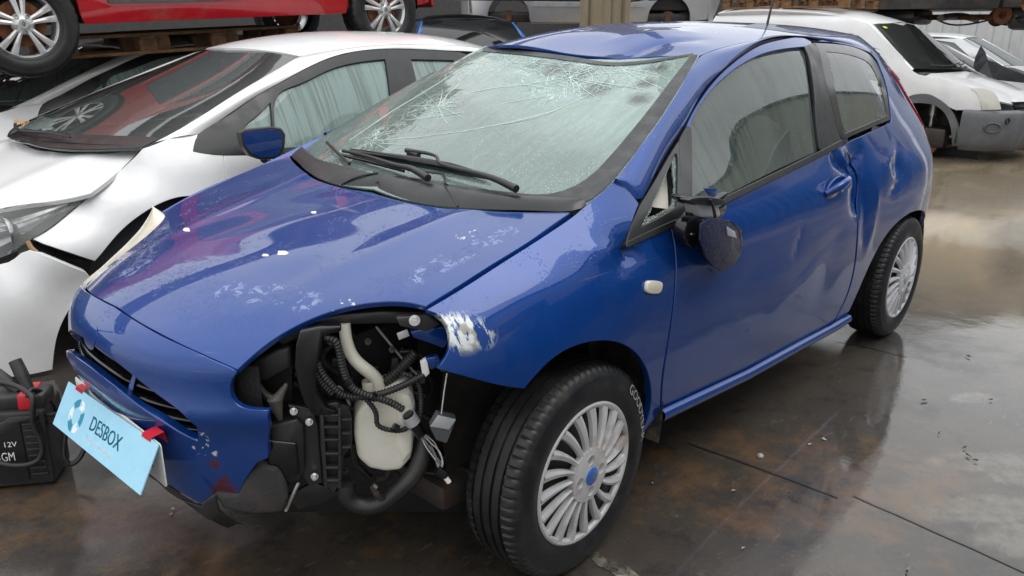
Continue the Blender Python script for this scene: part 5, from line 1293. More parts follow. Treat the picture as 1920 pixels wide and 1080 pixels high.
    for sx in (wtx+.15, bx+.55): 
        for s in (-1, 1): V, F = merge(box_geo((sx+.05, s*.36, 1.0*H/1.5-.10), (.13, .44, .42), eul(0, .2, 0), .05), box_geo((sx+.12, s*.36, H-.26), (.08, .24, .16), eul(0, .2, 0), .03)); mk('seat_back', V, F, 'seat_fabric', root, smooth=60) if False else (box('seat_back', (sx+.05, s*.36, .92), (.13, .44, .44), 'seat_fabric', root, R=eul(0, .2, 0), bev=.05), box('headrest', (sx+.13, s*.36, H-.27), (.08, .24, .16), 'seat_fabric', root, R=eul(0, .2, 0), bev=.03))
    if wheels == 'none':
        for cx in (fx_, rx_):
            for s in (-1, 1): lathe('brake_disc', [(.0, -.03), (.05, -.03), (.05, 0), (.13, 0), (.13, .02), (.0, .02)], 'rust', root, n=24, at=(cx, s*(h-.16), .28))
    else:
        for cx in (fx_, rx_):
            for s in (-1, 1): (alloy_wheel if wheels == 'alloy' else steel_wheel)(root, (cx, s*(h-.10), wheelz), s)
    for cx in (fx_, rx_):
        for s in (-1, 1):
            al_ = [(cx+.345*math.cos(t), .30+.345*math.sin(t)) for t in np.linspace(-.2, math.pi+.2, 14)]; V = []
            for x, z in al_: V += [(x, s*(h-.02), z), (x, s*(h-.26), z)]
            mk('arch_liner', V, [(2*i, 2*i+1, 2*i+3, 2*i+2) for i in range(13)], 'dark_plastic', root, smooth=60)
    return root, S

# ---- white hatchback next to the blue car (no wheels, sits low)
NA = .08; NF = Frame((0, 2.34, 0), NA)
nroot = empty('white_hatchback', 'white hatchback with loose front bumper and black-framed side windows beside the blue car', 'car', loc=(0, 2.34, 0), rot=NF.rot)
_nx = [-.12, .0, .15, .35, .6, .9, 1.2, 1.6, 1.95, 2.4, 3.0, 3.6, 4.0, 4.15]; _nz = [.05, .2, .4, .6, .72, .82, .90, 1.0, 1.1, 1.2, 1.3, 1.38]
_top = {-.12: .2, 0: .34, .15: .48, .35: .58, .6: .66, .9: .72}
def _nrow(x):
    t = float(np.interp(x, [-.12, 0, .15, .35, .6, .9, 3.0, 3.6, 4.0, 4.15], [.50, .60, .70, .775, .815, .835, .84, .81, .72, .60]))
    if x <= .9:
        zt = float(np.interp(x, [-.12, 0, .3, .5, .7, .9], [.50, .58, .72, .79, .85, .91])); tw = float(np.interp(x, [-.12, 0, .35, .6, .9], [.34, .44, .62, .70, .735]))
        return [t-.05, t-.02, t, t*1.0 if z_ok(.6, zt) else t-.1, *[t-(t-tw)*np.clip((z-.5)/(zt-.5+1e-6), 0, 2.2)**2.2 for z in (.72, .82, .90, 1.0, 1.1, 1.2, 1.3, 1.38)]]
    g = float(np.interp(x, [.9, 1.2, 1.6, 1.95, 2.4, 3.6, 4.15], [.0, .35, .75, 1.0, 1.0, .95, .85]))
    base = np.array([.835, .825, .80, .765, .725, .675, .61, .53]); fr = np.array([.815, .78, .735, .66, .57, .48, .40, .33])
    row = base*g+fr*(1-g); return [t-.05, t-.02, t, t, *(row*(t/.84))]
def z_ok(z, zt): return z < zt-.05
NT_ = Table(_nx, _nz, [_nrow(x) for x in _nx])
NS = Surf(1, lambda x, z: -NT_(x, z), -1, NF)
nhc = ncs([-.15, 0, .15, .35, .6, .9, 1.15], [.46, .585, .675, .765, .85, .925, .975])
NH = Surf(2, lambda x, y: nhc(x)-.045*(np.abs(y)/.70)**2.6+.012*gau(np.abs(y)-.42, .10), 1, NF)
ncx = ncs([.85, .928, 1.05, 1.297, 1.36], [.50, .69, .99, 1.695, 1.86])
NW = Surf(0, lambda y, z: ncx(z)+(.37+.8*(z-.928))*y*y, -1, NF)
nrc = ncs([1.5, 1.75, 2.0, 2.4, 2.9, 3.4, 3.8], [1.25, 1.335, 1.385, 1.425, 1.43, 1.40, 1.33])
NR = Surf(2, lambda x, y: nrc(x)-.075*(np.abs(y)/.5)**2.2, 1, NF)
q = [NH.hit([(266, 277), (243, 300), (207, 333), (169, 362)]), NH.hit([(169, 362), (120, 373), (60, 381), (0, 391)])]
fr_ = np.array([q[1][-1], [.02, -.36], [-.03, -.18], [-.04, 0]]); rr_ = np.concatenate([[[.66, 0], [.69, -.25], [.76, -.48]], q[0][:1]])
nh_loop = sym(dedupe(np.concatenate([resample(crom(rr_), .03), resample(crom(q[0]), .03), resample(crom(q[1]), .03), resample(crom(fr_), .03)])))
panel('hood', NH, nh_loop, 'white_paint', nroot, res=.04, depth=.02)
NFEN = [[(269, 279), (246, 303), (210, 336), (172, 365)], [(172, 365), (120, 410), (62, 448)], [(62, 450), (110, 466), (178, 489)], [(178, 489), (240, 420), (330, 370), (400, 380), (440, 440)], [(440, 440), (425, 360), (418, 292)], [(417, 290), (362, 284)], [(362, 284), (371, 250)], [(371, 250), (354, 235)], [(354, 235), (312, 262), (269, 279)]]
panel('front_fender', NS, outline(NS, NFEN, .03), 'white_paint', nroot, res=.04, depth=.02)
NBUM = [[(-60, 500), (20, 492), (52, 470), (100, 484), (158, 508)], [(158, 508), (170, 522)], [(170, 522), (135, 568), (108, 620), (97, 690)], [(97, 690), (50, 700), (0, 706), (-60, 716)]]
nb = outline(NS, NBUM, .03)
panel('front_bumper', NS, nb, 'white_paint', nroot, res=.04, depth=.025, off=.012)
NB2 = Surf(0, lambda y, z: -.06+.30*(np.abs(y)/.60)**2.6+.05*np.clip((z-.3)/.3, 0, 1)**2, -1, NF)
panel('bumper_centre', NB2, poly_uv([(-.62, .10), (.62, .10), (.60, .48), (-.60, .48)], .05), 'white_paint', nroot, res=.06, depth=.02)
V = NS.at(NS.hit([(40, 440), (60, 452), (110, 468), (180, 492), (170, 525), (100, 486), (40, 480)]))+[0, .035, 0]; mk('bumper_support', V, [tuple(range(len(V)))], 'dark_plastic', nroot)
tube('straw', NS.at(NS.hit([(52, 452), (60, 466), (70, 474)])), .010, 'straw', nroot, n=6); 
nlamp = [[(168, 364), (110, 376), (50, 384), (0, 393), (-50, 402)], [(-50, 402), (-50, 485)], [(-50, 485), (0, 478), (40, 462), (62, 447)], [(62, 447), (118, 409), (168, 364)]]
NL = Surf(1, lambda x, z: -(NT_(x, z)-.0), -1, NF)
ll = outline(NL, nlamp, .03)
hlm = empty('headlamp'); hlm.parent = nroot
panel('lens', NL, ll, 'lamp_glass', hlm, res=.05, depth=.01, off=.006)
panel('reflector', NL, ll, 'lamp_inner', hlm, res=.05, depth=.0, off=-.06)
panel('lamp_shroud', NL, outline(NL, [[(120, 392), (60, 408), (20, 424), (-30, 436)], [(-30, 436), (-30, 446), (20, 436), (60, 424), (120, 392)]], .03), 'grey_plastic', hlm, res=.05, depth=.004, off=-.03)
panel('lamp_strip', NL, outline(NL, [[(140, 378), (60, 396), (-20, 414)], [(-20, 414), (-20, 424)], [(-20, 424), (60, 404), (140, 378)]], .03), 'bright_metal', hlm, res=.05, depth=.004, off=-.018)
lathe('bowl', [(.0, .04), (.04, .03), (.07, .0), (.078, -.02), (.082, -.02)], 'bright_metal', hlm, n=28, axis=0, at=NS.at(NS.hit([(10, 445)]))[0]+[.03, .05, 0])
panel('lamp_bezel', NL, outline(NL, [[(150, 384), (110, 412), (60, 446), (0, 476), (-40, 484)], [(-40, 484), (0, 462), (40, 440), (70, 418), (150, 384)]], .03), 'dark_plastic', hlm, res=.05, depth=.004, off=-.012)
# glass and frame
nw = [NW.hit([(268, 277), (290, 267), (355, 232), (450, 171), (555, 109)])]
top_ = np.array([nw[0][-1], [-.3, 1.318], [0, 1.328]]); bot_ = np.array([[0, .905], [-.35, .902], nw[0][0]])
wloop = sym(dedupe(np.concatenate([resample(crom(bot_), .04), resample(crom(nw[0]), .04), resample(crom(top_), .04)])), 0)
nws = panel('windscreen', NW, wloop, 'clear_glass', nroot, res=.05, depth=.01)
bl = np.array([[0, .905], [-.35, .902], [-.70, .925]]); pa = NW.at(resample(crom(np.concatenate([bl, (bl[::-1]*[-1, 1])[1:]])), .05)); strip('scuttle', pa+[-.004, 0, .004], pa+[.085, 0, .035], 'dark_plastic', nroot, out=(-.3, 0, 1), n=3)
for k in range(7): 
    p = np.array([.80+.03*random.random(), .52+.10*random.random(), .935]); tube('dead_leaf', [p, p+[.03*random.random(), .03, .015], p+[.04, .06*random.random(), .01]], [.002, .012, .001], 'straw', nroot, n=5, flat=.2)
tube('wiper', NW.at([[.45, .93], [.2, .925], [-.1, .935], [-.30, .93]])+[-.02, 0, .02], [.008, .008, .006, .004], 'dark_plastic', nroot, n=6)
eA = np.concatenate([NW.at(resample(crom(nw[0][1:]), .05)), NR.at(resample(crom(np.array([[1.92, -.485], [2.2, -.50], [2.7, -.505], [3.2, -.50], [3.65, -.47]])), .06))])
fo_px = [(371, 252), (420, 220), (470, 186), (520, 157), (575, 127), (630, 104), (690, 93), (760, 91), (850, 95)]
_fb = np.concatenate([NS.hit(fo_px), [(3.3, 1.30), (3.7, 1.22)]]); eB = NS.at(crom(_fb, 6))
nr = rail('roof_rail', evenly(eA, 60), evenly(eB, 60), 'white_paint', nroot, bulge=.02); mirror(nr)
panel('roof', NR, sym(loop_uv([(1.755, 0), (1.80, -.25), (1.90, -.478)], [(1.90, -.478), (2.2, -.495), (2.7, -.50), (3.2, -.495), (3.65, -.465)], [(3.65, -.465), (3.72, 0)], step=.04)), 'white_paint', nroot, res=.06, depth=.02)
FRM = [[(362, 284), (372, 253), (420, 222), (470, 188), (520, 159), (575, 129), (630, 106), (690, 95), (760, 93), (860, 98)], [(860, 98), (900, 120), (900, 200)], [(900, 200), (760, 250), (640, 280), (540, 287), (415, 291), (362, 284)]]
WI1 = [[(452, 282), (453, 246), (480, 218), (507, 192)], [(507, 192), (513, 278)], [(513, 278), (452, 282)]]
WI2 = [[(519, 278), (518, 183), (560, 158), (615, 132), (670, 117), (722, 111)], [(722, 111), (732, 180), (738, 250)], [(738, 250), (640, 270), (519, 278)]]
WI3 = [[(770, 111), (850, 113)], [(850, 113), (870, 200)], [(870, 200), (790, 230)], [(790, 230), (770, 111)]]
wi = [outline(NS, w_, .03) for w_ in (WI1, WI2, WI3)]
nf = panel('window_frame', NS, outline(NS, FRM, .03), 'trim_plastic', nroot, res=.05, depth=.02, holes=wi, off=.002); mirror(nf)
for w_ in wi: o = panel('side_window', NS, w_, 'fogged_glass', nroot, res=.06, depth=0, off=-.012); mirror(o)
ndr = outline(NS, [[(420, 292), (426, 360), (442, 440)], [(442, 440), (700, 330), (900, 260)], [(900, 260), (902, 202)], [(902, 202), (760, 252), (640, 282), (540, 290), (420, 292)]], .03); panel('door', NS, ndr, 'white_paint', nroot, res=.05, depth=.02)
lowb = NS.at(np.array([[1.2, .12], [4.05, .12], [4.05, .85], [3.0, .88], [1.3, .86]])); mk('lower_side', lowb+[0, .03, 0], [(0, 1, 2, 3, 4)], 'white_paint', nroot)
mirror(panel('body_side', NS, poly_uv([(.2, .12), (4.05, .12), (4.05, .88), (1.0, .88), (.3, .66)], .08), 'white_paint', nroot, res=.12, depth=.02)); bpy.data.objects.remove([o for o in nroot.children if o.name.startswith('body_side')][0])
V = np.array([(3.66, -.46, 1.31), (3.66, .46, 1.31), (4.05, .62, .9), (4.1, .66, .15), (4.1, -.66, .15), (4.05, -.62, .9)]); mk('tailgate', V, [(0, 1, 2, 5), (5, 2, 3, 4)], 'white_paint', nroot)
box('cabin_floor', (2.2, 0, .40), (3.3, 1.4, .5), 'interior_plastic', nroot, bev=.05); box('dashboard', (1.15, 0, .80), (.5, 1.30, .14), 'interior_plastic', nroot, bev=.05)
for sx in (1.95, 2.9):
    for s in (-1, 1): box('seat_back', (sx, s*.36, .88), (.14, .46, .50), 'seat_fabric', nroot, R=eul(0, .2, 0), bev=.05); box('headrest', (sx+.08, s*.36, 1.20), (.08, .25, .16), 'seat_fabric', nroot, R=eul(0, .2, 0), bev=.03)
# its door mirror
mrn = empty('door_mirror'); mrn.parent = nroot
mp = NS.at(NS.hit([(490, 292)]))[0]
def nmir(px, h): return NF.plane([px], 1, mp[1]-h)[0]
def nslab(name, px, h0, h1, mat, parent, bev=.006):
    D = [nmir(p, h0) for p in px]; n = len(D); bm = bmesh.new(); vv = np.array([.35, .9, -.1])
    a = [bm.verts.new(p) for p in D]; b = [bm.verts.new(p+vv*h1) for p in D]; bm.faces.new(a); bm.faces.new(b[::-1])
    for i in range(n): bm.faces.new((a[i], b[i], b[(i+1) % n], a[(i+1) % n]))
    bmesh.ops.recalc_face_normals(bm, faces=list(bm.faces)); bmesh.ops.bevel(bm, geom=list(bm.edges), offset=bev, segments=3, affect='EDGES', profile=.5, clamp_overlap=True)
    bm.verts.ensure_lookup_table(); V = [tuple(v.co) for v in bm.verts]; F = [tuple(v.index for v in f.verts) for f in bm.faces]; bm.free(); return mk(name, V, F, mat, parent, smooth=50)
nslab('housing', [(449, 248), (458, 242), (510, 237), (528, 240), (536, 252), (534, 282), (524, 298), (490, 300), (468, 292), (454, 272)], .16, .09, 'black_plastic', mrn, .008)
# the glass faces rearwards in life; this mirror is folded forward so its glass shows to the front
gq = np.array([nmir(p, .163) for p in [(455, 252), (462, 247), (510, 242), (524, 246), (530, 256), (528, 280), (519, 293), (492, 296), (472, 288), (459, 272)]]); mk('mirror_glass', gq, [tuple(range(len(gq)))], 'mirror', mrn)
tube('mirror_arm', [nmir((495, 298), .10), nmir((505, 306), .03)], .02, 'black_plastic', mrn, smooth=0)
# ---- second white hatchback behind it: same model, standing further back
def place(px, depth): 
    r = rays([px])[0]; return CAMP+r*depth
nP = NS.at(NS.hit([(355, 233)]))[0]; nPw = NF.R @ nP+NF.o
r_ = rays([(68, 182)])[0]; tB = (4.15-CAMP[1])/r_[1]; tgt = CAMP+tB*r_
nroot2 = copy_tree(nroot); dB = tgt-nPw
nroot2.location = tuple(np.array(nroot.location)+dB)
nroot2['label'] = 'white hatchback squeezed behind the first one, under the red car'
for o in list(nroot2.children):
    if o.name.startswith(('dead_leaf', 'straw')): bpy.data.objects.remove(o)
# ---- red car stacked on top, wheels drooping
RP, RY = .053, -.056
Rr = Frame((0, 0, 0), RY, RP).R
c1 = np.array([1.10, 3.842, 1.457]); WZ = .235
RF = Frame(c1-Rr @ np.array([.90, -.80, WZ]), RY, RP)
red, RSF = generic_car('red_car', 'red car with grey door cladding and silver alloy wheels stacked over the white cars', RF, 'red_paint', L=4.35, W=1.80, H=1.60, wb=2.70, fo=.90, belt=1.0, hoodz=.86, cowlx=.95, cowlz=1.05, wtx=1.75, wheels='alloy', wheelz=WZ, res=.05)
cl_ = loop_uv([(1.42, .345), (1.38, .62), (1.36, .93)], [(1.36, .93), (2.4, .97), (3.30, .99)], [(3.30, .99), (3.15, .60), (2.95, .40)], [(2.95, .40), (2.2, .345), (1.42, .345)], step=.05)
panel('door_cladding', RSF, cl_, 'dark_grey_plastic', red, res=.05, depth=.02, off=.012)  # upper part added up to the belt, cuts red reflections in the bonnet
for o in red.children:
    if o.name.startswith('body_side'): o.data.materials[0] = MATS['red_paint']
# ---- pallets
def pallet(loc, rz, label, group, cols=9, size=(1.2, .8), tilt=0.0):
    p = empty('wooden_pallet', label, 'pallet', group, loc=loc, rot=(0, tilt, rz))
    for i in range(5): box('plank', (0, -size[1]/2+.06+i*(size[1]-.12)/4, .133), (size[0], .10, .022), 'wood', p, bev=.002)
    for i in range(3):
        x = (-size[0]/2+.07)+i*(size[0]-.14)/2
        box('crossboard', (x, 0, .111), (.10, size[1], .022), 'wood', p, bev=.002)
        for j in range(3):
            y = (-size[1]/2+.06)+j*(size[1]-.12)/2; box('block', (x, y, .061), (.12, .10, .078), 'wood', p, bev=.003)
    for j in range(3): box('runner', (0, -size[1]/2+.06+j*(size[1]-.12)/2, .011), (size[0], .10, .022), 'wood', p, bev=.002)
    return p
for k, (px, lab) in enumerate([((262, 82), 'weathered wooden pallet under the front of the red car'), ((420, 72), 'weathered wooden pallet under the middle of the red car')]):
    P = W0.plane([px], 1, 4.0)[0]; pallet((P[0]+.1, 4.42, P[2]-.07), RY, lab, None, tilt=-RP)
# ---- blue car with a black roof behind, a dark car stacked on it
wp_ = place((878, 44), 9.2); DY = math.radians(58); DF = Frame((wp_[0]-1.72*math.cos(DY), wp_[1]-1.72*math.sin(DY), 0), DY)
blu, _ = generic_car('blue_car', 'light blue car with black roof parked behind the white hatchback', DF, 'other_blue_paint', L=3.9, W=1.68, H=1.64, belt=1.0, cowlz=1.08, hoodz=.90, roofpaint='black_paint', wheels='steel', glassm='dark_glass')
pk = place((905, 8), 10.2); KY = math.radians(-46); KF = Frame((pk[0]-1.6*math.cos(KY), pk[1]-1.6*math.sin(KY), 1.62), KY)
generic_car('black_car', 'stripped black car without wheels stacked above the black-roofed blue car', KF, 'black_paint', wheels='none')
# ---- silver car stacked further back, above a dark one
pe = place((956, 40), 13.6); EY = math.radians(-48); zE = 1.36; EFr = Frame((pe[0]-.85*math.cos(EY)+.0, pe[1]-.85*math.sin(EY), zE), EY)
sil, ES = generic_car('silver_saloon', 'silver car stacked behind the post with grey side moulding', EFr, 'silver_paint', L=4.3, W=1.72, H=1.45, fo=.85, wb=2.6, wheels='none', glassm='grey_glass')
panel('side_moulding', ES, poly_uv([(1.25, .46), (2.55, .46), (2.55, .53), (1.25, .53)], .06), 'label_grey', sil, res=.08, depth=.015, off=.012)
panel('side_moulding', ES, poly_uv([(2.60, .46), (3.05, .46), (3.05, .53), (2.60, .53)], .06), 'label_grey', sil, res=.08, depth=.015, off=.012)
generic_car('dark_hatchback', 'dark car mostly hidden under the stacked silver car', Frame((EFr.o[0], EFr.o[1], -.05), EY), 'black_paint', H=1.42, wheels='steel')
# ---- concrete post
pp = place((1134, 40), 6.7); post = empty('concrete_post', 'tall brown concrete post standing behind the blue car', 'post', loc=(pp[0], pp[1], 0), rot=(0, 0, math.radians(12)))
box('shaft', (0, 0, 3.0), (.30, .34, 6.0), 'concrete_post', post, bev=.015)
box('rib', (-.16, .10, 3.0), (.05, .06, 6.0), 'concrete_post', post, bev=.01); box('rib', (-.16, -.10, 3.0), (.05, .06, 6.0), 'concrete_post', post, bev=.01)
box('rib', (.0, -.18, 3.0), (.08, .05, 6.0), 'concrete_post', post, bev=.01)

# ---- white van on the right
VA = math.radians(84.0); VO = np.array([9.83, .15, -.06]); vyl = np.array([-math.sin(VA), math.cos(VA), 0]); VF = Frame(VO-.90*vyl, VA)
van = empty('white_van', 'white van with grey bumper and missing front wheel behind the blue car', 'van', loc=tuple(VF.o), rot=VF.rot)
_vx = [-.05, .1, .3, .6, 1.0, 1.4, 1.9, 2.5, 3.6, 4.3]; _vz = [.1, .3, .6, .8, .95, 1.08, 1.25, 1.45, 1.62, 1.74, 1.82]
def _vrow(x):
    t = float(np.interp(x, [-.05, .1, .3, .6, 1.0, 4.3], [.60, .72, .81, .87, .90, .89])); g = float(np.interp(x, [0, .3, .9, 1.3, 1.8, 2.4], [0, .3, .7, .85, 1, 1]))
    return [t-.12, t-.03, t, t-.005, t-.015-.05*(1-g), t-.03-.14*(1-g), t-.07-.2*(1-g), t-.12-.22*(1-g), t-.18-.2*(1-g), t-.26-.2*(1-g), t-.36-.2*(1-g)]
VT = Table(_vx, _vz, [_vrow(x) for x in _vx]); VS = Surf(1, lambda x, z: VT(x, z), 1, VF, tmax=24)
vhc = ncs([-.1, .1, .3, .6, .9, 1.2, 1.5], [.62, .735, .84, .955, 1.035, 1.10, 1.16]); VH = Surf(2, lambda x, y: vhc(x)-.06*(np.abs(y)/.8)**2.5, 1, VF, tmax=24)
vwx = ncs([1.0, 1.11, 1.35, 1.6, 1.7], [.86, 1.02, 1.37, 1.72, 1.87]); VW = Surf(0, lambda y, z: vwx(z)+.17*(np.abs(y)/.78)**2, -1, VF, tmax=24)
vrc = ncs([1.6, 1.84, 2.15, 2.46, 2.9, 3.8, 4.3], [1.56, 1.665, 1.755, 1.825, 1.865, 1.885, 1.85]); VR = Surf(2, lambda x, y: vrc(x)-.075*(np.abs(y)/.62)**2.4, 1, VF, tmax=24)
VSP = [VS.hit([(1722, 140), (1712, 134), (1704, 127)]), np.array([[1.35, 1.25], [1.62, 1.45], [1.85, 1.62]]), np.array([[1.85, 1.62], [2.3, 1.72], [3.0, 1.75], [4.25, 1.74]]), np.array([[4.25, 1.74], [4.30, 1.0], [4.28, .25]]), np.array([[4.28, .25], [1.45, .22]]),
       VS.hit([(1690, 262), (1690, 220), (1697, 186), (1723, 176), (1751, 180), (1779, 200), (1795, 207)]), VS.hit([(1795, 206), (1840, 207)]), VS.hit([(1840, 207), (1834, 178), (1820, 165)]), VS.hit([(1820, 164), (1780, 152), (1722, 140)])]
vl = dedupe(np.concatenate([resample(crom(a), .05) for a in VSP]))
w1 = poly_uv(VS.hit([(1545, 58), (1598, 63), (1616, 72), (1648, 104), (1674, 132), (1688, 150), (1664, 156), (1570, 140)]), .05)
panel('body_side', VS, vl, 'white_paint', van, res=.06, depth=.03, holes=[w1]); panel('side_window', VS, w1, 'dark_glass', van, res=.1, depth=0, off=-.01)
o = panel('body_side', VS, poly_uv([(1.2, .22), (4.28, .25), (4.25, 1.74), (2.3, 1.72), (1.85, 1.62), (1.2, 1.1), (.5, .8), (.5, .3)], .08), 'white_paint', van, res=.12, depth=.02); mirror(o); bpy.data.objects.remove(o)
vh = sym(loop_uv([(.08, 0), (.12, .40), (.24, .62)], [(.24, .62), (.6, .76), (1.18, .80)], [(1.18, .80), (1.02, .4), (.99, 0)], step=.05)); panel('hood', VH, vh, 'white_paint', van, res=.06, depth=.02)
vw = sym(loop_uv([(0, 1.10), (.79, 1.11)], [(.79, 1.11), (.66, 1.40), (.60, 1.62)], [(.60, 1.62), (0, 1.655)], step=.05), 0); vws = panel('windscreen', VW, vw, 'dark_glass', van, res=.08, depth=.01)
mk('sticker', VW.at([[.52, 1.595], [.46, 1.595], [.46, 1.57], [.52, 1.57]])+[-.01, 0, .005], [(0, 1, 2, 3)], 'lime', vws)
for s in (1, -1):
    A_ = [VW.at([[s*(.79-.19*t), 1.10+.53*t]])[0] for t in np.linspace(0, 1, 10)]; B_ = []
    for t in np.linspace(0, 1, 10): x = 1.18+.70*t; z = 1.08+.55*t; B_.append(np.array([x, s*float(VT(x, z)), z]))
    strip('windscreen_pillar', A_, B_, 'white_paint', van, bulge=.02, out=(-.4, s, .4), n=5)
panel('roof', VR, sym(loop_uv([(1.74, 0), (1.90, .60)], [(1.90, .60), (2.5, .64), (4.22, .64)], [(4.22, .64), (4.26, 0)], step=.08)), 'white_paint', van, res=.12, depth=.02)
for s in (1, -1): strip('roof_edge', [(x, s*.60+s*.04*min(1, (x-1.9)/.5), float(vrc(x))-.075) for x in np.linspace(1.9, 4.2, 12)], [(x, s*float(VT(x, float(np.interp(x, [1.85, 2.3, 3, 4.25], [1.62, 1.72, 1.75, 1.74])))), float(np.interp(x, [1.85, 2.3, 3, 4.25], [1.62, 1.72, 1.75, 1.74]))) for x in np.linspace(1.9, 4.2, 12)], 'white_paint', van, bulge=.015, out=(0, s, 1), n=4)
mk('rear_doors', [(4.28, -.86, .25), (4.28, .86, .25), (4.26, .62, 1.75), (4.26, -.62, 1.75)], [(0, 1, 2, 3)], 'white_paint', van)
fl = [VS.hit([(1694, 188), (1723, 177), (1751, 181), (1779, 201), (1795, 230), (1807, 258), (1818, 272)]), VS.hit([(1818, 272), (1786, 272)]), VS.hit([(1786, 272), (1785, 250), (1778, 222), (1759, 200), (1729, 193), (1702, 197), (1690, 215)]), VS.hit([(1690, 215), (1694, 188)])]
panel('wheel_arch_flare', VS, dedupe(np.concatenate([resample(crom(a), .04) for a in fl])), 'grey_plastic', van, res=.05, depth=.04, off=.02)
VB = Surf(0, lambda y, z: -.05+.42*(np.abs(y)/.82)**3.0+.10*np.clip((z-.45)/.3, 0, 1)**2, -1, VF, tmax=24)
_pl = crom(np.array([(.50, .905), (.40, .892), (.28, .85), (.14, .74), (.04, .56), (-.01, .34), (-.03, 0)]), 5); _pl = np.concatenate([_pl, (_pl*[1, -1])[::-1][1:]])
_tg = np.gradient(_pl, axis=0); _nm = np.stack([_tg[:, 1], -_tg[:, 0]], 1); _nm /= np.linalg.norm(_nm, axis=1)[:, None]
if _nm[len(_nm)//2][0] > 0: _nm = -_nm
_pr = [(.20, -.10), (.235, -.045), (.29, -.012), (.38, .004), (.48, .008), (.58, .006), (.635, -.004), (.665, -.022), (.675, -.06)]
V = []; 
for p, n in zip(_pl, _nm):
    for z, o_ in _pr: q_ = p+n*o_; V.append((q_[0], q_[1], z-.02*max(0, 1-abs(p[1])/.5)*(1 if z > .6 else 0)))
k_ = len(_pr); F = [(i*k_+j, (i+1)*k_+j, (i+1)*k_+j+1, i*k_+j+1) for i in range(len(_pl)-1) for j in range(k_-1)]
bf = mk('front_bumper', V, F, 'grey_plastic', van, smooth=60)
def on_bumper(px):
    best = None
    for i in range(len(_pl)):
        for z in np.linspace(.25, .62, 20):
            w_ = VF.R @ np.array([_pl[i][0], _pl[i][1], z])+VF.o; d_ = np.hypot(*(proj(w_)[0]-px))
            if best is None or d_ < best[0]: best = (d_, np.array([_pl[i][0], _pl[i][1], z]), _nm[i])
    return best[1], best[2]
for nm_, px_, ra, rb in (('fog_lamp', (1862, 239), .10, .062), ('tow_eye_hole', (1890, 226), .028, .04)):
    c_, n_ = on_bumper(px_); u_ = np.array([-n_[1], n_[0], 0]); n3 = np.array([n_[0], n_[1], 0]); V = []; F = []
    rings = ((1.0, .004), (.88, .016), (.74, .012), (.66, -.012), (.0, -.014))
    for s_, h_ in rings:
        for t in np.linspace(0, 2*math.pi, 24, endpoint=False): V.append(c_+u_*ra*s_*math.cos(t)+np.array([0, 0, rb*s_*math.sin(t)])+n3*(h_+.006))
    F = [(r*24+i, r*24+(i+1) % 24, (r+1)*24+(i+1) % 24, (r+1)*24+i) for r in range(4) for i in range(24)]; mk(nm_, V, F, 'dark_grey_plastic' if nm_ == 'fog_lamp' else 'gloss_black', bf, smooth=60)
panel('headlamp', VS, outline(VS, [[(1821, 166), (1851, 168), (1868, 179), (1877, 205)], [(1877, 205), (1841, 206)], [(1841, 206), (1835, 180), (1821, 166)]], .04), 'lamp_solid', van, res=.05, depth=.02, off=.01)
gg = empty('grille'); gg.parent = van
panel('grille_mesh', VB, poly_uv([(-.42, .64), (.42, .64), (.46, .76), (-.46, .76)], .05), 'gloss_black', gg, res=.06, depth=.02, off=-.02)
for z in (.67, .71): tube('grille_bar', VB.at([[y, z] for y in np.linspace(-.42, .42, 9)]), .008, 'dark_plastic', gg, n=6)
lathe('brake_disc', [(.0, .05), (.05, .05), (.05, .0), (.14, .0), (.14, -.025), (.0, -.025)], 'rust', van, n=28, at=(.92, .72, .22))
lathe('strut', [(.03, 0), (.03, .3), (.05, .3), (.05, .5)], 'metal', van, n=12, axis=2, at=(.95, .60, .25))
for x0, x1, z in ((.6, 1.3, .34), (.62, 1.25, .22)): tube('suspension_arm', [(x0, .55, z), (.92, .66, z-.04), (x1, .5, z+.02)], .025, 'metal' if z > .3 else 'dark_metal', van)
V = []
for t in np.linspace(-.2, math.pi+.2, 16): V += [(.93+.40*math.cos(t), .88, .36+.40*math.sin(t)), (.93+.40*math.cos(t), .45, .36+.40*math.sin(t))]
mk('arch_liner', V, [(2*i, 2*i+1, 2*i+3, 2*i+2) for i in range(15)], 'dark_plastic', van, smooth=60); mk('inner_wing', [(.4, .45, .05), (1.5, .45, .05), (1.5, .45, 1.0), (.4, .45, .8)], [(0, 1, 2, 3)], 'dark_plastic', van)
box('chassis', (2.4, 0, .30), (3.4, 1.5, .25), 'dark_metal', van, bev=.05); box('cargo_floor', (2.9, 0, .8), (2.6, 1.5, .7), 'interior_plastic', van, bev=.05); box('dashboard', (1.25, 0, .98), (.4, 1.5, .16), 'interior_plastic', van, bev=.05)
tube('wiper', VW.at([[.55, 1.13], [.2, 1.12], [-.2, 1.14]])+[-.03, 0, .02], .008, 'dark_plastic', van, n=6)
tube('wiper', VW.at([[-.1, 1.12], [-.4, 1.13], [-.65, 1.15]])+[-.03, 0, .02], .008, 'dark_plastic', van, n=6)
box('door_mirror', (1.62, .98, 1.18), (.12, .16, .22), 'black_plastic', van, bev=.03)
for px, lab in (((1440, 8), 'wooden pallet on the rear of the white van roof'), ((1530, 8), 'wooden pallet on the middle of the white van roof')):
    pv = W0.plane([px], 2, 1.80)[0]
for k, (lx, lab) in enumerate(((2.75, 'wooden pallet on the middle of the white van roof'), (3.75, 'wooden pallet at the back of the white van roof'))):
    c_ = VF.R @ np.array([lx, .1, 0])+VF.o; pallet((c_[0], c_[1], 1.775), VA, lab, None, size=(.95, .9))
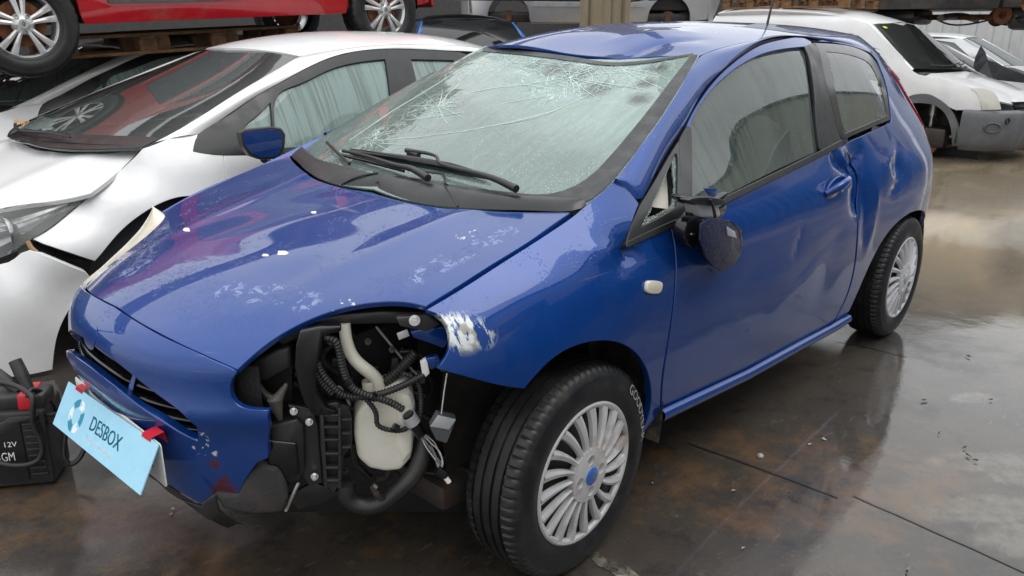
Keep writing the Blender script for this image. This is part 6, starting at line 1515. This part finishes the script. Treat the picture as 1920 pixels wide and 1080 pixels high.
# ---- cars beyond the van
g1, _ = generic_car('silver_hatchback', 'silver car with dark windscreen parked right behind the white van', Frame((12.35, .10, -.05), math.radians(88)), 'silver_paint', H=1.46, wheels='none', glassm='dark_glass')
g2, _ = generic_car('grey_hatchback', 'silver grey car with pale windscreen in the row beyond', Frame((14.75, .15, 0), math.radians(90)), 'silver_paint', H=1.48, wheels='steel', glassm='grey_glass')
hx_, hs_ = generic_car('stacked_chassis_car', 'dark car stacked above the van showing its rusty underside', Frame((12.3, -.35, 1.56), math.radians(86)), 'dark_metal', L=4.3, wheels='none')
for c_ in ((.7, -.45, .16), (1.5, -.3, .12), (1.2, .5, .14)): lathe('hub', [(.0, -.06), (.04, -.06), (.05, .0), (.12, .0), (.12, .02)], 'rust', hx_, n=20, at=c_)
tube('exhaust_pipe', [(.6, -.1, .10), (1.6, .1, .12), (2.6, .0, .12), (3.6, .3, .12)], .04, 'rust', hx_); box('exhaust_silencer', (1.1, -.25, .10), (.55, .26, .15), 'rust', hx_, bev=.05); box('fuel_tank', (2.6, .2, .12), (.6, .7, .2), 'dark_plastic', hx_, bev=.06)
box('gearbox', (.9, .25, .10), (.5, .5, .30), 'dark_metal', hx_, bev=.08); box('heat_shield', (.75, -.25, .06), (.5, .35, .05), 'rust', hx_, bev=.01)
for y_ in (-.5, .5): tube('control_arm', [(.5, y_*.4, .10), (.85, y_*1.3, .06), (1.1, y_*.5, .12)], .035, 'dark_metal', hx_)
for x_ in (1.9, 3.2): tube('axle_beam', [(x_, -.7, .10), (x_, 0, .14), (x_, .7, .10)], .045, 'dark_metal', hx_)
for k_ in range(6): tube('brake_line', [(.4+.6*k_, random.uniform(-.7, .7), .12), (.7+.6*k_, random.uniform(-.7, .7), .02), (1.0+.6*k_, random.uniform(-.7, .7), .13)], .012, 'dark_metal', hx_)
# ---- torn grey plastic arch liner lying on the silver car
sp = [(1838, 87), (1846, 99), (1851, 114), (1866, 119), (1884, 127), (1904, 134), (1925, 143), (1925, 156), (1895, 153), (1862, 149), (1832, 140), (1825, 124), (1829, 106)]
D = np.array([W0.plane([p], 0, 11.75+.10*math.sin(i*.9))[0] for i, p in enumerate(sp)])
bm = bmesh.new(); a = [bm.verts.new(p) for p in D]; b = [bm.verts.new(p+np.array([.035, 0, .01])) for p in D]; bm.faces.new(a); bm.faces.new(b[::-1])
for i in range(len(a)): bm.faces.new((a[i], b[i], b[(i+1) % len(a)], a[(i+1) % len(a)]))
bmesh.ops.recalc_face_normals(bm, faces=list(bm.faces)); bmesh.ops.triangulate(bm, faces=list(bm.faces)); me = bpy.data.meshes.new('torn_bumper_cover'); bm.to_mesh(me); bm.free(); me.materials.append(MATS['dark_grey_plastic'])
tag(link('torn_bumper_cover', me), 'torn dark grey plastic bumper cover standing on the silver car hood', 'car part')

# ---- jump starter pack and its cables
BO = np.array([.066, .691, 0]); bd_ = np.array([-.82, .575, 0]); bd_ /= np.linalg.norm(bd_); bn_ = np.array([bd_[1], -bd_[0], 0]); bn_ = bn_ if bn_[1] > 0 else -bn_
pack = empty('jump_starter', 'black 12V jump starter pack with red handle and thick black cables on the wet ground', 'battery pack', loc=tuple(BO))
def bp(u, v, w): return bd_*u+bn_*w+np.array([0, 0, v])
def pslab(name, poly, w0, w1, mat, parent=pack, bev=.006):
    n = len(poly); bm = bmesh.new(); a = [bm.verts.new(bp(u, v, w0)) for u, v in poly]; b = [bm.verts.new(bp(u, v, w1)) for u, v in poly]; bm.faces.new(a); bm.faces.new(b[::-1])
    for i in range(n): bm.faces.new((a[i], b[i], b[(i+1) % n], a[(i+1) % n]))
    bmesh.ops.recalc_face_normals(bm, faces=list(bm.faces))
    if bev: bmesh.ops.bevel(bm, geom=list(bm.edges), offset=bev, segments=2, affect='EDGES', profile=.5, clamp_overlap=True)
    bm.verts.ensure_lookup_table(); V = [tuple(v.co) for v in bm.verts]; F = [tuple(v.index for v in f.verts) for f in bm.faces]; bm.free(); return mk(name, V, F, mat, parent, smooth=40)
pslab('case', [(.0, .012), (.36, .012), (.345, .275), (.0, .275), (-.006, .262)], .0, .16, 'black_plastic', bev=.012)
pslab('front_panel', [(.070, .03), (.35, .03), (.335, .245), (.115, .245), (.095, .262), (.01, .262), (.012, .245), (.066, .238)], -.006, .01, 'trim_plastic', bev=.004)
pslab('top_bar', [(-.008, .272), (.34, .272), (.335, .322), (.0, .322), (-.010, .31)], .02, .11, 'black_plastic', bev=.010)
pslab('red_grip', [(.022, .274), (.072, .274), (.069, .326), (.028, .326)], .012, .12, 'red_plastic', bev=.006)
for z in np.linspace(.05, .23, 9): pslab('side_rib', [(.012, z), (.06, z), (.06, z+.006), (.012, z+.006)], -.009, .004, 'black_plastic', bev=.0015)
for u in (.03, .32): pslab('foot', [(u, 0), (u+.025, 0), (u+.025, .014), (u, .014)], .02, .14, 'black_plastic', bev=.003)
def ptext(s, size, u, v, st=1.0):
    V, F = text_geo(s, size); V = np.array(V); mk('lettering', [bp(u-x*st, v+y, -.0072) for x, y in V[:, :2]], F, 'ink_white', pack)
ptext('12V', .026, .107, .166); ptext('AGM', .044, .128, .122, .62)
def cab_(name, P, r): tube(name, [np.array(p)-BO for p in P], r, 'rubber_hose', pack, n=10)
def gp(px, w=-.02): 
    D = rays([px])[0]; t = (w-(CAMP-BO)@bn_)/(D@bn_); return CAMP+t*D
cab_('cable', [gp((-10, 715), .02), gp((25, 722), .01), (gp((50, 735), -.01)), gp((62, 750), -.03), gp((62, 790), -.03), gp((78, 830), -.03), gp((74, 860), -.03), gp((45, 872), -.03), gp((0, 868), -.02), gp((-30, 850), .0)], .0085)
cab_('cable', [gp((52, 745), .0), gp((58, 732), .02), gp((78, 736), .05), gp((95, 755), .08), gp((108, 772), .10)], .0085)
cab_('cable', [gp((86, 777), .02), gp((98, 777), .0), gp((110, 776), -.02)], .0075); cab_('cable', [gp((88, 790), .02), gp((100, 791), .0), gp((108, 792), -.02)], .0075)
cab_('cable', [gp((126, 790), .05), gp((121, 830), .03), gp((122, 858), .02), gp((134, 870), .02), gp((150, 858), .03), gp((158, 842), .05)], .008)
cab_('clamp_handle', [gp((28, 676), .10), gp((42, 705), .08), (gp((54, 730), .06))], [.020, .021, .017]); cab_('clamp_handle', [gp((-8, 700), .10), gp((14, 716), .08), gp((36, 734), .06)], [.020, .02, .015])

# ---- steel storage rack over the stacked cars (its beams show as dark streaks in the bonnet)
rk = empty('storage_rack', 'dark rust-red steel rack standing over the stacked cars', 'rack', loc=(1.6, 5.0, 0))
for x in (-3.9, 7.55): box('upright', (x, .35, 2.1), (.12, .12, 4.2), 'rack_steel', rk, bev=.01)
for y, z in ((-.15, 3.72), (.35, 3.72)): box('beam', (1.82, y, z), (11.5, .14, .24), 'rack_steel', rk, bev=.01)
for x in (-3.9, 7.55): box('crossbar', (x, .1, 3.54), (.10, .7, .10), 'rack_steel', rk, bev=.01)
# ------------------------------------------------------------------ ground and surroundings
g = new('wet_concrete')
co = g.coord()
big = g.noise(.55, 6, .6); mid = g.noise(2.6, 8, .65); fine = g.noise(38.0, 5, .7)
col = g.mix(g.rng(mid, .34, .66, 0, 1), c4((.014, .011, .009)), c4((.066, .054, .042)))
col = g.mix(g.rng(big, .42, .62, 0, .8), col, c4((.044, .035, .026)))
mp1 = g.n('Mapping'); mp1.inputs['Scale'].default_value = (.35, 1.1, 1); mp1.inputs['Rotation'].default_value = (0, 0, .15); g.t.links.new(co, mp1.inputs[0])
strk = g.noise(.8, 5, .5, mp1.outputs[0])
sx = g.n('SeparateXYZ'); g.t.links.new(co, sx.inputs[0])
far = g.rng(sx.outputs[0], 3.6, 6.5, 0, 1)
ochre = g.math('MULTIPLY', g.math('MAXIMUM', g.rng(strk, .40, .60, 0, 1), .40), far)
rus = g.rng(g.noise(1.9, 7, .7), .60, .70, 0, .75); col = g.mix(rus, col, c4((.13, .066, .026)))
pale = g.rng(g.noise(5.5, 10, .8), .60, .70, 0, .6); col = g.mix(pale, col, c4((.17, .15, .125)))
spk = g.rng(g.noise(120.0, 2, .5), .69, .75, 0, .5); col = g.mix(spk, col, c4((.24, .22, .19)))
grm = g.rng(g.noise(7.0, 10, .8), .52, .62, 0, .75); col = g.mix(grm, col, c4((.012, .012, .012)))
def stain(px, r0, r1):
    p = W0.plane([px], 2, 0)[0]; v_ = g.n('VectorMath', operation='SUBTRACT'); g.t.links.new(co, v_.inputs[0]); v_.inputs[1].default_value = tuple(p)
    m_ = g.n('Mapping'); m_.vector_type = 'TEXTURE'; m_.inputs['Rotation'].default_value = (0, 0, -.75); m_.inputs['Scale'].default_value = (r0, r1, 1); g.t.links.new(v_.outputs[0], m_.inputs[0])
    l_ = g.n('VectorMath', operation='LENGTH'); g.t.links.new(m_.outputs[0], l_.inputs[0]); return g.rng(l_.outputs['Value'], .55, 1.15, 1, 0)
stn = None
for px_, a_, b_ in (((1840, 866), .30, .10), ((1935, 890), .25, .10), ((1850, 955), .30, .11), ((1945, 1010), .30, .12), ((1822, 746), .14, .07)):
    m__ = stain(px_, a_, b_); stn = m__ if stn is None else g.math('MAXIMUM', stn, m__)
stn = g.rng(g.math('ADD', stn, g.math('MULTIPLY', g.math('SUBTRACT', g.noise(8.0, 9, .75), .5), 3.2)), .60, 1.2, 0, .5)
col = g.mix(stn, col, c4((.20, .185, .15)))
brn = None
for px_, a_, b_ in (((60, 965), .45, .30), ((740, 1035), .16, .05), ((1330, 640), .5, .25), ((330, 1060), .35, .15), ((1500, 900), .9, .5)):
    m__ = stain(px_, a_, b_); brn = m__ if brn is None else g.math('MAXIMUM', brn, m__)
brn = g.rng(g.math('ADD', brn, g.math('MULTIPLY', g.math('SUBTRACT', g.noise(6.0, 9, .75), .5), 3.4)), .75, 1.35, 0, .6)
col = g.mix(brn, col, c4((.135, .072, .028)))
mpk = g.n('Mapping'); mpk.inputs['Scale'].default_value = (9, 46, 1); mpk.inputs['Rotation'].default_value = (0, 0, .9); g.t.links.new(co, mpk.inputs[0])
scf = g.math('MULTIPLY', g.rng(g.noise(1.0, 4, .6, mpk.outputs[0]), .62, .70, 0, 1), g.rng(g.noise(1.7, 4), .48, .60, 0, .5)); col = g.mix(scf, col, c4((.16, .145, .12)))
gr1 = g.n('TexVoronoi', iScale=150.0); g.t.links.new(co, gr1.inputs['Vector']); grit = g.math('MULTIPLY', g.rng(gr1.outputs['Distance'], .12, .25, 1, 0), g.rng(g.noise(9.0, 5, .7), .60, .74, 0, .6)); col = g.mix(grit, col, c4((.21, .19, .16)))
col = g.mix(g.math('MULTIPLY', ochre, .85), col, c4((.44, .345, .21)))
pud = g.rng(g.noise(.62, 4, .5), .36, .50, 0, 1)
damp = g.rng(mid, .35, .65, .16, .42)
g.set(Base_Color=col, Roughness=.62, Specular_IOR_Level=.3, Coat_Weight=g.math('MAXIMUM', g.rng(g.noise(1.3, 6, .6), .38, .52, .55, 1), pud), Coat_IOR=1.48)
g.set(Coat_Roughness=g.rng(g.math('ADD', pud, g.math('MULTIPLY', mid, .5)), .15, .6, .07, .006))
rip = g.noise(9.0, 3, .5); rip2 = g.noise(2.2, 2, .5)
nb_ = g.bump(g.math('ADD', g.math('MULTIPLY', rip, .35), g.math('MULTIPLY', rip2, 1.0)), .035, .05)
dry = g.math('SUBTRACT', 1.15, pud)
nb2 = g.bump(g.math('MULTIPLY', fine, dry), .22, .004, nb_)
g.set(Coat_Normal=nb2, Normal=g.bump(fine, .4, .004))
S_ = 90.0; n_ = 2
tag(mk('ground', [(-60, -60, 0), (120, -60, 0), (120, 120, 0), (-60, 120, 0)], [(0, 1, 2, 3)], 'wet_concrete'), kind='structure')
g = new('worn_marking')
nz = g.rng(g.noise(7.0, 9, .72), .44, .58, 0, 1); col = g.mix(nz, c4((.055, .048, .040)), c4((.27, .25, .20)))
g.set(Alpha=g.rng(g.noise(9.0, 8, .7), .40, .52, 0, 1), Base_Color=col, Roughness=.6, Coat_Weight=.9, Coat_IOR=1.33, Coat_Roughness=.05, Coat_Normal=g.bump(g.math('ADD', g.math('MULTIPLY', g.noise(9.0, 3, .5), .35), g.noise(2.2, 2, .5)), .035, .05))
def marking(px, jag=.012, name='floor_marking'):
    P = W0.plane(px, 2, .0)[:, :2]; P = resample_keep(np.concatenate([P, P[:1]]), .05); rs = np.random.RandomState(int(abs(P[0, 0]*1000)) % 9999)
    P = P+rs.normal(0, jag, P.shape); V, F = tri_region(P, [], .25); tag(mk(name, [(x, y, .004) for x, y in V], F, 'worn_marking'), kind='structure')
marking([(1088, 1030), (1112, 1024), (1205, 1082), (1170, 1100)])
# thin expansion joints in the slab
g = new('joint_fill'); g.set(Base_Color=c4((.012, .012, .012)), Roughness=.5, Coat_Weight=.7)
def joint(p0, p1, w_=.008):
    a, b = W0.plane([p0, p1], 2, 0)[:, :2]; t = (b-a)/np.linalg.norm(b-a); n = np.array([-t[1], t[0]])*w_/2; L = resample(np.array([a, b]), .08); rs = np.random.RandomState(5); o = np.cumsum(rs.normal(0, .002, len(L)))[:, None]*n/np.linalg.norm(n)
    V = [(*(p+o[i]+n), .003) for i, p in enumerate(L)]+[(*(p+o[i]-n), .003) for i, p in enumerate(L)]; k = len(L); tag(mk('slab_joint', V, [(i, i+1, k+i+1, k+i) for i in range(k-1)], 'joint_fill'), kind='structure')
joint((1290, 832), (1570, 935)); joint((1600, 930), (1920, 1075)); joint((1570, 640), (1700, 670))
# debris
def pebble(px, r, mat, label):
    p = W0.plane([px], 2, 0)[0]; bm = bmesh.new(); bmesh.ops.create_icosphere(bm, subdivisions=2, radius=r)
    for v in bm.verts: v.co = Vector((v.co.x*random.uniform(.8, 1.25), v.co.y*random.uniform(.8, 1.2), v.co.z*random.uniform(.55, .8)))
    me = bpy.data.meshes.new('pebble'); bm.to_mesh(me); bm.free(); me.materials.append(MATS[mat]); o = link('pebble', me); o.location = (p[0], p[1], r*.45); tag(o, label, 'stone')
pebble((1426, 857), .012, 'pebble', 'small pale stone on the wet ground beside the blue car door')
def leaf(px, L_, mat='leaf'):
    p = W0.plane([px], 2, 0)[0]; a = random.uniform(0, 6.28); rot = eul(0, 0, a)
    V = np.array([(-L_, 0, .004), (-L_*.3, L_*.32, .010), (L_*.4, L_*.22, .007), (L_, 0, .012), (L_*.4, -L_*.22, .006), (-L_*.3, -L_*.3, .008), (0, 0, .012)]) @ rot.T+p
    o = mk('leaf', V, [(0, 6, 1), (1, 6, 2), (2, 6, 3), (3, 6, 4), (4, 6, 5), (5, 6, 0)], mat); tag(o, 'small dark leaf scrap lying on the wet concrete floor', 'leaf', 'leaf scraps on the wet floor')
for px in ((1828, 866), (1733, 753), (1808, 842), (1815, 857), (1480, 930), (1490, 938), (1857, 752), (1815, 670), (1700, 1075), (1760, 815), (1225, 906)): leaf(px, random.uniform(.008, .018))
def scrap(px, L_):
    p = W0.plane([px], 2, 0)[0]; a = random.uniform(0, 6.28); rot = eul(0, 0, a)
    V = np.array([(-L_, -L_*.2, .005), (-L_*.2, L_*.5, .007), (L_, L_*.3, .006), (L_*.6, -L_*.5, .009), (-L_*.3, -L_*.45, .006)]) @ rot.T+p
    o = mk('paper_scrap', V, [(0, 1, 2, 3, 4)], 'pebble'); tag(o, 'tiny pale scrap lying on the wet concrete floor', 'scrap', 'pale scraps on the wet floor')
for px in ((1518, 835), (1375, 922), (1545, 826), (325, 957), (322, 966), (1225, 908), (1393, 1030)): scrap(px, random.uniform(.006, .012))
# buildings round the yard, and two added dark backdrop blocks
def building(name, label, x0, x1, y0, y1, h_, wall, openings=(), cat='building', face='y1', ribs=None):
    b = empty(name, label, cat, loc=((x0+x1)/2, (y0+y1)/2, 0)); cx, cy = (x0+x1)/2, (y0+y1)/2
    box('wall', (0, 0, h_/2), (x1-x0, y1-y0, h_), wall, b, bev=.02); box('roof', (0, 0, h_+.12), (x1-x0+.5, y1-y0+.5, .2), 'dark_backdrop', b, bev=.02)
    for (a0, a1, z0, z1) in openings:
        if face == 'y1':
            w_ = box('window', ((a0+a1)/2-cx, (y1-y0)/2+.01, (z0+z1)/2), (a1-a0+.16, .08, z1-z0+.16), 'white_wall', b, bev=.01); box('pane', ((a0+a1)/2-cx, (y1-y0)/2+.045, (z0+z1)/2), (a1-a0, .05, z1-z0), 'window_dark', w_, bev=.005)
    if ribs:
        n = int((y1-y0)/ribs)
        for i in range(n): box('cladding_rib', (-(x1-x0)/2-.02, -(y1-y0)/2+(i+.5)*ribs, h_/2), (.06, ribs*.35, h_), wall, b, bev=.01)
    return b
building('office_building', 'pale rendered building with dark windows across the yard', -3.0, 40.0, -14.0, -7.6, 6.8, 'beige_wall', [(x, x+2.6, 3.3, 4.9) for x in (2, 8, 14, 20, 26, 32)])
for k, x in enumerate((1.5, 8.2, 15.0)):
    c = empty('shipping_container', ['blue shipping container near the yard corner', 'blue shipping container in front of the pale building', 'blue shipping container at the far end of the yard'][k], 'container', loc=(x+4, -6.2, 0))
    box('shell', (0, 0, 1.2), (6.0, 2.3, 2.4), 'container_blue', c, bev=.02)
    for i in range(18): box('corrugation', (-2.8+i*.33, 1.17, 1.2), (.16, .06, 2.1), 'container_blue', c, bev=.01)
building('warehouse', 'white warehouse with ribbed metal cladding at the back of the yard', 26.0, 40.0, -4.0, 11.5, 6.0, 'cladding', ribs=.45)
building('dark_backdrop', 'long dark backdrop block added behind the stacked cars', -14.0, 25.5, 17.0, 24.0, 4.6, 'dark_backdrop')  # added block, keeps the gaps behind the stacked cars dark
building('dark_backdrop_wing', 'dark backdrop block added next to the white warehouse', 25.8, 34.0, 12.0, 24.0, 4.6, 'dark_backdrop')  # second added block, carries the dark backdrop on to the warehouse
